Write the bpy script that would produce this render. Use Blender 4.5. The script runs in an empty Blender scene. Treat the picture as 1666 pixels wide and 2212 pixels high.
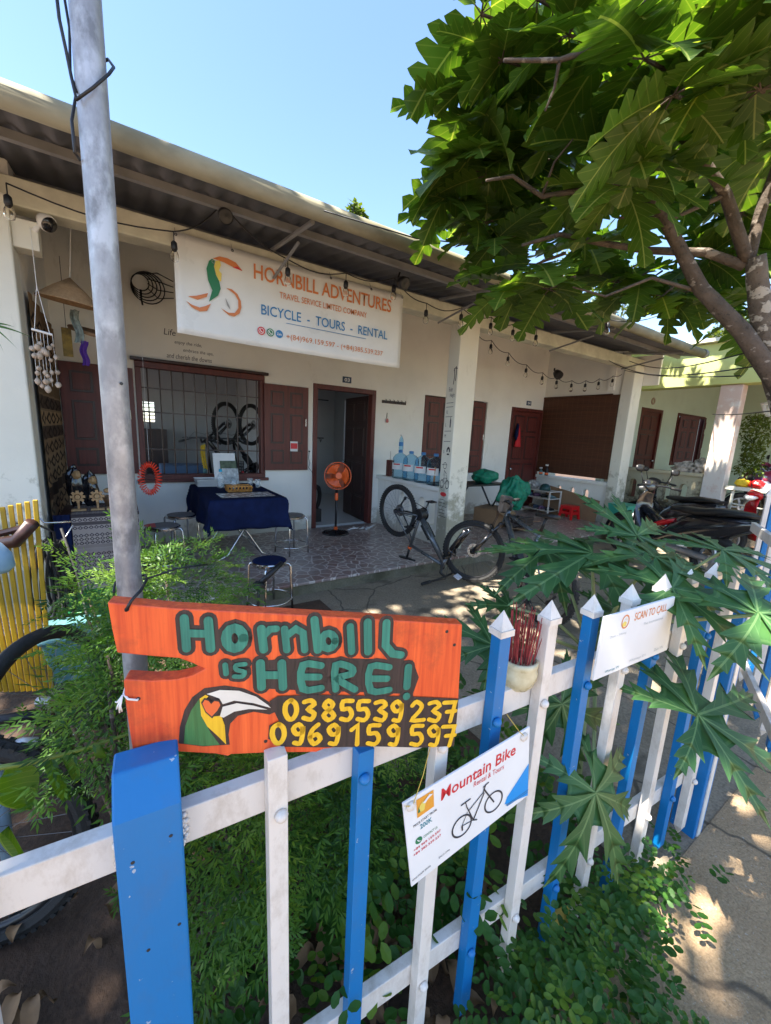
import bpy, math, random
from mathutils import Vector as V, Matrix as Mx
R = random.Random(7)
SC = bpy.context.scene
COL = SC.collection
PI = math.pi
rad = math.radians
# ------------------------------------------------------------------ camera, sky, sun, exposure
CM = Mx(((0.83593048, 0.06322919, -0.54518098), (-0.54668188, 0.18383576, -0.81691085), (0.04857114, 0.98092124, 0.18824017)))
CAMZ = 1.6
cam = bpy.data.cameras.new('camera')
cam.sensor_fit = 'HORIZONTAL'; cam.sensor_width = 36; cam.lens = 872 / 1666 * 36
cam.clip_start = 0.02; cam.clip_end = 500
camo = bpy.data.objects.new('camera', cam)
camo.matrix_world = Mx.Translation((0, 0, CAMZ)) @ CM.to_4x4()
COL.objects.link(camo); SC.camera = camo
SUN_EL, SUN_AZ = rad(60), rad(186)          # azimuth of the direction TO the sun, counted from +X towards +Y
SC.view_settings.view_transform = 'Standard'; SC.view_settings.look = 'None'
SC.view_settings.exposure = 2.5
SC.view_settings.gamma = 1
W = bpy.data.worlds.new('World'); SC.world = W; W.use_nodes = True
wn = W.node_tree
sky = wn.nodes.new('ShaderNodeTexSky'); sky.sky_type = 'NISHITA'; sky.sun_disc = False
sky.sun_elevation = SUN_EL; sky.sun_rotation = PI / 2 - SUN_AZ
sky.air_density = 1.0; sky.dust_density = 0.5; sky.ozone_density = 3.0
bg = wn.nodes['Background']; bg.inputs[1].default_value = 0.08
wn.links.new(sky.outputs[0], bg.inputs[0])
sl = bpy.data.lights.new('sun', 'SUN'); sl.energy = 4.4; sl.angle = rad(0.53); sl.color = (1, .93, .82)
so = bpy.data.objects.new('sun', sl); COL.objects.link(so)
sd = V((math.cos(SUN_EL) * math.cos(SUN_AZ), math.cos(SUN_EL) * math.sin(SUN_AZ), math.sin(SUN_EL)))
so.rotation_euler = sd.to_track_quat('Z', 'Y').to_euler(); so.location = (-8, -3, 14)
SC.cycles.use_denoising = True
SC.cycles.max_bounces = 10; SC.cycles.diffuse_bounces = 5; SC.cycles.transmission_bounces = 8; SC.cycles.transparent_max_bounces = 12
SC.cycles.sample_clamp_indirect = 6

# ------------------------------------------------------------------ helpers
def P(px, py, x=None, y=None, z=None, t=None):
    """survey helper: the point seen at photo position (px, py) on a known plane or at a known distance"""
    d = CM @ V(((px - 833) / 872, -(py - 1106) / 872, -1))
    if x is not None: k = x / d.x
    elif y is not None: k = y / d.y
    elif z is not None: k = (z - CAMZ) / d.z
    else: k = t / d.length
    return V((0, 0, CAMZ)) + d * k

def frame(o, zdir, xdir=(1, 0, 0)):
    """matrix with origin o, local z along zdir and local x near xdir"""
    z = V(zdir).normalized(); x = V(xdir); x = x - z * x.dot(z)
    if x.length < 1e-5:
        x = V((0, 1, 0)) - z * z.y
    x.normalize(); y = z.cross(x)
    return Mx(((x.x, y.x, z.x, o[0]), (x.y, y.y, z.y, o[1]), (x.z, y.z, z.z, o[2]), (0, 0, 0, 1)))

def wallframe(o, right, up=(0, 0, 1)):
    """matrix whose local x runs along right and local y along up (z faces out)"""
    x = V(right).normalized(); y = V(up); y = (y - x * y.dot(x)).normalized(); z = x.cross(y)
    return Mx(((x.x, y.x, z.x, o[0]), (x.y, y.y, z.y, o[1]), (x.z, y.z, z.z, o[2]), (0, 0, 0, 1)))

I4 = Mx.Identity(4)
class MB:
    def __init__(s):
        s.v = []; s.f = []; s.m = []; s.t = []; s.k = 0
    def add(s, vs, fs, M=None, mi=None, uv=None):
        b = len(s.v); mi = s.k if mi is None else mi
        for i, p in enumerate(vs):
            p = V(p)
            s.v.append(M @ p if M is not None else p)
            s.t.append(uv[i] if uv else (0, 0))
        for f in fs:
            s.f.append([b + i for i in f]); s.m.append(mi)
        return s
    def box(s, a, b, M=None, mi=None):
        (x0, y0, z0), (x1, y1, z1) = a, b
        vs = [(x0, y0, z0), (x1, y0, z0), (x1, y1, z0), (x0, y1, z0), (x0, y0, z1), (x1, y0, z1), (x1, y1, z1), (x0, y1, z1)]
        return s.add(vs, [(0, 3, 2, 1), (4, 5, 6, 7), (0, 1, 5, 4), (1, 2, 6, 5), (2, 3, 7, 6), (3, 0, 4, 7)], M, mi)
    def cbox(s, c, d, M=None, mi=None):
        return s.box([c[i] - d[i] / 2 for i in range(3)], [c[i] + d[i] / 2 for i in range(3)], M, mi)
    def tube(s, pts, r, n=8, M=None, mi=None, cap=True, closed=False):
        pts = [V(p) for p in pts]; N = len(pts)
        rs = r if isinstance(r, (list, tuple)) else [r] * N
        vs = []; fs = []; prev = None
        for i, p in enumerate(pts):
            if closed: t = pts[(i + 1) % N] - pts[i - 1]
            else: t = (pts[min(i + 1, N - 1)] - pts[max(i - 1, 0)])
            t.normalize()
            if prev is None:
                u = V((0, 0, 1)) if abs(t.z) < .9 else V((1, 0, 0))
            else: u = prev
            u = u - t * u.dot(t); u.normalize(); w = t.cross(u); prev = u
            for k in range(n):
                a = 2 * PI * k / n
                vs.append(p + (u * math.cos(a) + w * math.sin(a)) * rs[i])
        for i in range(N if closed else N - 1):
            j = (i + 1) % N
            for k in range(n):
                l = (k + 1) % n
                fs.append((i * n + k, i * n + l, j * n + l, j * n + k))
        if cap and not closed:
            fs.append(tuple(range(n))[::-1]); fs.append(tuple((N - 1) * n + k for k in range(n)))
        return s.add(vs, fs, M, mi)
    def lathe(s, prof, n=24, M=None, mi=None, cap=True):
        vs = []; fs = []; N = len(prof)
        for (r, z) in prof:
            for k in range(n):
                a = 2 * PI * k / n; vs.append((r * math.cos(a), r * math.sin(a), z))
        for i in range(N - 1):
            for k in range(n):
                l = (k + 1) % n
                fs.append((i * n + k, i * n + l, (i + 1) * n + l, (i + 1) * n + k))
        if cap:
            fs.append(tuple(range(n))[::-1]); fs.append(tuple((N - 1) * n + k for k in range(n)))
        return s.add(vs, fs, M, mi)
    def cyl(s, a, b, r, n=12, mi=None): return s.tube([a, b], r, n, None, mi)
    def torus(s, Rr, r, n=32, m=8, M=None, mi=None, sq=1.0):
        vs = []; fs = []
        for i in range(n):
            a = 2 * PI * i / n
            for k in range(m):
                b = 2 * PI * k / m; q = Rr + r * math.cos(b)
                vs.append((q * math.cos(a), q * math.sin(a), r * sq * math.sin(b)))
        for i in range(n):
            for k in range(m):
                fs.append((i * m + k, ((i + 1) % n) * m + k, ((i + 1) % n) * m + (k + 1) % m, i * m + (k + 1) % m))
        return s.add(vs, fs, M, mi)
    def prism(s, poly, t, M=None, mi=None, back=True):
        n = len(poly); vs = [(a, b, 0) for a, b in poly] + [(a, b, t) for a, b in poly]
        ar = sum(poly[i][0] * poly[(i + 1) % n][1] - poly[(i + 1) % n][0] * poly[i][1] for i in range(n))
        o = list(range(n)) if ar * t > 0 else list(range(n))[::-1]
        fs = [tuple(n + i for i in o)]
        if back: fs.append(tuple(o[::-1]))
        for q in range(n):
            i, j = o[q], o[(q + 1) % n]; fs.append((i, j, n + j, n + i))
        return s.add(vs, fs, M, mi)
    def flat(s, poly, M, mi=None):
        n = len(poly)
        ar = sum(poly[i][0] * poly[(i + 1) % n][1] - poly[(i + 1) % n][0] * poly[i][1] for i in range(n))
        f = tuple(range(n)) if ar > 0 else tuple(range(n))[::-1]
        return s.add([(a, b, 0) for a, b in poly], [f], M, mi)
    def grid(s, fn, nu, nv, M=None, mi=None, uv=True):
        vs = []; fs = []; t = []
        for i in range(nu + 1):
            for j in range(nv + 1):
                u, v = i / nu, j / nv; vs.append(fn(u, v)); t.append((u, v))
        for i in range(nu):
            for j in range(nv):
                a = i * (nv + 1) + j; fs.append((a, a + nv + 1, a + nv + 2, a + 1))
        return s.add(vs, fs, M, mi, t)
    def loft(s, rings, M=None, mi=None, cap=True):
        n = len(rings[0]); vs = [p for r in rings for p in r]; fs = []
        for i in range(len(rings) - 1):
            for k in range(n):
                l = (k + 1) % n; fs.append((i * n + k, i * n + l, (i + 1) * n + l, (i + 1) * n + k))
        if cap:
            fs.append(tuple(range(n))[::-1]); fs.append(tuple((len(rings) - 1) * n + k for k in range(n)))
        return s.add(vs, fs, M, mi)
    def ribbon(s, pts, w, M, z=0., mi=None, closed=False):
        """flat stroke of width w along a 2-D polyline, with half-round ends"""
        pts = [V((a, b)) for a, b in pts]; N = len(pts); L = []; Rr = []
        for i, p in enumerate(pts):
            if closed: a, b = pts[i - 1], pts[(i + 1) % N]
            else: a, b = pts[max(i - 1, 0)], pts[min(i + 1, N - 1)]
            d1 = (p - a).normalized() if (p - a).length > 1e-9 else (b - p).normalized()
            d2 = (b - p).normalized() if (b - p).length > 1e-9 else d1
            n1 = V((-d1.y, d1.x)); n2 = V((-d2.y, d2.x)); m = n1 + n2
            m = m.normalized() if m.length > .3 else n1
            k = min(1 / max(m.dot(n1), .5), 1.6)
            L.append(p + m * w / 2 * k); Rr.append(p - m * w / 2 * k)
        vs = []; fs = []
        for a, b in zip(L, Rr): vs += [(a.x, a.y, z), (b.x, b.y, z)]
        for i in range(N if closed else N - 1):
            j = (i + 1) % N; fs.append((2 * i, 2 * i + 1, 2 * j + 1, 2 * j))
        if not closed:
            for e, (c, d) in enumerate(((pts[0], pts[0] - pts[1]), (pts[-1], pts[-1] - pts[-2]))):
                d.normalize(); n1 = V((-d.y, d.x)); b0 = len(vs)
                for k in range(7):
                    a = PI * k / 6; q = c + (n1 * math.cos(a) + d * math.sin(a)) * w / 2; vs.append((q.x, q.y, z))
                fs.append(tuple(range(b0 + 6, b0 - 1, -1)))
        return s.add(vs, fs, M, mi)
    def build(s, name, mats, parent=None, smooth=False, bevel=0., sub=0):
        me = bpy.data.meshes.new(name)
        off = V((0, 0, 0)); r = parent
        while r is not None:
            off = off + V(r.location); r = r.parent
        me.from_pydata([tuple(p - off) for p in s.v], [], s.f)
        for m in (mats if isinstance(mats, (list, tuple)) else [mats]): me.materials.append(m)
        for p, mi in zip(me.polygons, s.m):
            p.material_index = mi; p.use_smooth = bool(smooth)
        if any(q != (0, 0) for q in s.t):
            ul = me.uv_layers.new(name='UVMap')
            for lp in me.loops: ul.data[lp.index].uv = s.t[lp.vertex_index]
        if smooth == 'auto':
            me.shade_auto_smooth() if hasattr(me, 'shade_auto_smooth') else None
        o = bpy.data.objects.new(name, me); COL.objects.link(o)
        if parent is not None: o.parent = parent
        if smooth == 'auto':
            me.set_sharp_from_angle(angle=rad(35))
        if bevel:
            b = o.modifiers.new('bevel', 'BEVEL'); b.width = bevel; b.segments = 2; b.limit_method = 'ANGLE'; b.angle_limit = rad(40)
        if sub:
            b = o.modifiers.new('sub', 'SUBSURF'); b.levels = sub; b.render_levels = sub
        return o

def tag(o, label=None, cat=None, group=None, kind=None):
    if label: o['label'] = label
    if cat: o['category'] = cat
    if group: o['group'] = group
    if kind: o['kind'] = kind
    return o
def thing(name, label, cat, loc=(0, 0, 0), group=None, rz=0):
    o = bpy.data.objects.new(name, None); o.location = loc; o.rotation_euler = (0, 0, rz); o.empty_display_size = .1
    COL.objects.link(o); return tag(o, label, cat, group)
def dup(o, loc=None, rz=None, label=None, group=None, parent=None):
    c = o.copy(); COL.objects.link(c); c.parent = parent
    for ch in list(o.children): dup(ch, parent=c)
    if loc is not None: c.location = loc
    if rz is not None: c.rotation_euler = (0, 0, rz)
    if label: c['label'] = label
    if group: c['group'] = group
    return c

def text(body, M, box, mat, parent, name='lettering', bold=0., shear=0., sp=1.0):
    """flat lettering that fills box = (x0, y0, x1, y1) in the plane of M"""
    cu = bpy.data.curves.new('t', 'FONT'); cu.body = body; cu.offset = bold; cu.shear = shear; cu.space_character = sp
    cu.resolution_u = 3
    ob = bpy.data.objects.new('t', cu); me = bpy.data.meshes.new_from_object(ob)
    bpy.data.objects.remove(ob); bpy.data.curves.remove(cu)
    xs = [v.co.x for v in me.vertices]; ys = [v.co.y for v in me.vertices]
    x0, x1, y0, y1 = min(xs), max(xs), min(ys), max(ys)
    bx0, by0, bx1, by1 = box
    kx = (bx1 - bx0) / (x1 - x0); ky = (by1 - by0) / (y1 - y0)
    off = V((0, 0, 0)); r = parent
    while r is not None:
        off = off + V(r.location); r = r.parent
    for v in me.vertices:
        v.co = M @ V((bx0 + (v.co.x - x0) * kx, by0 + (v.co.y - y0) * ky, 0)) - off
    me.materials.clear(); me.materials.append(mat); me.name = name
    o = bpy.data.objects.new(name, me); COL.objects.link(o); o.parent = parent
    return o

# ------------------------------------------------------------------ materials
def nt_new(name):
    m = bpy.data.materials.new(name); m.use_nodes = True; t = m.node_tree
    return m, t, t.nodes['Principled BSDF']
def N(t, typ, ins=None, **kw):
    n = t.nodes.new('ShaderNode' + typ)
    for k, v in kw.items(): setattr(n, k, v)
    for k, v in (ins or {}).items():
        if hasattr(v, 'node'): t.links.new(v, n.inputs[k])
        else: n.inputs[k].default_value = v
    return n
def c4(c): return (c[0], c[1], c[2], 1)
def pos(t): return N(t, 'NewGeometry').outputs['Position']
def mixc(t, f, a, b, typ='MIX'):
    n = N(t, 'Mix', data_type='RGBA', blend_type=typ)
    for s_, v in ((0, f), (6, a), (7, b)):
        if hasattr(v, 'node'): t.links.new(v, n.inputs[s_])
        else: n.inputs[s_].default_value = c4(v) if isinstance(v, tuple) else v
    return n.outputs[2]
def ramp(t, f, stops):
    n = N(t, 'ValToRGB', {0: f}); e = n.color_ramp.elements
    while len(e) < len(stops): e.new(.5)
    for q, (p, c) in zip(e, stops): q.position = p; q.color = c4(c) if isinstance(c, tuple) else (c, c, c, 1)
    return n.outputs[0]
def math_(t, op, a, b=0.):
    n = N(t, 'Math', operation=op)
    for i, v in enumerate((a, b)):
        if hasattr(v, 'node'): t.links.new(v, n.inputs[i])
        else: n.inputs[i].default_value = v
    return n.outputs[0]
def noise(t, scale, detail=4, vec=None, rough=.55, mapscale=None):
    vec = vec or pos(t)
    if mapscale: vec = N(t, 'Mapping', {0: vec, 3: mapscale}).outputs[0]
    return N(t, 'TexNoise', {'Vector': vec, 'Scale': scale, 'Detail': detail, 'Roughness': rough}).outputs[0]
def bumpit(t, b, h, strength=.3, dist=.01):
    n = N(t, 'Bump', {'Height': h, 'Strength': strength, 'Distance': dist}); t.links.new(n.outputs[0], b.inputs['Normal'])
def mat(name, col, rough=.6, metal=0., amt=.18, scale=6., col2=None, bump=0., bs=40., spec=.5, ms=None):
    m, t, b = nt_new(name)
    b.inputs['Roughness'].default_value = rough; b.inputs['Metallic'].default_value = metal
    b.inputs['Specular IOR Level'].default_value = spec
    f = ramp(t, noise(t, scale, 5, mapscale=ms), [(.3, 0.), (.7, 1.)])
    lo = tuple(c * (1 - amt) for c in col); hi = col2 or tuple(min(1, c * (1 + amt)) for c in col)
    t.links.new(mixc(t, f, lo, hi), b.inputs['Base Color'])
    r = N(t, 'MapRange', {0: f, 3: max(.02, rough - .08), 4: min(1, rough + .08)}); t.links.new(r.outputs[0], b.inputs['Roughness'])
    if bump: bumpit(t, b, noise(t, bs, 4), bump)
    return m
def leafmat(name, col, col2, vein, trans=.4, gloss=.35, scale=3., veins=True, periods=11., vs=.5, mw=.045):
    m, t, b = nt_new(name)
    f = ramp(t, noise(t, scale, 3), [(.32, 0.), (.68, 1.)])
    c = mixc(t, f, col, col2)
    if veins:
        uv = N(t, 'UVMap').outputs[0]; s = N(t, 'SeparateXYZ', {0: uv}); au = math_(t, 'ABSOLUTE', s.outputs[1])
        mid = math_(t, 'LESS_THAN', au, mw)
        w = math_(t, 'SUBTRACT', math_(t, 'MULTIPLY', s.outputs[0], periods), math_(t, 'MULTIPLY', au, periods * .35))
        fr = math_(t, 'FRACT', w); sv = math_(t, 'LESS_THAN', math_(t, 'ABSOLUTE', math_(t, 'SUBTRACT', fr, .5)), .06)
        v = math_(t, 'MAXIMUM', mid, math_(t, 'MULTIPLY', sv, vs)); c = mixc(t, v, c, vein)
    t.links.new(c, b.inputs['Base Color']); b.inputs['Roughness'].default_value = gloss; b.inputs['Specular IOR Level'].default_value = .4
    tr = N(t, 'BsdfTranslucent', {0: mixc(t, 1., c, (1.25, 1.2, .35), 'MULTIPLY')})
    mx = N(t, 'MixShader', {0: trans, 1: b.outputs[0], 2: tr.outputs[0]})
    t.links.new(mx.outputs[0], t.nodes['Material Output'].inputs[0])
    return m
def thin_clear(name, col, a):
    m, t, b = nt_new(name); b.inputs['Base Color'].default_value = c4(col); b.inputs['Roughness'].default_value = .06; b.inputs['Alpha'].default_value = a
    return m
def m_bark(name, a, b2, patch, th):
    m, t, b = nt_new(name); c = mixc(t, ramp(t, noise(t, 9, 7, rough=.65), [(.35, 0.), (.65, 1.)]), a, b2)
    c = mixc(t, ramp(t, noise(t, 11, 5, rough=.5, mapscale=(1, 1, 1.8)), [(th, 0.), (th + .03, .85)]), c, patch)
    c = mixc(t, ramp(t, noise(t, 40, 3), [(.62, 0.), (.66, .6)]), c, (.02, .015, .012))
    t.links.new(c, b.inputs['Base Color']); b.inputs['Roughness'].default_value = .85; bumpit(t, b, noise(t, 34, 7, rough=.7, mapscale=(1, 1, 1.6)), .8, .02)
    return m
def glassy(name, col, rough=.08, ior=1.3, alpha=1.):
    m, t, b = nt_new(name); b.inputs['Base Color'].default_value = c4(col); b.inputs['Roughness'].default_value = rough
    b.inputs['Transmission Weight'].default_value = 1.; b.inputs['IOR'].default_value = ior
    return m

def m_plaster(name, col, stain, base_h=.5, amount=.6):
    """painted render with blotches, and mould creeping up from the foot of the wall"""
    m, t, b = nt_new(name); p = pos(t); b.inputs['Roughness'].default_value = .75
    f = ramp(t, noise(t, 1.6, 6), [(.35, 0.), (.75, 1.)])
    c = mixc(t, f, col, tuple(x * .88 for x in col))
    z = N(t, 'SeparateXYZ', {0: p}).outputs[2]
    n2 = noise(t, 7, 8, rough=.7)
    g = N(t, 'MapRange', {0: z, 1: base_h, 2: 0.1, 3: -.2, 4: .3})
    d = ramp(t, math_(t, 'ADD', n2, g.outputs[0]), [(.52, 0.), (.66, amount)])
    c = mixc(t, d, c, stain)
    st = ramp(t, noise(t, 3.2, 9, mapscale=(1, 1, .35), rough=.72), [(.6, 0.), (.72, .35)])
    c = mixc(t, st, c, stain)
    t.links.new(c, b.inputs['Base Color']); bumpit(t, b, noise(t, 60, 5), .12)
    return m
def m_tile():
    m, t, b = nt_new('crazy_paving_tile'); p = N(t, 'Mapping', {0: pos(t), 3: (1, 1, 0)}).outputs[0]
    nz = N(t, 'TexNoise', {'Vector': p, 'Scale': 3., 'Detail': 2}); pp = mixc(t, .05, p, nz.outputs[1])
    v1 = N(t, 'TexVoronoi', {'Vector': pp, 'Scale': 9.}, feature='DISTANCE_TO_EDGE')
    v2 = N(t, 'TexVoronoi', {'Vector': pp, 'Scale': 9.})
    cell = N(t, 'SeparateXYZ', {0: v2.outputs['Color']}).outputs[0]
    st = ramp(t, cell, [(0., (.22, .085, .06)), (.35, (.32, .23, .2)), (.6, (.23, .15, .13)), (1., (.4, .32, .29))])
    st = mixc(t, .35, st, ramp(t, noise(t, 30, 5), [(.3, (.12, .09, .08)), (.7, (.4, .32, .3))]))
    e = ramp(t, v1.outputs['Distance'], [(.028, 1.), (.06, 0.)])
    c = mixc(t, e, st, (.62, .55, .5))
    d = ramp(t, noise(t, 1.3, 6), [(.45, 0.), (.8, .5)]); c = mixc(t, d, c, (.24, .2, .17))
    t.links.new(c, b.inputs['Base Color']); b.inputs['Roughness'].default_value = .28
    return m
def m_ground(name, a, bcol, wet, scale=1.2, fine=90., wetamt=.8, speck=None):
    m, t, b = nt_new(name); p = pos(t)
    c = mixc(t, ramp(t, noise(t, scale, 8, rough=.6), [(.35, 0.), (.68, 1.)]), a, bcol)
    g = noise(t, fine, 3, rough=.7)
    c = mixc(t, ramp(t, g, [(.35, .55), (.6, 0.)]), c, tuple(x * .45 for x in a))
    if speck: c = mixc(t, ramp(t, noise(t, fine * .8, 2), [(.66, 0.), (.72, .7)]), c, speck)
    w = ramp(t, noise(t, 1.1, 7, mapscale=(1, 1.6, 1), rough=.62), [(.56, 0.), (.64, wetamt)]); c = mixc(t, w, c, wet)
    t.links.new(c, b.inputs['Base Color']); b.inputs['Roughness'].default_value = .85
    ce = N(t, 'TexVoronoi', {'Vector': mixc(t, .12, p, N(t, 'TexNoise', {'Vector': p, 'Scale': 4., 'Detail': 4}).outputs[1]), 'Scale': 1.3}, feature='DISTANCE_TO_EDGE').outputs['Distance']
    if 'concrete' in name: c = mixc(t, ramp(t, ce, [(.004, .75), (.012, 0.)]), c, (.05, .04, .03)); t.links.new(c, b.inputs['Base Color'])
    bumpit(t, b, math_(t, 'ADD', noise(t, 14, 6), math_(t, 'MULTIPLY', g, .4)), .5, .02)
    return m
def m_galv():
    m, t, b = nt_new('galvanised_steel')
    v = noise(t, 38, 6, rough=.62, mapscale=(1, 1, .55))
    v2 = noise(t, 16, 4)
    c = mixc(t, ramp(t, v, [(.38, 0.), (.62, 1.)]), (.2, .21, .225), (.46, .48, .51)); c = mixc(t, ramp(t, v2, [(.45, 0.), (.55, .6)]), c, (.27, .28, .3))
    t.links.new(c, b.inputs['Base Color']); b.inputs['Metallic'].default_value = .35
    t.links.new(ramp(t, v, [(.3, .55), (.7, .42)]), b.inputs['Roughness']); bumpit(t, b, v, .15, .003)
    return m
def m_wood(name, a, b2, rough=.4, axis=(14, 14, 1.2), scale=2., dirt=None):
    m, t, b = nt_new(name)
    f = ramp(t, noise(t, scale, 6, mapscale=axis, rough=.6), [(.3, 0.), (.7, 1.)])
    c = mixc(t, f, a, b2)
    if dirt: c = mixc(t, ramp(t, noise(t, 5, 7, rough=.7), [(.55, 0.), (.7, .7)]), c, dirt)
    t.links.new(c, b.inputs['Base Color']); b.inputs['Roughness'].default_value = rough; bumpit(t, b, f, .15, .004)
    return m
def m_paint(name, col, rough=.4, dirt=(.25, .2, .15), amt=.45, chips=.0, chipcol=(.6, .6, .6)):
    m, t, b = nt_new(name)
    c = mixc(t, ramp(t, noise(t, 4, 4), [(.35, 0.), (.7, 1.)]), tuple(x * .9 for x in col), col)
    d = ramp(t, noise(t, 22, 8, rough=.72, mapscale=(1, 1, .5)), [(.49, 0.), (.72, amt)]); c = mixc(t, d, c, dirt)
    if chips: c = mixc(t, ramp(t, noise(t, 75, 3, rough=.6), [(.705, 0.), (.72, chips)]), c, chipcol)
    t.links.new(c, b.inputs['Base Color']); b.inputs['Roughness'].default_value = rough; bumpit(t, b, noise(t, 90, 4, mapscale=(1, 1, .15)), .12, .003)
    return m
def m_bands(name, cols, freq, axis=2, dense=60., rough=.9, diamond=True):
    """woven cloth: bands of colour with small woven motifs"""
    m, t, b = nt_new(name); s = N(t, 'SeparateXYZ', {0: N(t, 'UVMap').outputs[0]}); u, v = s.outputs[0], s.outputs[1]
    k = math_(t, 'MULTIPLY', v, freq); cell = math_(t, 'FLOOR', k)
    wn_ = N(t, 'TexWhiteNoise', {'W': cell}, noise_dimensions='1D').outputs[0]
    n = len(cols); c = ramp(t, wn_, [(i / n, cols[i]) for i in range(n)]); 
    for e in t.nodes[-1:]: pass
    fr = math_(t, 'FRACT', k); x = math_(t, 'FRACT', math_(t, 'MULTIPLY', u, dense))
    d = math_(t, 'ADD', math_(t, 'ABSOLUTE', math_(t, 'SUBTRACT', x, .5)), math_(t, 'ABSOLUTE', math_(t, 'SUBTRACT', fr, .5)))
    mo = math_(t, 'MULTIPLY', math_(t, 'LESS_THAN', math_(t, 'ABSOLUTE', math_(t, 'SUBTRACT', d, .38)), .12), math_(t, 'GREATER_THAN', wn_, .45))
    c = mixc(t, mo, c, cols[0]); ed = math_(t, 'LESS_THAN', fr, .14); c = mixc(t, math_(t, 'MULTIPLY', ed, .8), c, cols[-1])
    t.links.new(c, b.inputs['Base Color']); b.inputs['Roughness'].default_value = rough; b.inputs['Specular IOR Level'].default_value = .1
    return m
def m_blind():
    m, t, b = nt_new('bamboo_blind'); z = N(t, 'SeparateXYZ', {0: pos(t)}).outputs
    st = math_(t, 'FRACT', math_(t, 'MULTIPLY', z[2], 85.))
    c = mixc(t, ramp(t, noise(t, 3, 5, mapscale=(1, .4, 30)), [(.3, 0.), (.7, 1.)]), (.045, .014, .006), (.12, .04, .015))
    c = mixc(t, ramp(t, st, [(.06, .7), (.16, 0.)]), c, (.012, .005, .003))
    th = math_(t, 'LESS_THAN', math_(t, 'FRACT', math_(t, 'MULTIPLY', z[1], 9.)), .04); c = mixc(t, math_(t, 'MULTIPLY', th, .4), c, (.2, .12, .05))
    t.links.new(c, b.inputs['Base Color']); b.inputs['Roughness'].default_value = .6; bumpit(t, b, st, .3, .004)
    return m
def plain(name, col, rough=.5, metal=0., spec=.5):
    m, t, b = nt_new(name); b.inputs['Base Color'].default_value = c4(col); b.inputs['Roughness'].default_value = rough; b.inputs['Metallic'].default_value = metal
    b.inputs['Specular IOR Level'].default_value = spec; return m

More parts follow.
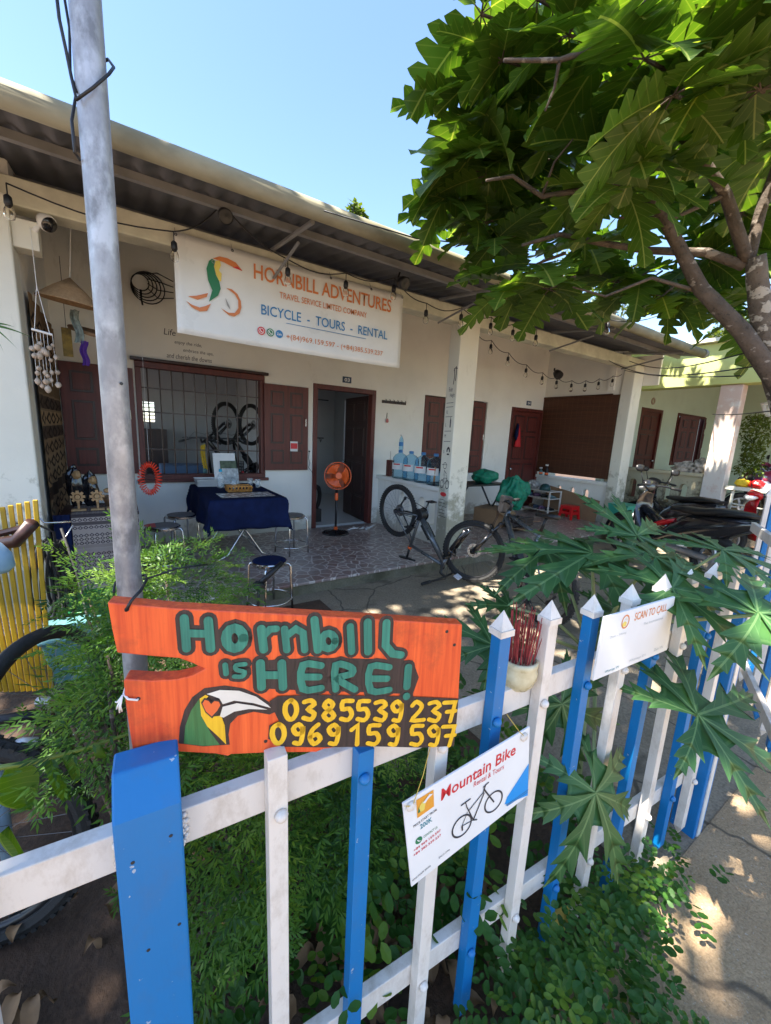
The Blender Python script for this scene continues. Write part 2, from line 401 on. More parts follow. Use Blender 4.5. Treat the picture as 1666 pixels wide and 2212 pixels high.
K = dict(
    wall=m_plaster('cream_white_plaster', (.86, .845, .78), (.4, .36, .28), .55, .65),
    column=m_plaster('old_painted_column', (.76, .74, .64), (.25, .24, .16), 1.7, .75),
    inner=m_plaster('grey_room_plaster', (.52, .53, .53), (.4, .4, .38), .0, .2),
    beam=mat('concrete_beam', (.55, .54, .42), .8, amt=.2, scale=5, col2=(.66, .65, .52), bump=.2),
    gutter=mat('weathered_pvc_gutter', (.19, .17, .105), .75, scale=2.6, amt=.4, col2=(.36, .33, .23), ms=(.6, 1, 1), spec=.25),
    roof=mat('dull_roof_sheet', (.085, .09, .105), .55, .2, scale=2, amt=.35),
    steel=mat('grey_purlin', (.22, .22, .22), .6, .2),
    tile=m_tile(),
    step=m_ground('mossy_step', (.2, .18, .13), (.12, .11, .06), (.06, .055, .03), 4, 60),
    yard=m_ground('yard_concrete', (.24, .195, .135), (.32, .26, .185), (.1, .08, .055), 1.6, 70, .8),
    path=m_ground('path_concrete', (.35, .235, .13), (.44, .31, .18), (.22, .15, .085), 2.2, 110, .45, (.45, .4, .33)),
    dirt=m_ground('dark_soil', (.06, .036, .022), (.11, .062, .036), (.035, .025, .018), 5, 50, .7),
    mah=m_wood('mahogany', (.07, .012, .009), (.14, .026, .018), .48),
    mahd=m_wood('dark_mahogany', (.022, .01, .009), (.05, .018, .014), .4),
    galv=m_galv(),
    blue=m_paint('blue_paint', (.001, .165, .45), .5, (.05, .12, .25), .3, .8, (.4, .45, .5)),
    white=m_paint('white_paint', (.77, .71, .64), .45, (.4, .32, .24), .6),
    orange=m_wood('orange_board_paint', (.55, .045, .01), (.88, .13, .025), .42, (30, 30, 1.2), 3.2, (.3, .04, .015)),
    sgreen=m_wood('sign_green', (.006, .13, .1), (.03, .24, .17), .5, (50, 50, 2), 3), sblack=m_wood('sign_black', (.014, .011, .012), (.05, .03, .03), .55, (50, 50, 2), 3),
    syellow=m_wood('sign_yellow', (.7, .38, .008), (.85, .52, .02), .5, (50, 50, 2), 3), swhite=mat('sign_white', (.72, .68, .6), .5),
    sred=plain('heart_orange', (.75, .13, .03), .5), bgreen=m_wood('bird_green', (.03, .13, .035), (.05, .2, .06), .5, (50, 50, 2), 3),
    black=mat('black_plastic', (.013, .013, .015), .45, amt=.3), rubber=mat('tyre_rubber', (.014, .014, .014), .75, amt=.3, bump=.3, bs=90),
    gloss=mat('gloss_black_paint', (.012, .012, .015), .14, amt=.2, spec=.8), seat=mat('black_vinyl_seat', (.012, .012, .013), .5, bump=.2, bs=120),
    chrome=mat('chromed_steel', (.62, .62, .62), .2, 1., amt=.1), alu=mat('grey_alloy', (.35, .36, .38), .38, .8, amt=.1),
    bframe=mat('grey_bike_paint', (.12, .13, .14), .28, .5, amt=.15), orangep=plain('orange_plastic', (.85, .13, .02), .35),
    navy=mat('navy_cloth', (.008, .014, .05), .85, amt=.25, scale=12, spec=.1), paper=mat('white_paper', (.75, .75, .74), .7, amt=.05),
    red=plain('red_plastic', (.7, .012, .015), .3), teal=mat('teal_plastic', (.09, .22, .23), .45, amt=.12), green=mat('green_tarp', (.005, .19, .11), .6, amt=.35, scale=14),
    lime=m_plaster('lime_plaster', (.55, .6, .22), (.3, .33, .12), .0, .3), mint=m_plaster('pale_mint_plaster', (.62, .72, .58), (.4, .46, .36), .5, .3),
    peel=m_plaster('peeling_column', (.55, .42, .36), (.62, .6, .56), 4, .8), moss=m_plaster('mossy_parapet', (.42, .38, .26), (.06, .045, .022), 1.45, .9),
    brownlite=m_wood('pale_wood', (.3, .17, .07), (.42, .26, .12), .6), card=mat('cardboard', (.27, .16, .085), .8, amt=.12),
    yellowp=m_paint('yellow_fence_paint', (.42, .26, .008), .5, (.2, .13, .02), .7), skyblue=mat('pale_blue_paint', (.24, .36, .48), .5, amt=.14, scale=14),
    straw=m_wood('straw', (.38, .24, .13), (.5, .34, .2), .8, (6, 6, 6), 8), purple=plain('purple_cloth', (.1, .03, .28), .8), yellow=mat('yellow_cloth', (.72, .48, .02), .7, amt=.2, scale=30),
    shell=mat('shells', (.42, .34, .27), .5, amt=.3, scale=40), cable=plain('black_cable', (.01, .01, .012), .5), bulb=glassy('clear_bulb', (.95, .93, .88), .03, 1.15),
    bottle=glassy('blue_bottle', (.62, .82, .95), .08, 1.2), glass=thin_clear('clear_glass', (.8, .86, .86), .22),
    red2=mat('red_scooter_paint', (.45, .012, .018), .2, amt=.1), lens=plain('headlight_lens', (.75, .77, .8), .12, .3),
    bark=m_bark('mottled_bark', (.075, .058, .042), (.15, .115, .085), (.42, .37, .3), .56),
    bark2=m_bark('dark_bark', (.05, .037, .026), (.11, .08, .058), (.26, .22, .18), .62),
    blind=m_blind(), tex1=m_bands('brown_woven_hanging', [(.03, .02, .016), (.17, .11, .06), (.08, .05, .03), (.3, .2, .11), (.05, .035, .03), (.22, .15, .09)], 17, dense=9),
    tex2=m_bands('grey_woven_runner', [(.04, .035, .04), (.32, .27, .24), (.22, .19, .18), (.36, .31, .27), (.27, .2, .18), (.3, .26, .24)], 21, dense=13),
    incense=mat('incense_red', (.28, .035, .035), .8, amt=.5, scale=60), pot=mat('yellowed_ceramic', (.6, .5, .27), .3, amt=.25, scale=25, col2=(.68, .62, .42)),
    banner=mat('banner_vinyl', (.72, .73, .71), .32, amt=.06, scale=3), orng_ink=plain('orange_ink', (.62, .2, .06), .45), blue_ink=plain('blue_ink', (.03, .2, .45), .45), red_ink=plain('red_ink', (.6, .02, .03), .45),
    green_ink=plain('green_ink', (.02, .19, .08), .45), dark_ink=plain('dark_ink', (.03, .03, .04), .5), yellow_ink=plain('yellow_ink', (.75, .6, .12), .45), teal_ink=plain('teal_ink', (.03, .22, .28), .5), lb_ink=plain('sky_ink', (.01, .3, .72), .4),
    num=plain('navy_enamel', (.01, .035, .09), .3), dry=mat('dry_leaf', (.2, .115, .055), .8, amt=.35, scale=15), ydry=mat('yellow_dry_leaf', (.6, .4, .06), .7, amt=.3, scale=20),
    louvre=plain('bright_backyard_leaves', (.35, .5, .12), .8), wheelrim=plain('black_rim', (.02, .02, .022), .35, .3),
)
L_bread = leafmat('breadfruit_leaf', (.036, .088, .012), (.08, .155, .02), (.24, .3, .08), .48, .4, 2.2, periods=9, vs=.28, mw=.028)
L_bread2 = leafmat('breadfruit_leaf_bright', (.06, .125, .015), (.105, .185, .025), (.28, .33, .1), .52, .4, 2.2, periods=9, vs=.28, mw=.028)
L_pap = leafmat('papaya_leaf', (.03, .1, .032), (.065, .16, .045), (.14, .25, .09), .28, .45, 5., periods=7, vs=.35)
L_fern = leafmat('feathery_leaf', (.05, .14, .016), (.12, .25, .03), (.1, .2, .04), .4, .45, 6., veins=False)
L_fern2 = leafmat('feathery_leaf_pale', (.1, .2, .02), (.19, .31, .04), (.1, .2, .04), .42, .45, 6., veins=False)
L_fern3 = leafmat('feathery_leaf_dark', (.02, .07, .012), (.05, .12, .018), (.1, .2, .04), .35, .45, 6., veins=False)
L_cov2 = leafmat('oval_leaf_pale', (.08, .17, .02), (.14, .25, .03), (.1, .2, .04), .42, .45, 8., veins=False)
L_cov = leafmat('oval_leaf', (.025, .095, .016), (.06, .16, .025), (.1, .2, .04), .4, .45, 8., veins=False)
L_far = leafmat('far_tree_leaf', (.07, .12, .02), (.15, .2, .04), (.1, .2, .04), .4, .5, 1.2, veins=False)
L_shade = leafmat('shade_tree_leaf', (.03, .08, .015), (.06, .12, .02), (.1, .2, .04), .3, .4, 2., veins=False)
L_big = leafmat('broad_leaf', (.06, .15, .012), (.1, .2, .02), (.2, .3, .06), .45, .45, 5., periods=9)
# ------------------------------------------------------------------ the setting: ground, yard, path, veranda
FA = rad(-4); FD = V((math.cos(FA), math.sin(FA), 0)); FN = V((math.sin(FA), -math.cos(FA), 0)); FP = V((1.65, .46, 0))   # fence line, facing the path
def fpt(s, off=0., z=0.): return FP + FD * s + FN * off + V((0, 0, z))
ZF, YW, YC = .12, 5.69, 3.87       # veranda floor height, house wall, column line

def hsheet(name, x0, x1, y0, y1, z, m, nx=60, ny=60, amp=.01, fr=3.):
    mb = MB()
    def f(u, v):
        x, y = x0 + (x1 - x0) * u, y0 + (y1 - y0) * v
        e = min(u, 1 - u, v, 1 - v) * 12; e = min(1, e)
        return (x, y, z + e * amp * (math.sin(x * fr + 1.3 * math.sin(y * fr * .7)) + .6 * math.sin(y * fr * 1.7 + x)))
    mb.grid(f, nx, ny, uv=False)
    return tag(mb.build(name, m, smooth=True), kind='structure')
g = MB(); g.grid(lambda u, v: (-150 + 300 * u, -120 + 300 * v, -.05), 30, 30, uv=False); tag(g.build('ground', K['dirt']), kind='structure')
hsheet('yard', .9, 8.4, .42, 3.66, -.012, K['yard'], 90, 50, .006)
hsheet('soil_bed', -2.2, 1.55, .44, 3.4, -.004, K['dirt'], 90, 60, .014, 9.)
hsheet('path', -4, 12, -5, .42, -.008, K['path'], 120, 60, .006)
mb = MB(); mb.box((-3, 3.6, -.1), (8.35, 5.69, ZF - .03), mi=1); mb.box((-3, 3.585, ZF - .03), (8.36, 5.69, ZF), mi=0)
tag(mb.build('veranda_floor', [K['tile'], K['step']], bevel=.008), kind='structure')
mb = MB(); mb.box((8.4, 2.2, -.05), (18, 4.6, .33)); tag(mb.build('neighbour_porch_floor', K['yard']), kind='structure')

# ------------------------------------------------------------------ the row house
house = thing('row_house', 'long cream single-storey house with corrugated roof, three veranda columns and dark wooden doors', 'house', (3.5, YW, 0))
def panel_door(mb, x0, x1, z0, z1, y, rows, cols=2, t=.035, M=None):
    """framed leaf with raised panels, facing -y at y"""
    mb.box((x0, y, z0), (x1, y + t, z1), M)
    w = x1 - x0; st = .085; zc = z0 + .09
    hs = [(z1 - z0 - .09 - st * len(rows)) * r for r in rows]
    for h in hs:
        cw = (w - st * (cols + 1)) / cols
        for c in range(cols):
            a = x0 + st + c * (cw + st)
            mb.box((a, y - .004, zc), (a + cw, y + .002, zc + h), M, 1)
            mb.box((a + .025, y - .014, zc + .025), (a + cw - .025, y - .003, zc + h - .025), M, 0)
        zc += h + st
mb = MB(); T = .12
def wbox(x0, x1, z0, z1): mb.box((x0, YW, z0), (x1, YW + T, z1))
ZT = 3.75
wbox(-3, .22, .0, ZT); wbox(.22, 1.72, 0, .92); wbox(.22, 1.72, 2.30, ZT); wbox(1.72, 2.43, 0, ZT); wbox(2.43, 3.50, 2.28, ZT)
wbox(3.50, 4.5, 0, ZT); wbox(4.5, 6.05, 0, .94); wbox(4.5, 6.05, 2.31, ZT); wbox(6.05, 6.76, 0, ZT); wbox(6.76, 7.80, 2.28, ZT); wbox(7.80, 8.5, 0, ZT)
mb.build('wall', K['wall'], house)
mb = MB()                                                            # room behind the barred window
mb.box((-1.3, 8.8, 0), (.28, 8.9, 3.2)); mb.box((.62, 8.8, 0), (4.3, 8.9, 3.2)); mb.box((.28, 8.8, 0), (.62, 8.9, 1.62)); mb.box((.28, 8.8, 1.98), (.62, 8.9, 3.2))

for a_, b_ in ((-1.4, -1.3), (4.3, 4.4)):
    mb.box((a_, 5.82, 0), (b_, 6.3, 3.2)); mb.box((a_, 8.3, 0), (b_, 8.8, 3.2)); mb.box((a_, 6.3, 0), (b_, 8.3, .9)); mb.box((a_, 6.3, 2.3), (b_, 8.3, 3.2))  # unseen side openings added to let more daylight into the room
mb.box((-1.4, 5.82, 3.2), (4.4, 8.9, 3.26)); mb.box((2.12, 6.9, .13), (2.2, 8.8, 3.19))
mb.box((-1.3, 5.82, .05), (4.3, 8.8, .124), mi=1)
mb.build('room', [K['inner'], plain('pale_room_tile', (.6, .6, .58), .25)], house)
mb = MB()
for i in range(5): mb.box((.28, 8.79, 1.66 + i * .07), (.62, 8.83, 1.675 + i * .07))
mb.box((.44, 8.78, 1.62), (.46, 8.84, 1.98)); mb.build('back_window_bars', K['dark'] if 'dark' in K else K['black'], house)
mb = MB(); mb.box((4.5, YW + .1, .9), (6.05, YW + .2, 2.4)); mb.build('shutter_backing', K['mahd'], house)
# window 1
fr = MB(); a = (.22, 1.72, .92, 2.30)
fr.box((a[0], YW - .02, a[3] - .07), (a[1], YW + .1, a[3])); fr.box((a[0], YW - .02, a[2]), (a[1], YW + .1, a[2] + .06)); fr.box((a[0], YW - .02, a[2] + .06), (a[0] + .06, YW + .1, a[3] - .07)); fr.box((a[1] - .06, YW - .02, a[2] + .06), (a[1], YW + .1, a[3] - .07))
win = fr.build('window', K['mah'], house, bevel=.005)
mb = MB()
for i in range(11): x = .345 + i * .1275; mb.cyl((x, YW + .03, .98), (x, YW + .03, 2.23), .0085, 8)
for z in (1.28, 1.72, 2.0): mb.box((.28, YW + .022, z), (1.66, YW + .04, z + .014))
mb.build('bars', K['mahd'], win)
mb = MB(); mb.box((.18, YW - .05, .885), (1.76, YW - .001, .925)); mb.build('sill', K['mah'], win, bevel=.005)
mb = MB(); mb.box((.18, YW - .07, 2.30), (1.76, YW - .001, 2.335)); mb.build('lintel_board', K['mahd'], win, bevel=.004)
def shutter(x0, x1, z0, z1, y, name='shutter', label=None, m='mah'):
    mb = MB(); panel_door(mb, x0, x1, z0, z1, y, (.24, .5, .26)); o = mb.build(name, [K[m], K['mahd']], house, bevel=.004)
    h = MB(); h.tube([(x1 - .05, y - .012, z0 + .62), (x1 - .05, y - .04, z0 + .63), (x1 - .05, y - .04, z0 + .73), (x1 - .05, y - .012, z0 + .74)], .005, 6); h.build('pull_handle', K['chrome'], o)
    if label: o['label'] = label
    return o
sh1 = shutter(1.70, 2.335, 1.03, 2.20, YW - .06, label='open shutter with a small red sticker')
mb = MB(); mb.box((2.06, YW - .0795, 1.30), (2.17, YW - .0765, 1.44)); mb.box((2.065, YW - .081, 1.335), (2.165, YW - .0790, 1.415), mi=1); mb.build('sticker', [K['paper'], K['red_ink']], sh1)
shutter(-.47, .2, 1.0, 2.2, YW - .06)
shutter(4.52, 5.27, .96, 2.29, YW + .01); shutter(5.28, 6.03, .96, 2.29, YW + .01)
# doors
def jamb(x0, x1, z1):
    mb = MB(); mb.box((x0, YW - .02, ZF), (x0 + .07, YW + .11, z1 - .07)); mb.box((x1 - .07, YW - .02, ZF), (x1, YW + .11, z1 - .07)); mb.box((x0, YW - .02, z1 - .07), (x1, YW + .11, z1))
    return mb.build('door_frame', K['mah'], house, bevel=.005)
jamb(2.43, 3.50, 2.28)
M = Mx.Translation((3.42, YW + .1, 0)) @ Mx.Rotation(rad(-112), 4, 'Z') @ Mx.Translation((-.0, 0, 0))
mb = MB(); panel_door(mb, -.92, 0., ZF + .01, 2.2, 0, (.2, .3, .3, .2), 2, .04, Mx.Translation((3.42, YW + .1, 0)) @ Mx.Rotation(rad(-95), 4, 'Z'))
d = mb.build('open_door', [K['mahd'], K['mahd']], house, bevel=.004)
mb = MB(); mb.add([], []); q = Mx.Translation((3.42, YW + .1, 0)) @ Mx.Rotation(rad(-95), 4, 'Z'); mb.lathe([(.012, 0), (.012, .03), (.028, .035), (.03, .05), (.018, .065), (.001, .066)], 14, q @ frame((-.86, -.004, 1.08), (0, -1, 0))); mb.build('door_knob', K['chrome'], d, True)
jamb(6.76, 7.80, 2.28)
mb = MB(); panel_door(mb, 6.83, 7.73, ZF + .01, 2.21, YW + .03, (.2, .3, .3, .2)); d = mb.build('closed_door', [K['mah'], K['mahd']], house, bevel=.004)
mb = MB(); mb.lathe([(.012, 0), (.012, .03), (.028, .035), (.03, .05), (.018, .065), (.001, .066)], 14, frame((6.90, YW + .03, 1.02), (0, -1, 0))); mb.build('door_knob', K['chrome'], d, True)
mb = MB(); mb.box((6.76, YW - .06, ZF), (7.8, YW, ZF + .035)); mb.build('threshold', K['beam'], house, bevel=.004)
# columns, beam, parapets
def column(x0, x1, y0=YC, y1=YC + .2):
    mb = MB(); mb.box((x0, y0, -.04), (x1, y1, 3.02)); return mb.build('column', K['column'], house, bevel=.012)
column(-.86, -.5); c2 = column(3.55, 3.865); column(7.74, 8.06)
mb = MB(); mb.box((-3, YC + .02, 2.97), (8.06, YC + .2, 3.14)); mb.build('beam', K['beam'], house, bevel=.008)
mb = MB(); mb.box((-.5, YC + .03, 2.72), (-.36, YC + .18, 2.9)); mb.build('corbel', K['column'], house, bevel=.006)
mb = MB(); mb.box((-.63, YC + .2, 0), (-.503, YW, 3.5)); mb.build('side_wall', K['wall'], house)
mb = MB(); mb.box((7.78, YC + .2, 2.53), (7.9, YW, 3.6)); mb.build('side_wall', K['wall'], house)
def parapet(x0, x1, y0, y1, z1, slots, m, z0=0., sz=(.36, .66), par=house):
    """low wall with arched slots, running along y"""
    mb = MB(); ys = [y0] + [v for c in slots for v in (c - .065, c + .065)] + [y1]
    for i in range(0, len(ys), 2): mb.box((x0, ys[i], z0), (x1, ys[i + 1], z1))
    for c in slots:
        mb.box((x0, c - .065, z0), (x1, c + .065, sz[0]))
        pts = [(-.065, sz[1])] + [(-.065 * math.cos(PI * k / 8), sz[1] + .065 * math.sin(PI * k / 8)) for k in range(1, 8)] + [(.065, sz[1]), (.065, z1), (-.065, z1)]
        mb.prism(pts, x1 - x0, Mx(((0, 0, 1, x0), (1, 0, 0, c), (0, 1, 0, 0), (0, 0, 0, 1))))
    o = mb.build('parapet', m, par)
    mb = MB()
    for c in slots:
        mb.ribbon([(-.085, sz[0] - .02), (-.085, sz[1])] + [(-.085 * math.cos(PI * k / 8), sz[1] + .085 * math.sin(PI * k / 8)) for k in range(1, 8)] + [(.085, sz[1]), (.085, sz[0] - .02)], .022, Mx(((0, 0, -1, x0 - .012), (-1, 0, 0, c), (0, 1, 0, 0), (0, 0, 0, 1))), 0., closed=True)
    if slots: mb.build('slot_moulding', m, o)
    mb = MB(); mb.box((x0 - .05, y0, z1), (x1 + .05, y1, z1 + .06)); mb.build('coping', m, o, bevel=.008)
    return o
parapet(3.62, 3.74, YC + .2, YW, .88, (4.26, 4.5, 4.74, 4.98), K['wall'], sz=(.38, .68))
parapet(7.80, 7.92, YC + .2, YW, .84, (4.5, 4.8, 5.1), K['wall'])
# roof
ys0, zs0, sl = 2.93, 3.10, math.tan(rad(9.5))
mb = MB(); NX = 460
def rf(u, v):
    x = -3 + 11.1 * u; y = ys0 + v * 6.6
    return (x, y, zs0 + (y - ys0) * sl + .016 * math.sin(x * 2 * PI / .14))
mb.grid(rf, NX, 3, uv=False)
roof = mb.build('roof', K['roof'], house, True); s_ = roof.modifiers.new('t', 'SOLIDIFY'); s_.thickness = .003
for y in (3.35, 4.3, 5.2):
    mb = MB(); z = zs0 + (y - ys0) * sl - .045; mb.box((-3, y - .02, z - .025), (8.05, y + .02, z + .022)); mb.build('purlin', K['steel'], house)
for x in (-.6, 1.25, 3.2, 5.3, 7.3):
    mb = MB(); mb.tube([(x, 2.98, 3.045), (x, YC + .03, 3.15)], .018, 6); mb.tube([(x, 3.25, 3.0), (x, YC + .02, 2.9)], .012, 6); mb.build('bracket', K['steel'], house)
mb = MB()
pr = [(.06 * math.cos(a), .06 * math.sin(a)) for a in [2 * PI * k / 16 for k in range(16)]]
mb.tube([(-3, ys0 - .03, 3.085), (7.78, ys0 - .03, 3.085)], .06, 18); gut = mb.build('gutter', K['gutter'], roof, True)
mb = MB(); mb.lathe([(.066, 0), (.066, .1), (.062, .1), (.062, 0)], 18, frame((7.72, ys0 - .03, 3.085), (1, 0, 0)), cap=False); mb.build('pipe_collar', K['steel'], gut, True)
mb = MB(); mb.box((7.74, YC + .34, 2.62), (8.06, YC + .46, 3.3)); mb.box((8.07, YC - .25, 2.7), (8.13, YC + .5, 3.22)); mb.build('end_wall', K['wall'], house)
# rider height chart painted on the column's side face
MC = Mx(((0, 0, -1, 3.5485), (-.66, 0, 0, 4.07), (0, 1, 0, 0), (0, 0, 0, 1)))   # local x: from the wall side to the front corner, y up
mk = MB()
for z, a, b in ((2.03, .05, .24), (1.98, .05, .24), (1.86, .05, .24), (1.68, .05, .24), (1.55, .05, .24), (1.25, .05, .2)): mk.ribbon([(a, z), (b, z + .004)], .006, MC)
mk.ribbon([(.2, 2.44), (.22, 2.36), (.2, 2.26)], .018, MC); mk.ribbon([(.25, 2.46), (.26, 2.38), (.25, 2.3)], .018, MC); mk.ribbon([(.19, 2.42), (.23, 2.45), (.28, 2.44)], .012, MC, .0006)
mk.ribbon([(.2, 1.82), (.2, 1.74)], .03, MC); mk.ribbon([(.2, 1.85), (.2, 1.84)], .014, MC, .0006)
mk.ribbon([(.2 + .035 * math.cos(a), 1.43 + .04 * math.sin(a)) for a in [PI * k / 8 for k in range(9)]], .03, MC); mk.ribbon([(.175, 1.39), (.225, 1.39)], .02, MC, .0006)
for cx_ in (.09, .24): mk.ribbon([(cx_ + .052 * math.cos(2 * PI * k / 16), 1.0 + .052 * math.sin(2 * PI * k / 16)) for k in range(16)], .012, MC, closed=True)
mk.ribbon([(.09, 1.0), (.13, 1.08), (.22, 1.08), (.17, 1.0), (.13, 1.08)], .008, MC, .0006); mk.ribbon([(.24, 1.0), (.21, 1.12)], .008, MC, .0012); mk.ribbon([(.14, 1.1), (.13, 1.18), (.2, 1.14)], .01, MC, .0018)
mk.ribbon([(.14 + .05 * math.cos(2 * PI * k / 14), 1.24 + .04 * math.sin(2 * PI * k / 14)) for k in range(14)], .008, MC, .0006, closed=True)
mk.build('rider_drawings', K['dark_ink'], c2)
mb = MB(); mb.flat([(.15 + .09 * math.cos(2 * PI * k / 18), .865 + .028 * math.sin(2 * PI * k / 18)) for k in range(18)], MC); mb.build('red_oval', K['red_ink'], c2)
for s_, bx in (('Rider', (.09, 2.17, .2, 2.225)), ('Height', (.13, 2.09, .26, 2.15)), ('XL', (.06, 1.9, .11, 1.94)), ('L', (.06, 1.74, .085, 1.78)), ('M', (.06, 1.6, .1, 1.64)), ('S', (.06, 1.4, .085, 1.44))): text(s_, MC, bx, K['dark_ink'], c2)
mk = MB()
for i in range(6):
    z = .79 - i * .045; mk.ribbon([(.05, z), (.12, z + .006), (.2 + .03 * (i % 3), z)], .007, MC)
mk.build('scribbled_lines', K['dark_ink'], c2)
# words written on the wall
MW = wallframe((0, YW - .002, 0), (1, 0, 0))
wt = thing('wall_writing', 'black handwritten verse on the cream wall above the barred window', 'writing', (.8, YW - .002, 2.5))
for s_, bx in (('Life', (.54, 2.63, .665, 2.70)), ('enjoy the ride,', (.65, 2.535, .95, 2.585)), ('embrace the ups,', (.74, 2.455, 1.08, 2.505)), ('and cherish the downs', (.56, 2.375, 1.06, 2.43))): text(s_, MW, bx, K['dark_ink'], wt, shear=.15)

def plate(s_, x, z, lab):
    t = thing('house_number_plate', lab, 'number plate', (x, YW, z), 'house number plates')
    mb = MB(); mb.box((x - .075, YW - .008, z - .045), (x + .075, YW, z + .045)); mb.build('plate', K['num'], t, bevel=.003)
    text(s_, wallframe((x, YW - .0095, z), (1, 0, 0)), (-.045, -.026, .045, .026), K['paper'], t, bold=.02)
plate('03', 2.975, 2.385, 'small navy plate with white 03 above the open doorway'); plate('04', 7.27, 2.39, 'small navy plate with white 04 above the closed door')
# ------------------------------------------------------------------ the lime-green neighbour house
nb = thing('neighbour_house', 'lime green house with peeling porch column and mossy slotted parapet beyond the row house', 'house', (9, 4.5, 0))
mb = MB(); mb.box((8.4, 4.55, 0), (9.62, 4.67, 3.36)); mb.box((10.62, 4.55, 0), (11.4, 4.67, 3.36)); mb.box((13.0, 4.55, 0), (16, 4.67, 3.36)); mb.box((9.62, 4.55, 2.46), (10.62, 4.67, 3.36)); mb.box((11.4, 4.55, 2.46), (13, 4.67, 3.36)); mb.box((11.4, 4.55, 0), (13, 4.67, 1.2))
mb.box((14.2, -4, 0), (14.32, 4.54, 3.36)); mb.build('wall', K['mint'], nb)
mb = MB(); mb.box((8.42, -4, 2.68), (8.72, 4.54, 3.36)); mb.build('eave_beam', K['lime'], nb, bevel=.01)
mb = MB(); mb.box((8.3, -4, 3.365), (14.4, 4.7, 3.42)); mb.build('roof_slab', K['beam'], nb)
mb = MB(); mb.box((8.46, 2.52, 0), (8.68, 2.82, 2.675)); mb.build('porch_column', K['peel'], nb, bevel=.01)
parapet(8.50, 8.64, 2.83, 4.54, 1.14, (3.1, 3.36, 3.66, 3.96, 4.26), K['moss'], 0, (.62, .92), nb)
mb = MB(); mb.box((9.62, 4.54, .33), (9.7, 4.62, 2.46)); mb.box((10.54, 4.54, .33), (10.62, 4.62, 2.46)); mb.box((9.7, 4.54, 2.39), (10.54, 4.62, 2.46)); mb.build('door_frame', K['mah'], nb)
mb = MB(); panel_door(mb, 9.7, 10.54, .35, 2.39, 4.58, (.2, .3, .3, .2)); d = mb.build('door', [K['mah'], K['mahd']], nb, bevel=.004)
mb = MB(); mb.lathe([(.012, 0), (.03, .04), (.018, .065), (.001, .066)], 12, frame((10.45, 4.57, 1.3), (0, -1, 0))); mb.build('door_knob', K['chrome'], d, True)
mb = MB(); mb.box((11.4, 4.53, 1.2), (13, 4.62, 1.27)); mb.box((11.4, 4.53, 2.4), (13, 4.62, 2.46)); mb.box((11.4, 4.53, 1.27), (11.46, 4.62, 2.4)); mb.box((12.94, 4.53, 1.27), (13, 4.62, 2.4)); w = mb.build('window', K['mah'], nb)
mb = MB(); mb.grid(lambda u, v: (11.5 + 1.4 * u, 4.64 + .02 * math.sin(u * 60), 1.28 + 1.1 * v), 80, 1, uv=False); mb.build('striped_curtain', mat('curtain', (.2, .17, .1), .9, amt=.6, scale=14, ms=(1, 1, .02)), w)
for a, b, an in ((11.46, 12.0, -25), (12.4, 12.94, 20)):
    mb = MB(); px = a if an < 0 else b; q = Mx.Translation((px, 4.53, 0)) @ Mx.Rotation(rad(an), 4, 'Z') @ Mx.Translation((-px, -.04, 0))
    panel_door(mb, a, b, 1.27, 2.4, 0, (.24, .5, .26), 2, .035, q); mb.build('shutter', [K['mah'], K['mahd']], nb, bevel=.004)
mb = MB(); mb.torus(.06, .02, 18, 6, frame((10.05, 4.54, 2.62), (0, -1, 0), (1, 0, 0))); mb.build('door_charm', K['shell'], nb, True)
mb = MB()
for y in (2.4, 1.6, .8, 0, -.8): mb.cyl((8.56, y, .0), (8.56, y, 1.02), .022, 8)
mb.box((8.5, -1, .98), (8.64, 2.5, 1.04)); mb.cyl((8.56, 2.4, .75), (8.56, -1, .5), .014, 6); mb.cyl((8.56, 2.4, .3), (8.56, -1, .75), .014, 6); mb.build('porch_railing', K['column'], nb)

# ------------------------------------------------------------------ banner
ban = thing('shop_banner', 'large white vinyl banner under the roof with hornbill cyclist emblem and orange lettering', 'banner', (1.56, 3.84, 2.69))
YB = 3.835
mb = MB()
def bf(u, v):
    x = .462 + 2.191 * u; z = 2.325 + .74 * v
    return (x, YB + .004 + .007 * math.sin(u * 9 + v * 2) * (1 - v) * u * (1 - u) * 4, z + .01 * math.sin(u * PI) * (-1 if v > .5 else -1))
mb.grid(bf, 40, 14, uv=False); o = mb.build('sheet', K['banner'], ban, True); o.modifiers.new('t', 'SOLIDIFY').thickness = .002
MBN = wallframe((0, YB - .006, 0), (1, 0, 0))
text('HORNBILL ADVENTURES', MBN, (1.075, 2.862, 2.50, 2.985), K['orng_ink'], ban, bold=.012)
text('TRAVEL SERVICE LIMITED COMPANY', MBN, (1.30, 2.756, 2.207, 2.808), K['orng_ink'], ban, bold=.004)
text('BICYCLE  -  TOURS  -  RENTAL', MBN, (1.136, 2.588, 2.468, 2.672), K['blue_ink'], ban, bold=.006)
text('+(84)969.159.597 - (+84)385.539.237', MBN, (1.364, 2.405, 2.42, 2.466), K['orng_ink'], ban)
mb = MB(); mb.ribbon([(1.365, 2.556), (2.207, 2.556)], .005, MBN, 0, 0)
for i, cx_ in enumerate((1.135, 1.216, 1.298)):
    mb.flat([(cx_ + .034 * math.cos(2 * PI * k / 24), 2.451 + .034 * math.sin(2 * PI * k / 24)) for k in range(24)], MBN, (1, 2, 0)[i])
    if i < 2:
        mb.ribbon([(cx_ + .022 * math.cos(2 * PI * k / 20), 2.451 + .022 * math.sin(2 * PI * k / 20)) for k in range(20)], .005, MBN, .0006, 3, closed=True)
        mb.ribbon([(cx_ - .01, 2.461), (cx_ - .006, 2.448), (cx_ + .009, 2.441)], .007, MBN, .0012, 3)
mb.build('contact_symbols', [K['blue_ink'], K['red_ink'], K['green_ink'], K['paper']], ban)
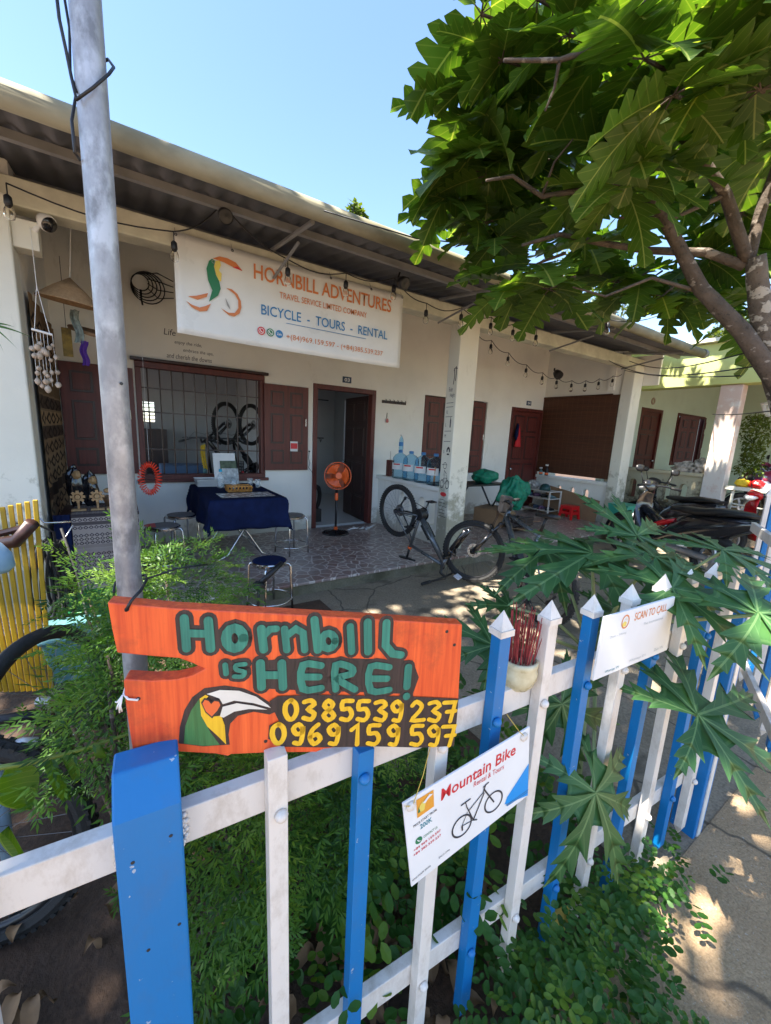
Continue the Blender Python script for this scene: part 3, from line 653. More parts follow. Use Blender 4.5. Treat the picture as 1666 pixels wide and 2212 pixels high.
text('Zalo', Mx.Translation((0, -.0008, 0)) @ MBN, (1.275, 2.44, 1.321, 2.461), K['paper'], ban, bold=.02)
mb = MB()
mb.flat([(.716, 2.912), (.74, 2.935), (.765, 2.925), (.752, 2.88), (.765, 2.82), (.79, 2.78), (.801, 2.722), (.78, 2.666), (.706, 2.602), (.735, 2.695), (.705, 2.765), (.695, 2.85)], MBN, 0)
mb.flat([(.767, 2.925), (.8, 2.935), (.808, 2.9), (.79, 2.858), (.812, 2.84), (.806, 2.78), (.792, 2.778), (.768, 2.82), (.755, 2.88)], MBN, 1)
mb.flat([(.745, 2.938), (.80, 2.966), (.861, 2.968), (.927, 2.952), (.979, 2.902), (.899, 2.912), (.83, 2.93)], MBN, 2)
mb.flat([(.899, 2.909), (.979, 2.899), (.94, 2.925)], Mx.Translation((0, -.0008, 0)) @ MBN, 3)
mb.ribbon([(.75 + .012 * math.cos(2 * PI * k / 12), 2.915 + .012 * math.sin(2 * PI * k / 12)) for k in range(12)], .005, Mx.Translation((0, -.0008, 0)) @ MBN, 0, 4, closed=True)
mb.flat([(.549, 2.612), (.61, 2.628), (.702, 2.668), (.69, 2.636), (.62, 2.6)], MBN, 2)
mb.flat([(.535, 2.575), (.575, 2.535), (.633, 2.514), (.69, 2.53), (.722, 2.592), (.68, 2.565), (.633, 2.545), (.58, 2.553)], MBN, 2)
mb.flat([(.842, 2.738), (.89, 2.738), (.935, 2.71), (.962, 2.66), (.966, 2.61), (.95, 2.56), (.905, 2.526), (.86, 2.53), (.797, 2.572), (.86, 2.548), (.91, 2.556), (.94, 2.6), (.94, 2.66), (.915, 2.7), (.88, 2.722)], MBN, 2)
mb.flat([(.835, 2.66), (.865, 2.61), (.875, 2.575), (.85, 2.6)], MBN, 4)
mb.build('hornbill_emblem', [K['green_ink'], K['yellow_ink'], K['orng_ink'], K['red_ink'], plain('grey_ink', (.3, .3, .3))], ban)
mb = MB()
for x in (.48, .9, 1.35, 1.8, 2.25, 2.635): mb.lathe([(.006, 0), (.011, 0), (.011, .003), (.006, .003)], 12, frame((x, YB - .004, 3.04 - .005 * math.sin((x - .46) / 2.19 * PI)), (0, -1, 0)), cap=False); mb.tube([(x, YB - .004, 3.04), (x, YC + .0, 3.1)], .002, 4)
mb.build('eyelets', K['chrome'], ban)

# ------------------------------------------------------------------ front fence
fen = thing('picket_fence', 'blue and white metal picket fence along the path with a thick blue post in front', 'fence', (.9, .5, 0))
MF = Mx(((FD.x, -FN.x, 0, FP.x), (FD.y, -FN.y, 0, FP.y), (0, 0, 1, 0), (0, 0, 0, 1)))   # local x along the fence, y away from the path, z up
S0 = -1.65
def rail(x0, x1, z0, z1, M=MF, par=fen, y0=.03):
    mb = MB(); mb.box((x0, y0, z0), (x1, y0 + .026, z1), M); return mb.build('rail', K['white'], par, bevel=.002)
def bolt(par, x, z, m, M=MF):
    mb = MB(); mb.lathe([(.0115, 0), (.0115, .004), (.009, .009), (.004, .012), (.0005, .0125)], 12, M @ frame((x, -.001, z), (0, -1, 0))); mb.build('bolt', K[m], par, True)
def picket(x, m, M=MF, par=fen, ztop=1.175, zb=.075, cap=True, lean=0.):
    mb = MB(); w = .0165; q = M @ Mx.Translation((x, 0, .6)) @ Mx.Rotation(lean, 4, 'Y') @ Mx.Translation((0, 0, -.6))
    mb.box((-w, 0, zb), (w, .028, ztop), q)
    b = len(mb.v); mb.add([(-w, 0, zb), (w, 0, zb), (w, .028, zb), (-w, .028, zb), (0, .014, zb - .04)], [(0, 1, 4), (1, 2, 4), (2, 3, 4), (3, 0, 4)], q)
    o = mb.build('picket', K[m], par, bevel=.0015)
    if cap:
        c = MB(); a = .0205; y0, y1 = -.005, .033; c.box((-a, y0, ztop - .001), (a, y1, ztop + .014), q)
        b_ = .0185; c.add([(-b_, y0 + .002, ztop + .0145), (b_, y0 + .002, ztop + .0145), (b_, y1 - .002, ztop + .0145), (-b_, y1 - .002, ztop + .0145), (0, .014, ztop + .056)], [(0, 1, 4), (1, 2, 4), (2, 3, 4), (3, 0, 4)], q)
        c.build('cap', K['white'], o)
    for z in (.965, .295): bolt(o, x + R.uniform(-.004, .004), z + R.uniform(-.006, .006), m, M)
    return o
rail(S0 + .04, .30, .945, 1.01); rail(S0 + .04, .30, .265, .33); rail(S0 - .9, S0 - .04, .945, 1.01); rail(S0 - .9, S0 - .04, .265, .33)
for i in range(11): picket(-1.46 + i * .1645 + (.012 if i == 2 else R.uniform(-.006, .006)), ('white', 'blue')[i % 2], lean=R.uniform(-.012, .012), ztop=(1.072, 1.02)[i] if i < 2 else 1.172 + R.uniform(-.008, .008), cap=i > 1)
for i in range(4): picket(-1.855 - i * .16, ('white', 'blue')[i % 2], zb=.05)
def post(s, h, par, M=MF, w=.042, d=.08, cut=.05, y0=-.012):
    mb = MB(); vs = [(-w, y0, -.05), (w, y0, -.05), (w, y0 + d, -.05), (-w, y0 + d, -.05), (-w, y0, h - cut), (w, y0, h - cut), (w, y0 + d, h), (-w, y0 + d, h), (-w, y0 + d * .45, h), (w, y0 + d * .45, h)]
    mb.add(vs, [(0, 3, 2, 1), (0, 1, 5, 4), (4, 5, 9, 8), (8, 9, 6, 7), (1, 2, 6, 9, 5), (3, 0, 4, 8, 7), (2, 3, 7, 6)], M @ Mx.Translation((s, 0, 0)))
    o = mb.build('post', K['blue'], par, bevel=.003)
    n = MB()
    for x, z in ((-.022, h - .12), (.026, h - .1), (-.012, h - .285), (.03, h - .265)): n.lathe([(.0028, 0), (.0022, .0008), (.0001, .001)], 8, M @ frame((s + x, y0 - .0002, z), (0, -1, 0)))
    n.build('nail_holes', K['black'], o); return o
post(S0, 1.115, fen)
w_ = MB()
for sx in (-.043, .043):
    for k in range(16): a = S0 + sx + R.uniform(-.004, .004); z = .95 + k * .0035; w_.lathe([(R.uniform(.003, .006), 0), (.003, .003), (.0005, .0045)], 6, MF @ frame((a, .028, z + R.uniform(-.003, .003)), (0, -1, 0)))
    w_.build('weld_bead', K['white'], fen, True); w_ = MB()
# corner post with a white strip
cp = post(.315, 1.21, fen, w=.04, d=.09, cut=.012)
mb = MB(); mb.box((.299, -.0165, -.02), (.329, -.0125, 1.19), MF); mb.build('white_strip', K['white'], cp)
# open gate leaf on the right
ga = thing('picket_gate', 'blue and white picket gate leaf standing open at the right edge of the picture', 'gate', (2.9, .5, 0))
gd = V((.51, .23, 0)).normalized(); MG = Mx(((-gd.x, gd.y, 0, 3.42), (-gd.y, -gd.x, 0, .735), (0, 0, 1, 0), (0, 0, 0, 1)))
MG = Mx(((gd.x, -gd.y, 0, 2.44), (gd.y, gd.x, 0, .3), (0, 0, 1, 0), (0, 0, 0, 1)))
for z in (.3, 1.08): rail(-.1, 1.25, z, z + .06, MG, ga)
for i in range(9): picket(i * .145, ('white', 'blue')[i % 2], MG, ga, ztop=1.33, zb=.2, cap=i % 2 == 0)

# ------------------------------------------------------------------ galvanised pole
pl = thing('galvanised_pole', 'tall mottled galvanised steel pole behind the orange board', 'pole', (.004, .85, 0))
mb = MB(); mb.tube([(.004, .85, -.1), (.002, .85, 2), (0, .85, 4.6)], .0205, 24); o = mb.build('shaft', K['galv'], pl, True)
mb = MB(); mb.tube([(.012, .83, 1.662), (.0125, .8285, 1.662)], .0025, 8); mb.build('drill_hole', K['black'], o)
wr = thing('loose_pole_cable', 'dark cable looped around the upper part of the steel pole', 'cable', (0, .85, 2.3))
def pp(x, y, yy=.82): return P(x, y, y=yy)
mb = MB(); mb.tube([pp(120, -30, .84), pp(128, 40, .84), pp(143, 110, .84), pp(155, 170, .85), pp(165, 215, .83), pp(200, 190, .822), pp(235, 160, .83), pp(246, 145, .85), pp(234, 128, .87), pp(200, 140, .875), pp(165, 200, .87), pp(155, 260, .85), pp(162, 330, .83), pp(172, 345, .845)], .0022, 6)
mb.tube([pp(135, -30, .86), pp(150, 60, .86), pp(152, 160, .86), pp(168, 200, .84)], .0018, 6); mb.build('cable', K['cable'], wr, True)

# ------------------------------------------------------------------ hand-painted orange board
SU = V((.956, -.2934, 0)).normalized(); SN = V((SU.y, -SU.x, 0)); SA = P((250 + 30 / 1.666) / 1.157, (1450 + 200 / 1.666) / 1.157, y=.655)
MS = Mx(((SU.x, 0, SN.x, SA.x), (SU.y, 0, SN.y, SA.y), (0, 1, 0, 0), (0, 0, 0, 1)))
def S(x, y):                       # tracing units of the board's face -> metres on the board
    x /= 1000; y /= 1000; w = -.152911 * x - .104363 * y + 1
    return ((.285835 * x - .025059 * y - .003563) / w, (-.228492 * x - .493466 * y + 1.382805) / w)
bd = thing('painted_board', 'orange wooden board with green hand-painted words, yellow phone numbers and a hornbill head', 'sign', (.25, .58, 1.2))
out = [(30, 92), (300, 116), (700, 136), (1100, 157), (1505, 180), (1500, 300), (1494, 400), (1488, 520), (1478, 600), (1470, 683), (1330, 690), (1150, 686), (1000, 690), (930, 700), (900, 713), (700, 716), (545, 724), (535, 732), (480, 722), (300, 713), (135, 705), (118, 600), (104, 500), (97, 420), (105, 412), (220, 418), (320, 412), (385, 396), (425, 375), (438, 368), (420, 362), (385, 345), (330, 325), (230, 318), (70, 303), (48, 200)]
mb = MB(); mb.prism([S(*p) for p in out], -.026, MS); o = mb.build('board', K['orange'], bd, bevel=.002)
F1 = {'H': ([(0, 0), (.05, 1)], [(.85, 0), (.9, 1)], [(.05, .5), (.85, .5)]), 'E': ([(.9, .02), (.05, 0), (.05, 1), (.9, .97)], [(.05, .5), (.8, .5)]), 'R': ([(0, 1), (0, 0), (.7, .08), (.75, .35), (.1, .55), (.9, 1)],), '!': ([(.5, 0), (.42, .66)], [(.4, .98), (.41, 1.0)]),
      '0': ([(.5, 0), (.12, .2), (.05, .6), (.3, .95), (.65, .95), (.92, .6), (.85, .2), (.55, .01)],), '3': ([(.1, .08), (.6, 0), (.85, .2), (.4, .45), (.85, .68), (.6, .98), (.05, .9)],), '8': ([(.5, .47), (.15, .25), (.45, 0), (.8, .2), (.5, .47), (.1, .75), (.45, 1), (.88, .78), (.55, .5)],),
      '5': ([(.9, 0), (.2, .03), (.15, .42), (.65, .4), (.85, .7), (.55, .98), (.05, .92)],), '9': ([(.8, .2), (.5, 0), (.12, .22), (.35, .5), (.75, .4), (.82, .1), (.78, .6), (.6, .98), (.2, .95)],), '2': ([(.08, .2), (.4, 0), (.8, .2), (.6, .5), (.05, .95), (.95, .93)],), '7': ([(.05, .03), (.9, 0), (.5, 1)], [(.25, .5), (.9, .45)]),
      '6': ([(.7, 0), (.25, .3), (.1, .7), (.4, 1), (.85, .75), (.6, .5), (.15, .65)],), '1': ([(.1, .25), (.55, 0), (.5, 1)],)}
def smooth_pts(pts, n=3):
    if len(pts) < 4: return pts
    out = []
    for i in range(len(pts) - 1):
        p0, p1, p2, p3 = pts[max(i - 1, 0)], pts[i], pts[i + 1], pts[min(i + 2, len(pts) - 1)]
        for k in range(n):
            t = k / n
            out.append(tuple(.5 * (2 * p1[j] + (p2[j] - p0[j]) * t + (2 * p0[j] - 5 * p1[j] + 4 * p2[j] - p3[j]) * t * t + (3 * p1[j] - p0[j] - 3 * p2[j] + p3[j]) * t ** 3) for j in (0, 1)))
    return out + [pts[-1]]
word = []
c_ = lambda cx, cy, rx, ry, n=12, a0=0, a1=2 * PI: [(cx + rx * math.cos(a0 + (a1 - a0) * k / n), cy + ry * math.sin(a0 + (a1 - a0) * k / n)) for k in range(n + 1)]
word += [([(352, 155), (362, 282)], 30), ([(452, 165), (462, 282)], 32), ([(365, 218), (450, 220)], 30), (c_(562, 238, 36, 42), 36), ([(672, 198), (682, 285)], 32), ([(684, 225), (708, 200), (734, 198)], 28), ([(768, 198), (778, 286)], 28), ([(780, 225), (815, 198), (845, 215), (852, 286)], 28), ([(892, 160), (906, 286)], 32), (c_(950, 248, 28, 32), 30), ([(1040, 188), (1046, 292)], 30), ([(1112, 170), (1114, 292)], 34), ([(1190, 172), (1186, 265), (1215, 300), (1250, 305)], 34)]
word += [([(522, 348), (526, 385)], 20), (smooth_pts([(605, 345), (568, 350), (570, 368), (602, 378), (592, 396), (560, 396)]), 18)]
def place(ch, x, y, w, h, th):
    for pl_ in F1[ch]: word.append(([(x + a * w, y + b * h) for a, b in smooth_pts(list(pl_))], th))
place('H', 668, 340, 104, 100, 33); place('E', 840, 348, 88, 98, 30); place('R', 980, 348, 88, 100, 30); place('E', 1120, 354, 90, 98, 30); place('!', 1240, 355, 80, 122, 34)
g0, g1 = MB(), MB()
for i, (pts, th) in enumerate(word):
    q = [S(*p) for p in pts]; k = th / 1000 * .42
    g0.ribbon(q, k + .0125, MS, .0004 + i * .00003); g1.ribbon(q, k, MS, .0018 + i * .00003)
g0.flat([S(*p) for p in ((640, 335), (770, 325), (1000, 320), (1300, 330), (1325, 400), (1300, 470), (1100, 462), (900, 458), (660, 448))], MS); 
for v in g0.v[-9:]: v += SN * .0003
g0.build('letter_outline', K['sblack'], bd); g1.build('green_lettering', K['sgreen'], bd)
g2, g3 = MB(), MB()
g2.flat([S(*p) for p in ((705, 500), (740, 478), (900, 472), (1180, 476), (1300, 478), (1488, 486), (1478, 600), (1469, 682), (1330, 689), (1150, 685), (930, 690), (760, 688), (700, 655), (705, 600), (745, 582))], MS); g2.v = [v + SN * .0016 for v in g2.v]
i = 0
for row, y, xs, w in (('0385539237', 493, (768, 845, 925, 1000, 1068, 1140, 1208, 1292, 1362, 1425), 54), ('0969159597', 592, (715, 798, 868, 945, 1040, 1110, 1192, 1288, 1358, 1420), 56)):
    for ch, x in zip(row, xs):
        for pl_ in F1[ch]:
            g3.ribbon([S(x + a * w, y + b * 80 + (x - 700) * .008) for a, b in smooth_pts(list(pl_))], .0086, MS, .0024 + i * .00003); i += 1
g2.build('number_backing', K['sblack'], bd); g3.build('yellow_numbers', K['syellow'], bd)
hb = MB()
for k, (mi, poly) in enumerate((
    (0, [(328, 678), (333, 610), (352, 540), (385, 485), (435, 448), (520, 436), (600, 448), (660, 475), (705, 505), (732, 545), (706, 556), (640, 545), (575, 562), (543, 595), (536, 640), (541, 682), (430, 690)]),
    (1, [(350, 678), (356, 605), (380, 540), (414, 492), (425, 560), (460, 630), (500, 683), (430, 687)]),
    (2, [(416, 490), (440, 474), (452, 480), (432, 505), (436, 540), (462, 566), (505, 560), (520, 600), (526, 680), (494, 648), (448, 606), (422, 560)]),
    (3, [(445, 470), (500, 453), (580, 456), (650, 480), (700, 515), (712, 527), (640, 507), (560, 497), (512, 512), (498, 488), (470, 478)]),
    (3, [(512, 522), (570, 507), (640, 517), (698, 533), (620, 531), (560, 542), (515, 567), (500, 562)]),
    (0, [(422, 505), (435, 486), (455, 490), (464, 502), (478, 490), (500, 494), (508, 512), (495, 540), (468, 570), (440, 545)]),
    (4, [(428, 508), (438, 492), (454, 497), (464, 510), (478, 497), (496, 500), (502, 514), (490, 536), (467, 561), (443, 541)]))):
    n0 = len(hb.v); hb.flat([S(*p) for p in poly], MS, mi)
    for i in range(n0, len(hb.v)): hb.v[i] = hb.v[i] + SN * (.0005 + .0004 * k)
hb.build('hornbill_head', [K['sblack'], K['bgreen'], K['syellow'], K['swhite'], K['sred']], bd)
mb = MB()
for p in ((1441, 210), (1472, 265), (112, 122), (160, 494), (690, 668)): a = S(*p); mb.lathe([(.0032, 0), (.0026, .0008), (.0002, .001)], 10, MS @ Mx.Translation((a[0], a[1], .0002)))
mb.build('nail_holes', K['black'], bd)
def SP(x, y, off=0.): a = S(x, y); return MS @ V((a[0], a[1], off))
zt = thing('cable_tie', 'black cable tie through the top left hole of the orange board', 'cable tie', SP(112, 122))
mb = MB(); mb.tube([SP(112, 122, -.01), SP(112, 122, .003), SP(135, 80, .004), SP(160, 55, -.01), V((.03, .83, 1.315)), V((.03, .875, 1.31)), V((-.02, .88, 1.3)), V((-.022, .83, 1.3))], .0024, 6); mb.tube([V((.028, .83, 1.316)), V((.08, .84, 1.325)), V((.14, .86, 1.32))], .0018, 5); mb.build('strap', K['cable'], zt, True)
st = thing('white_string', 'knotted white string tying the lower left of the orange board', 'string', SP(100, 494))
mb = MB(); mb.tube([SP(160, 494, -.008), SP(158, 494, .003), SP(120, 490, .003), SP(95, 482, -.004), SP(88, 480, -.02)], .0017, 6)
for dx, dy in ((-20, 60), (-8, 75), (2, 70), (-25, 30)): mb.tube([SP(94, 478, 0), SP(88 + dx * .5, 490 + dy * .4, .004), SP(88 + dx, 480 + dy, -.002)], .0012, 5)
mb.build('string', K['paper'], st, True)

# ------------------------------------------------------------------ bike rental sign hung on the pickets
MM = Mx(((FD.x, 0, FN.x, FP.x), (FD.y, 0, FN.y, FP.y), (0, 1, 0, 0), (0, 0, 0, 1))) @ Mx.Translation((0, 0, .036))
ms = thing('bike_rental_sign', 'white printed board with red heading and a bicycle picture hung on yellow string', 'sign', fpt(-1.05, .036, .82))
q4 = [(-1.237, .908), (-.896, .956), (-.87, .757), (-1.201, .688)]
mb = MB(); mb.prism(q4, -.004, MM); mb.build('board', K['paper'], ms, bevel=.0008)
sa = math.atan2(.957 - .908, .341)
MM2 = MM @ Mx.Translation((-1.237, .908, .0006)) @ Mx.Rotation(sa, 4, 'Z')            # x along the top edge
def L2(x, z): c, s_ = math.cos(-sa), math.sin(-sa); x += 1.237; z -= .908; return (x * c - z * s_, x * s_ + z * c)
def tbox(s_, a, b, h, m, bold=.0, shear=0.):
    """words between two baseline points (fence coordinates), cap height h"""
    A, B = L2(*a), L2(*b); an = math.atan2(B[1] - A[1], B[0] - A[0]); ln = math.hypot(B[0] - A[0], B[1] - A[1])
    return text(s_, MM2 @ Mx.Translation((A[0], A[1], 0)) @ Mx.Rotation(an, 4, 'Z'), (0, 0, ln, h), K[m], ms, bold=bold, shear=shear)
tbox('Mountain Bike', (-1.143, .870), (-.934, .899), .029, 'red_ink', .013, .12); tbox('Rental & Tours', (-1.055, .864), (-.967, .874), .0135, 'red_ink', .0, .12)
tbox('PRICE START FROM:', (-1.207, .838), (-1.151, .852), .006, 'dark_ink', .01); tbox('200K', (-1.19, .825), (-1.161, .831), .0125, 'teal_ink', .02)
tbox('CONTACT US', (-1.18, .799), (-1.146, .806), .006, 'green_ink', .01); tbox('+84 969.159.597', (-1.202, .777), (-1.136, .793), .0065, 'red_ink', .01); tbox('+84 385.539.237', (-1.202, .765), (-1.134, .780), .0065, 'red_ink', .01)
tbox('WHATSAPP (ENG)', (-1.2, .70), (-1.155, .713), .006, 'dark_ink', .01); tbox('ZALO (VN)', (-1.135, .72), (-1.106, .727), .006, 'dark_ink', .01)
PM_ = [plain('sign_blue', (.01, .28, .72), .35), plain('sign_orange', (.75, .33, .04), .4), K['yellow_ink'], K['paper'], K['green_ink'], plain('small_print', (.03, .2, .45))]
pr_ = MB()
pr_.flat([L2(*p) for p in ((-.950, .770), (-.945, .787), (-.8835, .853), (-.8712, .7585))], MM2, 0)
for i in range(2): pr_.ribbon([L2(-.945 + i * .004, .7665 - i * .004), L2(-.874, .776 - i * .006)], .0028, MM2, .0005, 5)
pr_.build('blue_corner', PM_, ms); pr_ = MB()
pr_.flat([L2(*p) for p in ((-1.206, .902), (-1.165, .908), (-1.16, .866), (-1.2, .857))], MM2, 1)
pr_.flat([L2(*p) for p in ((-1.2, .87), (-1.196, .886), (-1.19, .893), (-1.183, .886), (-1.184, .872), (-1.187, .869))], Mx.Translation(FN * .0005) @ MM2, 2)
pr_.flat([L2(*p) for p in ((-1.19, .889), (-1.175, .903), (-1.166, .9), (-1.178, .893), (-1.184, .886))], Mx.Translation(FN * .001) @ MM2, 3)
pr_.flat([L2(*p) for p in ((-1.2, .87), (-1.199, .883), (-1.194, .87))], Mx.Translation(FN * .001) @ MM2, 4)
pr_.build('bird_emblem', PM_, ms); pr_ = MB()
C_ = L2(-1.192, .8); pr_.flat([(C_[0] + .0085 * math.cos(2 * PI * k / 20), C_[1] + .0085 * math.sin(2 * PI * k / 20)) for k in range(20)], MM2, 4)
pr_.ribbon([(C_[0] - .003, C_[1] + .003), (C_[0] - .001, C_[1] - .001), (C_[0] + .003, C_[1] - .003)], .002, MM2, .0004, 3)
pr_.build('phone_symbol', PM_, ms)
bk = MB(); z = 0
for c0 in ((-1.078, .776), (-.988, .796)):
    C_ = L2(*c0); bk.ribbon([(C_[0] + .0262 * math.cos(2 * PI * k / 32), C_[1] + .0262 * math.sin(2 * PI * k / 32)) for k in range(32)], .0042, MM2, .0002, closed=True)
for a, b, w in (((-1.078, .776), (-1.046, .776), .0024), ((-1.078, .776), (-1.066, .806), .0018), ((-1.046, .776), (-1.07, .822), .0028), ((-1.07, .822), (-1.074, .834), .0022), ((-1.086, .833), (-1.062, .838), .0034), ((-1.046, .776), (-1.022, .834), .0034), ((-1.063, .808), (-1.024, .838), .0026), ((-1.024, .846), (-.988, .796), .0036), ((-1.024, .84), (-1.02, .854), .003), ((-1.026, .852), (-1.012, .858), .003), ((-1.046, .776), (-1.036, .772), .003), ((-1.078, .776), (-1.076, .765), .004)):
    z += .00005; bk.ribbon([L2(*a), L2(*b)], w, MM2, .0003 + z)
bk.build('bicycle_picture', K['dark_ink'], ms)
mb = MB()
for x, z in ((-1.219, .896), (-.914, .937)): mb.lathe([(.0105, 0), (.0105, .003), (.006, .0065), (.0005, .007)], 14, MM @ Mx.Translation((x, z, .0008)))
mb.build('cap_nut', K['white'], ms, True)
mb = MB(); a = MM @ V((-1.217, .9, .006)); b = MM @ V((-.915, .94, .006))
mb.tube([a, MM @ V((-1.19, .95, -.004)), fpt(-1.155, .01, 1.01)], .0009, 5); mb.build('string', plain('yellow_string', (.55, .38, .06), .7), ms); mb = MB(); mb.tube([b, MM @ V((-.93, .955, .0)), fpt(-.945, .008, .985)], .0009, 5)
for dx in (-.02, -.016, -.01): mb.tube([a, MM @ V((-1.217 + dx, .9 + R.uniform(-.004, .008), .005))], .0006, 4)
mb.build('string', bpy.data.materials['yellow_string'], ms)

# ------------------------------------------------------------------ scan sign
ss = thing('scan_sign', 'white printed board with orange heading fixed to the farther pickets', 'sign', fpt(-.5, .036, 1.1))
mb = MB(); mb.prism([(-.668, 1.183), (-.335, 1.183), (-.322, 1.013), (-.674, 1.010)], -.006, MM); mb.build('board', [K['paper']], ss, bevel=.0008)
MQ = MM @ Mx.Translation((0, 0, .0006))
text('SCAN TO CALL', MQ, (-.532, 1.147, -.372, 1.17), K['orng_ink'], ss, bold=.012)
pq = MB(); pq.ribbon([(-.573 + .0155 * math.cos(2 * PI * k / 24), 1.153 + .0175 * math.sin(2 * PI * k / 24)) for k in range(24)], .004, MQ, 0, 0, closed=True)
pq.flat([(-.583, 1.14), (-.585, 1.15), (-.576, 1.155), (-.566, 1.15), (-.568, 1.14)], MQ, 1); pq.flat([(-.578, 1.157), (-.571, 1.164), (-.563, 1.156)], MQ, 2)
pq.build('round_emblem', [K['orng_ink'], K['yellow_ink'], K['swhite']], ss)
text('Zalo - Hong', MQ, (-.632, 1.116, -.56, 1.124), plain('pale_ink', (.45, .5, .52)), ss); text('The International', MQ, (-.482, 1.124, -.384, 1.132), bpy.data.materials['pale_ink'], ss)
text('Whatsapp VN', MQ, (-.63, 1.018, -.568, 1.027), K['teal_ink'], ss); text('Whatsapp EN', MQ, (-.524, 1.022, -.442, 1.031), bpy.data.materials['pale_ink'], ss); text('Zalo VN', MQ, (-.4, 1.027, -.352, 1.036), bpy.data.materials['pale_ink'], ss)

# ------------------------------------------------------------------ incense pot on the fence rail
ip = thing('incense_pot', 'yellowed ceramic pot full of red incense sticks wedged between two pickets', 'incense pot', fpt(-.86, -.05, 1.0))
q = Mx.Translation(fpt(-.858, -.048, 1.0))
mb = MB(); mb.lathe([(.02, 0), (.032, .002), (.04, .012), (.046, .03), (.0475, .045), (.044, .058), (.046, .064), (.046, .076), (.0405, .078), (.04, .066), (.001, .062)], 28, q, cap=False)
mb.build('pot', K['pot'], ip, True)
mb = MB()
for i in range(70):
    a = R.uniform(0, 2 * PI); r = .034 * math.sqrt(R.random()); ln = R.uniform(.09, .15); b = V((r * math.cos(a), r * math.sin(a), .06)); t_ = V((b.x * R.uniform(1.1, 1.7), b.y * R.uniform(1.1, 1.7), .06 + ln)); mb.tube([q @ b, q @ t_], .0011, 4)
mb.build('incense_sticks', K['incense'], ip)
# ------------------------------------------------------------------ veranda: table, stools, fan, bottles
tb = thing('folding_table', 'steel folding table under the navy cloth in front of the barred window', 'table', (1.12, 4.85, ZF))
mb = MB(); mb.box((.74, 4.22, .845), (1.5, 5.5, .868)); mb.build('table_top', K['steel'], tb)
for y in (4.45, 5.25):
    mb = MB(); mb.tube([(1.46, y, ZF + .02), (1.3, y, ZF + .09), (1.12, y, .5), (.86, y, .842)], .013, 8); mb.build('leg', K['chrome'], tb, True)
    mb = MB(); mb.tube([(.78, y + .03, ZF + .02), (.94, y + .03, ZF + .09), (1.12, y + .03, .5), (1.38, y + .03, .842)], .013, 8); mb.build('leg', K['chrome'], tb, True)
mb = MB(); mb.cyl((1.12, 4.4, .5), (1.12, 5.3, .5), .01, 8); mb.cyl((1.3, 4.45, .21), (1.3, 5.25, .21), .009, 8); mb.build('stretcher', K['chrome'], tb, True)
def cloth(u, v):
    # u around the four edges, v from the centre outwards and down
    pass
mb = MB(); NU, NV = 44, 60; x0, x1, y0, y1 = .735, 1.505, 4.215, 5.505; dr = .33
def cf(u, v):
    X = x0 - dr + (x1 - x0 + 2 * dr) * u; Y = y0 - dr + (y1 - y0 + 2 * dr) * v
    ox = max(0, x0 - X) - max(0, X - x1); oy = max(0, y0 - Y) - max(0, Y - y1)   # signed overhang
    ax, ay = abs(ox), abs(oy); x = min(max(X, x0), x1); y = min(max(Y, y0), y1); z = .874
    if ax or ay:
        d = max(ax, ay); corner = min(ax, ay)
        fl = .02 + .028 * math.sin(Y * 13 + X * 5) * (d / dr) + .018 * math.sin(X * 21 - Y * 3) * (d / dr) + .06 * corner
        hx = (-1 if ox > 0 else 1) if ax else 0; hy = (-1 if oy > 0 else 1) if ay else 0
        sc = min(1, d / .05)
        x += hx * fl * sc * (1 if ax >= ay else .6 + .4 * ax / max(ay, 1e-6)); y += hy * fl * sc * (1 if ay >= ax else .6 + .4 * ay / max(ax, 1e-6))
        z -= max(0, d - .012) * (1 if not corner else 1) + .12 * corner
    else: z += .0015 * math.sin(X * 30) * math.sin(Y * 22)
    return (x, y, z)
mb.grid(cf, NU, NV, uv=False); o = tag(mb.build('tablecloth', K['navy'], smooth=True), 'navy blue cloth draped over the folding table', 'tablecloth'); o.modifiers.new('t', 'SOLIDIFY').thickness = .003
TZ = .880
def stool(name, label, x, y, z0, h, m, grp='steel stools'):
    t = thing(name, label, 'stool', (x, y, z0), grp); q = Mx.Translation((x, y, z0))
    mb = MB(); mb.lathe([(.001, h), (.12, h), (.15, h - .004), (.156, h - .012), (.156, h - .03), (.15, h - .036), (.001, h - .036)], 32, q, cap=False); st_ = mb.build('seat_rim', K['chrome'], t, 'auto')
    mb = MB(); mb.lathe([(.001, h + .004), (.12, h + .004), (.142, h + .0005), (.144, h - .002)], 32, q, cap=False); mb.build('seat', K[m], t, True)
    for k in range(4):
        a = PI / 4 + k * PI / 2 + .3; c, s_ = math.cos(a), math.sin(a); mb = MB()
        mb.tube([(c * .13, s_ * .13, h - .028), (c * .168, s_ * .168, h - .03), (c * .182, s_ * .182, h - .055), (c * .19, s_ * .19, h * .5), (c * .2, s_ * .2, .0)], .0105, 8, q); mb.build('leg', K['chrome'], t, True)
    mb = MB(); mb.torus(.197, .008, 36, 8, q @ Mx.Translation((0, 0, .1))); mb.build('foot_ring', K['chrome'], t, True)
    return t
stool('steel_stool', 'steel stool with navy top standing in the yard before the veranda step', 1.07, 3.42, .0, .455, 'navy')
stool('steel_stool', 'steel stool with pale top at the right end of the navy table', 1.72, 4.62, ZF, .47, 'steel')
rs = stool('steel_stool', 'steel stool with a red patch on its seat left of the navy table', .34, 4.55, ZF, .47, 'steel')
mb = MB(); mb.flat([(.30 + .1 * math.cos(a) - .03, 4.55 + .1 * math.sin(a)) for a in [PI * .5 + PI * k / 10 for k in range(11)]], Mx.Translation((0, 0, ZF + .476))); mb.build('red_patch', K['red'], rs)
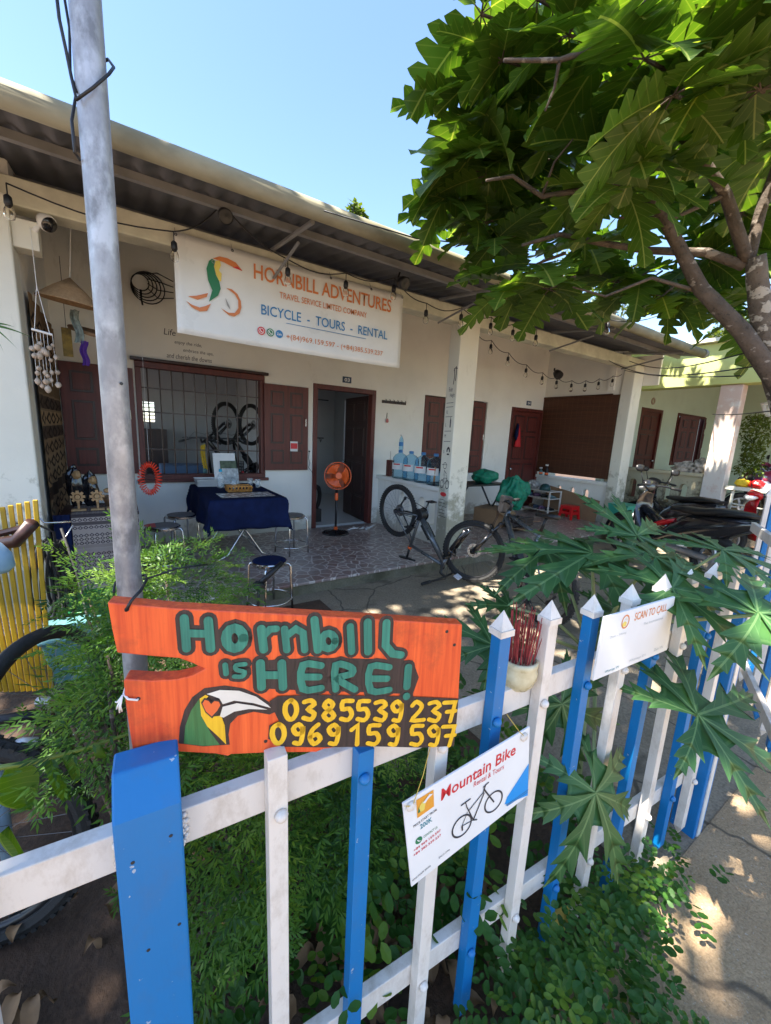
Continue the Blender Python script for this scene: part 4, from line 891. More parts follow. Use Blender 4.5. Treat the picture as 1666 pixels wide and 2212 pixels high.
stool('steel_stool', 'steel stool with pale top tucked against the wall behind the navy table', .56, 5.06, ZF, .47, 'steel')
def tag1(o, l, c, g=None): return tag(o, l, c, g)
# things on the table
bs = thing('brochure_stand', 'white card stand holding printed landscape brochures on the navy table', 'brochure stand', (1.13, 5.36, TZ))
MBR = wallframe((1.13, 5.36, TZ), (1, .05, 0), (0, .25, 1))
mb = MB(); mb.box((-.135, 0, -.008), (.135, .40, .0), MBR); mb.box((-.1, 0, .05), (.13, .012, -.02), MBR); mb.build('back_board', K['paper'], bs)
for i, (dx, y0_, y1_, m1, m2) in enumerate(((-.06, .13, .3, (.03, .05, .02), (.1, .14, .07)), (-.05, .0, .2, (.32, .36, .38), (.6, .62, .62)))):
    mb = MB(); mb.box((dx, y0_, .01 + i * .02), (dx + .2, y1_, .014 + i * .02), MBR); o = mb.build('brochure', mat('brochure_print_%d' % i, m1, .4, amt=.5, scale=18, col2=m2), bs)
tr = thing('stack_of_trays', 'stack of white plastic trays on the left of the navy table', 'trays', (.88, 5.3, TZ))
for i in range(5):
    mb = MB(); z = TZ + i * .018; w, d = .125 + i * .002, .1 + i * .002; mb.box((.9 - w, 5.3 - d, z), (.9 + w, 5.3 + d, z + .003)); mb.loft([[(.9 - w, 5.3 - d, z + .003), (.9 + w, 5.3 - d, z + .003), (.9 + w, 5.3 + d, z + .003), (.9 - w, 5.3 + d, z + .003)], [(.9 - w - .012, 5.3 - d - .012, z + .016), (.9 + w + .012, 5.3 - d - .012, z + .016), (.9 + w + .012, 5.3 + d + .012, z + .016), (.9 - w - .012, 5.3 + d + .012, z + .016)]], cap=False); mb.build('tray', K['paper'], tr)
bo = thing('water_pitcher', 'clear glass water bottle with blue cap beside the white trays', 'bottle', (1.0, 5.05, TZ))
mb = MB(); q = Mx.Translation((1.0, 5.05, TZ)); mb.lathe([(.001, .002), (.04, .002), (.043, .01), (.043, .13), (.03, .165), (.018, .18), (.018, .2)], 24, q, cap=False); mb.lathe([(.015, .2), (.015, .18), (.027, .163), (.04, .128), (.04, .012), (.001, .006)], 24, q, cap=False); mb.build('glass_body', K['glass'], bo, True)
mb = MB(); mb.lathe([(.02, .195), (.02, .22), (.012, .224), (.001, .225)], 18, q, cap=False); mb.build('cap', plain('cyan_cap', (.02, .4, .6)), bo, True)
def tumbler(x, y, l):
    t = thing('drinking_glass', l, 'glass', (x, y, TZ), 'glasses on the navy table'); q = Mx.Translation((x, y, TZ)); mb = MB()
    mb.lathe([(.001, .001), (.03, .001), (.036, .1), (.034, .1), (.028, .008), (.001, .008)], 20, q, cap=False); mb.build('glass_body', K['glass'], t, True)
tumbler(1.42, 5.0, 'clear drinking glass at the right rear corner of the navy table'); tumbler(1.36, 5.12, 'clear drinking glass behind another glass, nearest the brochures'); tumbler(1.12, 4.92, 'clear drinking glass just behind the orange woven basket')
bk_ = thing('woven_basket', 'small orange woven basket with cut-out pattern on the navy table', 'basket', (1.13, 4.72, TZ))
mb = MB(); mb.box((1.0, 4.66, TZ + .003), (1.26, 4.80, TZ + .01)); 
for y in (4.66, 4.795): 
    for z in (0, .055): mb.box((1.0, y, TZ + .004 + z), (1.26, y + .006, TZ + .016 + z))
    for i in range(14): x = 1.0 + i * .0186; mb.tube([(x, y + .003, TZ + .01), (x + .018 * (1 if i % 2 else -1) + .009, y + .003, TZ + .06)], .003, 4)
for x in (1.0, 1.254):
    mb.box((x, 4.666, TZ + .004), (x + .006, 4.795, TZ + .07))
mb.build('basket', mat('orange_cane', (.5, .22, .04), .5, amt=.3, scale=50), bk_)
sh = thing('menu_sheet', 'laminated printed sheet lying flat on the navy table', 'sheet', (1.13, 4.45, TZ))
mb = MB(); mb.box((.86, 4.32, TZ + .001), (1.42, 4.62, TZ + .003)); mb.build('sheet', mat('sheet_print', (.4, .36, .34), .25, amt=.35, scale=22, col2=(.6, .58, .56)), sh)
# fan
fn = thing('pedestal_fan', 'orange and black pedestal fan standing before the open doorway', 'fan', (2.64, 5.27, ZF)); q = Mx.Translation((2.64, 5.27, ZF))
mb = MB(); mb.lathe([(.2, 0), (.2, .012), (.17, .03), (.06, .045), (.04, .06), (.001, .06)], 36, q); mb.build('base', K['gloss'], fn, 'auto')
mb = MB(); mb.cyl((2.64, 5.27, ZF + .05), (2.64, 5.27, ZF + .62), .017); mb.build('pole', K['black'], fn, True)
mb = MB(); mb.lathe([(.028, .05), (.03, .09), (.024, .1)], 16, q); mb.lathe([(.024, .5), (.026, .52), (.026, .6), (.02, .61)], 16, q); mb.build('collar', K['orangep'], fn, True)
hd = frame((2.64, 5.24, ZF + .86), (-.25, -1, .12)); 
mb = MB(); mb.lathe([(.05, -.16), (.07, -.13), (.07, -.06), (.05, -.03)], 20, hd); mb.tube([(2.64, 5.27, ZF + .6), (2.64, 5.27, ZF + .7), hd @ V((0, -.05, -.08))], .022, 10); mb.build('motor', K['black'], fn, True)
mb = MB(); n_ = 3
for k in range(n_):
    a = 2 * PI * k / n_
    mb.grid(lambda u, v: (( .035 + .135 * u) * math.cos(a + (v - .5) * 1.7 * (.6 + .4 * u)), (.035 + .135 * u) * math.sin(a + (v - .5) * 1.7 * (.6 + .4 * u)), -.02 + (v - .5) * .05), 6, 10, hd, uv=False)
o = mb.build('blades', K['orangep'], fn, True); o.modifiers.new('t', 'SOLIDIFY').thickness = .002
mb = MB(); mb.lathe([(.04, -.02), (.042, .02), (.03, .03), (.001, .032)], 20, hd); mb.build('hub', K['black'], fn, True)
mb = MB(); mb.torus(.195, .006, 48, 6, hd)
for k in range(56):
    a = 2 * PI * k / 56; c, s_ = math.cos(a), math.sin(a)
    mb.tube([hd @ V((c * .04, s_ * .04, .05)), hd @ V((c * .13, s_ * .13, .05)), hd @ V((c * .185, s_ * .185, .025)), hd @ V((c * .195, s_ * .195, 0)), hd @ V((c * .16, s_ * .16, -.05)), hd @ V((c * .07, s_ * .07, -.065))], .0013, 4, cap=False)
mb.torus(.12, .0016, 40, 4, hd @ Mx.Translation((0, 0, .051))); mb.lathe([(.045, .048), (.045, .054), (.001, .056)], 20, hd, cap=False); mb.build('guard', K['orangep'], fn)
# white bits by the door
wb = thing('plastic_scraps', 'crumpled white plastic scraps on the tiles by the open doorway', 'scraps', (3.1, 5.3, ZF))
mb = MB()
for i in range(9): mb.cbox((0, 0, 0), (R.uniform(.04, .14), .03, .012), Mx.Translation((2.95 + i * .045, 5.36 + R.uniform(-.06, .06), ZF + .012 + .006 * (i % 3))) @ Mx.Rotation(R.uniform(0, 3), 4, 'Z') @ Mx.Rotation(R.uniform(-.3, .3), 4, 'Y'))
mb.build('plastic', K['paper'], wb)
# water bottles on the parapet
def bottle(y, lab, x=3.68, hue=0):
    z0 = .942; t = thing('water_bottle', lab, 'water bottle', (x, y, z0), 'large water bottles on the parapet'); q = Mx.Translation((x, y, z0)) @ Mx.Rotation(y * 9, 4, 'Z') @ Mx.Scale(.93, 4)
    pr = [(.001, .004), (.11, .0), (.128, .012)]
    for i in range(6): z = .03 + i * .045; pr += [(.128, z), (.131, z + .012), (.128, z + .03), (.122, z + .037)]
    pr += [(.128, .305), (.12, .345), (.085, .39), (.045, .41), (.033, .42), (.033, .45)]
    mb = MB(); mb.lathe(pr, 28, q, cap=False); o = mb.build('bottle_body', K['bottle'], t, True); o.modifiers.new('t', 'SOLIDIFY').thickness = .003
    mb = MB(); mb.lathe([(.037, .425), (.037, .462), (.03, .466), (.001, .466)], 20, q, cap=False); mb.build('cap', plain('blue_cap', (.06, .22, .5)) if 'blue_cap' not in bpy.data.materials else bpy.data.materials['blue_cap'], t, True)
    mb = MB(); a0 = PI * 1.0
    mb.grid(lambda u, v: (.1335 * math.cos(a0 + (u - .5) * 1.4), .1335 * math.sin(a0 + (u - .5) * 1.4), .14 + .1 * v), 10, 1, Mx.Translation((x, y, z0)) @ Mx.Rotation(rad(30), 4, 'Z'), uv=False); lb = mb.build('paper_label', K['paper'], t, True)
    mb = MB(); mb.grid(lambda u, v: (.1345 * math.cos(a0 + (u - .5) * .8), .1345 * math.sin(a0 + (u - .5) * .8), .21 + .02 * v), 8, 1, Mx.Translation((x, y, z0)) @ Mx.Rotation(rad(30), 4, 'Z'), uv=False); mb.build('label_stripe', K['red_ink'], lb, True)
bottle(5.17, 'large blue water bottle farthest along the parapet, under the small bottle'); bottle(4.89, 'large blue water bottle second from the wall on the parapet'); bottle(4.60, 'large blue water bottle third from the wall on the parapet'); bottle(4.32, 'large blue water bottle on the parapet nearest the column with the height chart')
t = thing('small_water_bottle', 'small clear water bottle standing on top of the farthest blue bottle', 'bottle', (3.68, 5.17, 1.378)); q = Mx.Translation((3.68, 5.17, 1.378))
mb = MB(); mb.lathe([(.001, .002), (.032, 0), (.035, .02), (.033, .07), (.035, .12), (.03, .16), (.013, .2), (.013, .215)], 20, q, cap=False); o = mb.build('bottle_body', K['bottle'], t, True); o.modifiers.new('t', 'SOLIDIFY').thickness = .002
mb = MB(); mb.lathe([(.036, .06), (.036, .12)], 20, q, cap=False); mb.build('wrapper', plain('blue_wrapper', (.05, .22, .5)), t, True); mb = MB(); mb.lathe([(.016, .21), (.016, .232), (.001, .234)], 14, q, cap=False); mb.build('cap', K['paper'], t, True)
t = thing('fire_extinguisher', 'small dark red box standing behind the bottles at the wall end of the parapet', 'box', (3.68, 5.45, .942)); mb = MB(); mb.box((3.64, 5.4, .942), (3.72, 5.5, 1.2)); mb.tube([(3.68, 5.45, 1.2), (3.68, 5.45, 1.34)], .003, 5); mb.build('body', K['mah'], t, bevel=.006); t.name = 'wooden_holder'; t['label'] = 'slim dark red wooden holder at the wall end of the bottle parapet'; t['category'] = 'holder'
t = thing('paint_marker', 'orange and black stick leaning on the column beside the nearest bottle', 'stick', (3.6, 4.235, .94)); mb = MB(); mb.cyl((3.6, 4.235, .942), (3.6, 4.228, 1.2), .014, mi=0); mb.cyl((3.6, 4.235, .942), (3.6, 4.234, 1.0), .0155, mi=1); mb.build('stick', [K['brownlite'], K['black']], t, True)
# hook rack, tag and cord on the wall
t = thing('hook_rack', 'dark wooden hook rack on the wall between doorway and shuttered window', 'hook rack', (3.86, YW, 2.12)); mb = MB(); mb.box((3.62, YW - .02, 2.10), (4.09, YW - .001, 2.145)); mb.build('back_board', K['mahd'], t)
for i in range(6): mb = MB(); x = 3.66 + i * .078; mb.tube([(x, YW - .02, 2.11), (x, YW - .06, 2.115), (x, YW - .07, 2.15), (x, YW - .05, 2.16)], .006, 6); mb.build('hook', K['black'], t, True)
t = thing('hanging_ornament', 'tiny pink and white ornament on the wall below the hook rack', 'ornament', (3.73, YW, 1.85)); mb = MB(); mb.tube([(3.73, YW - .006, 1.95), (3.725, YW - .01, 1.85)], .004, 5, mi=1); mb.lathe([(.001, -.03), (.02, -.02), (.026, 0), (.018, .03), (.001, .04)], 12, Mx.Translation((3.725, YW - .025, 1.82)), cap=False); mb.build('charm', [plain('pink', (.6, .2, .18)), K['black']], t, True)
t = thing('wall_switch_cord', 'thin cord trailing from a wall plug between shutter and doorway', 'cord', (2.37, YW, 1.2)); mb = MB(); mb.lathe([(.012, 0), (.012, .01), (.001, .012)], 10, frame((2.38, YW, 1.3), (0, -1, 0))); mb.tube([(2.38, YW - .006, 1.3), (2.37, YW - .008, 1.2), (2.39, YW - .008, 1.12), (2.37, YW - .008, 1.06), (2.42, YW - .01, 1.0), (2.44, YW - .03, .95)], .003, 5); mb.build('cord', K['cable'], t, True)
t = thing('cable_coil', 'coil of black cable hanging on the wall left of the banner', 'cable coil', (.33, YW, 3.15)); mb = MB()
for i in range(5): mb.torus(.085 + i * .02, .006, 28, 5, frame((.33 + i * .018, YW - .02 - i * .006, 3.14 - i * .012), (0, -1, 0)))
for i in range(4): mb.tube([(.4, YW - .03, 3.24 - i * .05), (.5, YW - .04, 3.27 - i * .09), (.66, YW - .03, 3.22 - i * .06)], .005, 5)
mb.tube([(.33, YW - .04, 3.06), (.33, YW - .04, 2.96), (.34, YW - .04, 2.9)], .01, 6); mb.build('cable', K['cable'], t, True)
# bundle of red coil toy
t = thing('red_coil_hose', 'bright red plastic coil hanging in a loop left of the navy table', 'coil', (.25, 4.6, 1.08)); mb = MB(); pts = []
for i in range(30 * 8):
    a = 2 * PI * i / (30 * 8); c0 = V((.075 * math.sin(a), 0, .14 * math.cos(a))); rr = V((math.sin(a), 0, math.cos(a) * .9)); b = 2 * PI * i / 8; pts.append(V((.25, 4.6, 1.06)) + c0 + rr * (.03 * math.cos(b)) + V((0, .03 * math.sin(b), 0)))
mb.tube(pts, .0045, 5, closed=True); mb.build('coil', plain('neon_red', (.95, .06, .02), .3), t, True)
mb = MB(); mb.tube([(.25, 4.6, 1.19), (.25, 4.62, 2.9)], .0012, 4); mb.build('hanging_thread', K['paper'], t)
# --- door 04 side
t = thing('hanging_red_bag', 'red cloth bag hanging on the closed door 04', 'bag', (6.99, 5.62, 1.7)); mb = MB()
mb.loft([[(6.99 + (w * math.cos(a)), 5.64 + d * math.sin(a), z) for a in [2 * PI * k / 10 for k in range(10)]] for w, d, z in ((.01, .01, 1.9), (.03, .025, 1.82), (.05, .035, 1.7), (.07, .04, 1.58), (.09, .045, 1.5), (.08, .04, 1.48))]); mb.build('bag', plain('red_cloth', (.5, .015, .02), .8), t, True)
mb = MB(); mb.tube([(6.99, 5.68, 1.96), (6.97, 5.66, 1.9), (6.93, 5.65, 1.72), (6.93, 5.64, 1.62)], [.01, .03, .045, .02], 8); mb.build('dark_strap', K['navy'], t, True)
t = thing('bamboo_blind', 'dark brown bamboo roll blind closing the right end of the veranda', 'blind', (7.78, 4.9, 1.75))
mb = MB(); mb.box((7.756, YC + .21, .965), (7.764, YW - .005, 2.53)); mb.cyl((7.76, YC + .35, 2.53), (7.76, YW - .01, 2.53), .022); mb.build('slats', K['blind'], t)
t = thing('shoe_rack', 'white metal two-shelf rack loaded with shoes and bags', 'rack', (7.4, 5.15, ZF))
X0, X1, Y0, Y1 = 7.3, 7.68, 4.95, 5.6
for x in (X0, X1):
    for y in (Y0, Y1): mb = MB(); mb.box((x - .012, y - .012, ZF), (x + .012, y + .012, .62)); mb.build('leg', K['white'], t)
for z in (.2, .45, .6): mb = MB(); mb.box((X0, Y0, z), (X1, Y1, z + .015)); mb.build('shelf', K['white'], t)
sm_ = [mat('shoe_%d' % i, c, .7, amt=.3) for i, c in enumerate(((.02, .02, .02), (.12, .06, .12), (.05, .07, .12), (.2, .13, .07), (.1, .16, .16)))]
for i in range(8):
    y = Y0 + .06 + (i % 4) * .16; z = .215 if i < 4 else .465; m_ = sm_[i % 5]; mb = MB(); q = Mx.Translation((7.48 + R.uniform(-.04, .04), y, z)) @ Mx.Rotation(R.uniform(-.3, .3), 4, 'Z')
    mb.loft([[q @ V((-.12 + .24 * s_, .042 * w * math.cos(a), max(0, .035 * h + .035 * h * math.sin(a)))) for a in [2 * PI * k / 10 for k in range(10)]] for s_, w, h in ((0, .5, .8), (.1, .8, 1.2), (.4, .8, 1.1), (.6, 1, .8), (.85, 1, .6), (1, .5, .4))]); o = tag(mb.build('shoe', m_, smooth=True), ('dark shoe on the lower shelf of the white rack', 'shoe on the upper shelf of the white rack')[i > 3], 'shoe', 'shoes on the white rack')
t = thing('helmet', 'dark green helmet on top of the white rack', 'helmet', (7.45, 5.25, .615)); mb = MB(); mb.lathe([(.001, .14), (.05, .132), (.09, .1), (.11, .05), (.112, 0), (.09, .0)], 24, Mx.Translation((7.45, 5.18, .616)), cap=False); mb.build('shell', mat('dark_teal', (.015, .06, .06), .3), t, True)
t = thing('plastic_bag', 'crumpled clear and tan plastic bag on the wall end of the white rack', 'bag', (7.45, 5.48, .615)); mb = MB()
mb.grid(lambda u, v: (7.45 + (.13 + .03 * math.sin(9 * u * 6.28)) * math.cos(2 * PI * u) * math.sin(PI * v), 5.47 + (.12 + .02 * math.sin(7 * u * 6.28)) * math.sin(2 * PI * u) * math.sin(PI * v), .70 - .085 * math.cos(PI * v) + .02 * math.sin(u * 40 + v * 9)), 40, 12, uv=False); mb.build('bag', mat('bag_plastic', (.4, .36, .3), .35, amt=.4, scale=20, col2=(.65, .62, .6)), t, True)
t = thing('red_plastic_stool', 'small red plastic stool on the tiles beside the white rack', 'stool', (7.55, 4.62, ZF)); q = Mx.Translation((7.5, 4.6, ZF)); h = .27
mb = MB(); mb.box((-.13, -.13, h - .02), (.13, .13, h), q); mb.build('seat', K['red'], t, bevel=.01)
for sx in (-1, 1):
    for sy in (-1, 1): mb = MB(); mb.loft([[(sx * .125 - dx, sy * .125 - dy, h - .02) for dx, dy in ((0, 0), (sx * .05, 0), (sx * .05, sy * .05), (0, sy * .05))], [(sx * .15 - dx, sy * .15 - dy, 0) for dx, dy in ((0, 0), (sx * .035, 0), (sx * .035, sy * .035), (0, sy * .035))]], q); mb.build('leg', K['red'], t)
mb = MB()
for s_ in (-1, 1): mb.box((-.13, s_ * .13 - .004, .1), (.13, s_ * .13 + .004, .15), q); mb.box((s_ * .13 - .004, -.13, .1), (s_ * .13 + .004, .13, .15), q)
for s_ in (-1, 1): mb.box((-.12, s_ * .122 - .004, .2), (.12, s_ * .122 + .004, .25), q); mb.box((s_ * .122 - .004, -.12, .2), (s_ * .122 + .004, .12, .25), q)
mb.build('side_band', K['red'], t)
t = thing('cardboard_sheet', 'flat brown cardboard sheet leaning on the low wall under the bamboo blind', 'cardboard', (7.72, 4.75, ZF)); mb = MB(); mb.prism([(0, 0), (1.2, 0), (1.2, .42), (.5, .52), (0, .58)], .008, Mx(((0, .18, 1, 7.66), (-1, 0, 0, 5.35), (0, 1, 0, ZF), (0, 0, 0, 1)))); mb.build('sheet', K['card'], t)
for y, l, m_, hh in ((5.52, 'teal spray bottle with orange label on the low wall under the blind', 'teal', .13), (5.38, 'dark spray bottle with trigger on the low wall under the blind', 'black', .2)):
    t = thing('spray_bottle', l, 'spray bottle', (7.82, y, .9)); q = Mx.Translation((7.72, y, .902)); mb = MB(); mb.lathe([(.001, 0), (.036, 0), (.038, .01), (.038, hh * .6), (.015, hh * .8), (.014, hh)], 16, q); mb.build('bottle_body', K[m_], t, True)
    mb = MB(); mb.lathe([(.039, .02), (.039, .06)], 16, q, cap=False); mb.build('label_band', K['orangep'], t, True); mb = MB(); mb.cbox((-.015, 0, hh + .02), (.07, .025, .03), q); mb.build('trigger', K['paper'], t)
# black folding table with tarp
t = thing('black_folding_table', 'black folding table with crossed legs behind the middle column', 'table', (5.2, 5.0, ZF))
mb = MB(); mb.box((4.3, 4.7, .83), (5.75, 5.2, .855)); mb.build('table_top', K['black'], t, bevel=.004)
for x in (4.55, 5.45):
    mb = MB(); mb.cyl((x - .25, 4.78, ZF), (x + .25, 4.78, .83), .016); mb.build('leg', K['black'], t, True)
    mb = MB(); mb.cyl((x + .25, 4.86, ZF), (x - .25, 4.86, .83), .016); mb.build('leg', K['black'], t, True)
t = thing('speaker', 'small black rounded speaker on the black folding table', 'speaker', (4.5, 4.9, .856)); mb = MB(); mb.lathe([(.001, .1), (.06, .095), (.085, .06), (.085, .02), (.07, 0), (.001, 0)], 20, Mx.Translation((4.42, 4.9, .857)) @ Mx.Scale(1.5, 4, (1, 0, 0)), cap=False); mb.build('body', K['black'], t, True)
def lump(mb, c, s_, M=None, seed=0, n=20, amp=.25):
    r_ = random.Random(seed); ph = [r_.uniform(0, 6.28) for _ in range(6)]
    def f(u, v):
        a, b = 2 * PI * u, PI * v; k = 1 + amp * (math.sin(3 * a + ph[0] + 2 * b) * .4 + math.sin(5 * a + ph[1]) * .3 * math.sin(b) + math.sin(7 * b + ph[2] + 2 * a) * .25 + math.sin(11 * a - 5 * b + ph[3]) * .18)
        return (c[0] + s_[0] * k * math.sin(b) * math.cos(a), c[1] + s_[1] * k * math.sin(b) * math.sin(a), c[2] - s_[2] * math.cos(b) * k)
    mb.grid(f, n * 2, n, M, uv=False)
t = thing('green_tarp', 'crumpled green plastic tarp spilling off the black folding table', 'tarp', (5.7, 4.8, .86)); mb = MB(); lump(mb, (5.35, 4.95, .96), (.24, .2, .12), seed=2); 
def tf(u, v):
    x = 5.42 + .62 * u + .05 * math.sin(v * 7 + u * 3); z = .93 - .62 * v + .06 * math.sin(u * 8); return (x + .04 * math.sin(v * 5) + .1 * v * (u - .5), 4.58 + .05 * math.sin(u * 17 + v * 4) + .06 * math.cos(v * 11 + u * 9) - .08 * math.sin(v * PI), z)
lump(mb, (5.72, 4.6, .7), (.3, .17, .26), seed=17, n=30, amp=.32); lump(mb, (5.95, 4.62, .72), (.17, .12, .17), seed=23, n=24, amp=.4); mb.build('tarp', K['green'], t, True)
t = thing('cardboard_box', 'open brown cardboard box under the green tarp', 'box', (5.3, 4.85, ZF)); mb = MB(); q = Mx.Translation((5.35, 4.72, ZF)) @ Mx.Rotation(.3, 4, 'Z'); mb.box((-.25, -.2, 0), (.25, .2, .34), q)
mb.add([(-.25, -.2, .34), (.25, -.2, .34), (.25, -.36, .25), (-.25, -.36, .25)], [(0, 1, 2, 3)], q); mb.build('carton', K['card'], t)
t = thing('scrap_heap', 'small heap of dark bags and cardboard scraps on the tiles by the tarp', 'scraps', (5.9, 4.5, ZF)); mb = MB(); lump(mb, (5.75, 4.4, ZF + .09), (.28, .16, .1), seed=5, amp=.5); mb.build('bag', mat('dark_bag', (.05, .035, .03), .6, amt=.5), t, True)
mb = MB()
for i in range(6): mb.cbox((0, 0, 0), (.22, .12, .01), Mx.Translation((5.75 + R.uniform(-.35, .4), 4.3 + R.uniform(-.15, .15), ZF + .03 + i * .012)) @ Mx.Rotation(R.uniform(0, 3), 4, 'Z') @ Mx.Rotation(R.uniform(-.3, .3), 4, 'X'))
mb.build('scrap', K['card'], t)
t = thing('wrapped_bundle', 'pale wrapped bundle under the black folding table', 'bundle', (4.6, 5.0, ZF)); mb = MB(); lump(mb, (4.6, 5.05, ZF + .3), (.3, .2, .29), seed=9, amp=.2); mb.build('bundle', mat('grey_plastic_wrap', (.3, .3, .3), .35, amt=.4, scale=10), t, True)

# ------------------------------------------------------------------ string lights
def bulb(par, p, drop=.07, d=1.):
    mb = MB(); q = Mx.Translation(p); mb.tube([p, p + V((0, 0, -drop))], .004, 5); mb.lathe([(.008, 0), (.02, -.012), (.022, -.05), (.017, -.062)], 12, q @ Mx.Translation((0, 0, -drop))); o = mb.build('socket', K['cable'], par, True)
    mb = MB(); mb.lathe([(.015, -.06), (.026, -.085), (.03, -.108), (.024, -.13), (.001, -.14)], 14, q @ Mx.Translation((0, 0, -drop)), cap=False); mb.build('bulb', K['bulb'], o, True)
def lights(name, label, pts, par_bulbs, drop):
    t = thing(name, label, 'string lights', pts[0]); mb = MB(); P_ = []
    for a, b in zip(pts[:-1], pts[1:]):
        for k in range(8): u = k / 8; P_.append(a.lerp(b, u) + V((0, 0, -.05 * math.sin(PI * u))))
    P_.append(pts[-1]); mb.tube(P_, .005, 5); mb.build('cable', K['cable'], t, True)
    for p in par_bulbs: bulb(t, p, drop)
    return t
yl = 3.55; e1 = [P(13, 395, y=yl), P(375, 500, y=yl), P(480, 440, y=yl), P(622, 560, y=yl), P(748, 590, y=yl), P(852, 600, y=yl), P(922, 655, y=yl), P(998, 665, y=yl), P(1062, 685, y=yl), P(1110, 700, y=yl), P(1160, 712, y=yl)]
lights('eave_string_lights', 'string of clear bulbs on black cable under the eave beside the banner', e1, [e1[i] for i in (0, 1, 3, 4, 5, 6, 7, 8, 9, 10)], .06)
A = P(1055, 738, x=4.75); e2 = [V((4.0, 4.1, 2.98)), P(1062, 735, y=4.3), P(1099, 762, y=4.32), P(1138, 788, y=4.35), P(1173, 805, y=4.4), P(1204, 815, y=4.4), P(1236, 822, y=4.36), P(1266, 822, y=4.3), P(1295, 818, y=4.24), P(1325, 812, y=4.18), P(1352, 800, y=4.1), V((7.75, 4.0, 2.95))]
lights('veranda_string_lights', 'drooping string of black-socketed bulbs across the right half of the veranda', e2, e2[1:-1], .05)
t = thing('garden_string_lights', 'string of clear bulbs hanging from the breadfruit branches over the yard', 'string lights', (5, 3, 3.2)); g_ = [P(1220, 640, y=2.9), P(1315, 690, y=2.85), P(1448, 672, y=2.3), P(1560, 620, y=1.9)]
mb = MB(); mb.tube(sum([[a.lerp(b, k / 6) + V((0, 0, -.06 * math.sin(PI * k / 6))) for k in range(6)] for a, b in zip(g_[:-1], g_[1:])], []) + [g_[-1]], .005, 5); mb.build('cable', K['cable'], t, True)
for p in g_[1:3]: bulb(t, p, .03)
t = thing('overhead_wires', 'black service wires crossing from the eave end to the breadfruit trunk', 'wires', (8, 3.5, 2.9)); mb = MB()
for a, b, s_ in ((P(1360, 780, y=3.8), P(1620, 760, t=4.5), .12), (P(1300, 770, y=4.2), P(1640, 790, t=4.5), .18), (P(1350, 800, y=3.9), P(1600, 812, t=5), .05), (P(1540, 895, x=8.5), P(1690, 885, t=4.4), .02)): mb.tube([a.lerp(b, k / 10) + V((0, 0, -s_ * math.sin(PI * k / 10))) for k in range(11)], .006, 5)
mb.tube([P(700, 455, y=2.8), P(900, 515, y=2.75), P(1200, 545, y=2.5)], .005, 5); mb.build('wire', K['cable'], t, True)
def spot(label, p, d, s_=1.):
    t = thing('spotlight', label, 'lamp', p); q = frame(p, d); mb = MB(); mb.lathe([(.001, -.06 * s_), (.045 * s_, -.05 * s_), (.06 * s_, 0), (.062 * s_, .05 * s_), (.05 * s_, .052 * s_), (.001, .04 * s_)], 18, q, cap=False); mb.build('housing', K['black'], t, True); mb = MB(); mb.tube([q @ V((0, 0, -.05 * s_)), q @ V((0, 0, -.05 * s_)) + V((.02, .06, .05)), V(p) + V((.03, .1, .12))], .012 * s_, 6); mb.build('bracket', K['black'], t, True)
spot('black spotlight under the eave above the banner', P(485, 465, y=3.3), (.1, -1, -.6), .8); spot('black spotlight under the eave right of the banner', P(870, 610, y=3.4), (.2, -1, -.5), .9); spot('black lamp in the right corner of the veranda above the blind', P(1205, 808, y=4.9), (-.3, -.8, -.6), 1.3)
t = thing('round_camera', 'white round security camera on the corbel of the left column', 'camera', (-.33, 3.93, 2.9)); q = frame((-.31, 3.92, 2.92), (.55, -.5, -.55)); mb = MB(); mb.lathe([(.001, -.05), (.04, -.045), (.056, -.01), (.056, .015), (.05, .02)], 20, q); mb.build('shell', K['paper'], t, True); mb = MB(); mb.lathe([(.052, .012), (.045, .035), (.001, .045)], 20, q, cap=False); mb.build('lens', K['gloss'], t, True)
mb = MB(); mb.tube([q @ V((0, 0, -.04)), (-.38, 3.9, 2.84)], .016, 8); mb.build('mount', K['paper'], t, True)
# ------------------------------------------------------------------ left end: crafts, textiles, hat, bins, yellow fence
t = thing('woven_hanging', 'long dark brown patterned woven cloth hanging on the left side wall', 'textile', (-.48, 4.8, 1.4)); mb = MB()
mb.grid(lambda u, v: (-.475 + .01 * math.sin(u * 25), 4.12 + 1.5 * u, .45 + 2.05 * v), 30, 4); mb.build('cloth', K['tex1'], t, True)
t = thing('craft_table', 'small table draped with a grey patterned woven runner by the left column', 'table', (-.15, 4.2, ZF)); mb = MB(); mb.box((-.42, 4.02, .82), (.12, 4.5, .845)); mb.build('table_top', K['mahd'], t)
for x in (-.4, .1):
    for y in (4.04, 4.47): mb = MB(); mb.box((x - .015, y - .015, ZF), (x + .015, y + .015, .82)); mb.build('leg', K['mahd'], t)
t = thing('woven_runner', 'grey and cream banded woven runner covering the craft table front', 'textile', (-.15, 4.0, .85)); mb = MB()
mb.grid(lambda u, v: (-.345 + .46 * u, 4.0 - .012 * math.sin(u * 19) * (1 - v), .17 + .68 * v), 24, 4); mb.grid(lambda u, v: (-.345 + .46 * u, 4.0 + .5 * v, .851), 2, 4); mb.build('cloth', K['tex2'], t, True)
t = thing('navy_cloth', 'plain dark navy cloth hanging at the left of the woven runner', 'cloth', (-.4, 4.0, .85)); mb = MB(); mb.grid(lambda u, v: (-.46 + .11 * u, 4.01 + .01 * math.sin(u * 20), .3 + .55 * v), 10, 3, uv=False); mb.build('cloth', K['navy'], t, True)
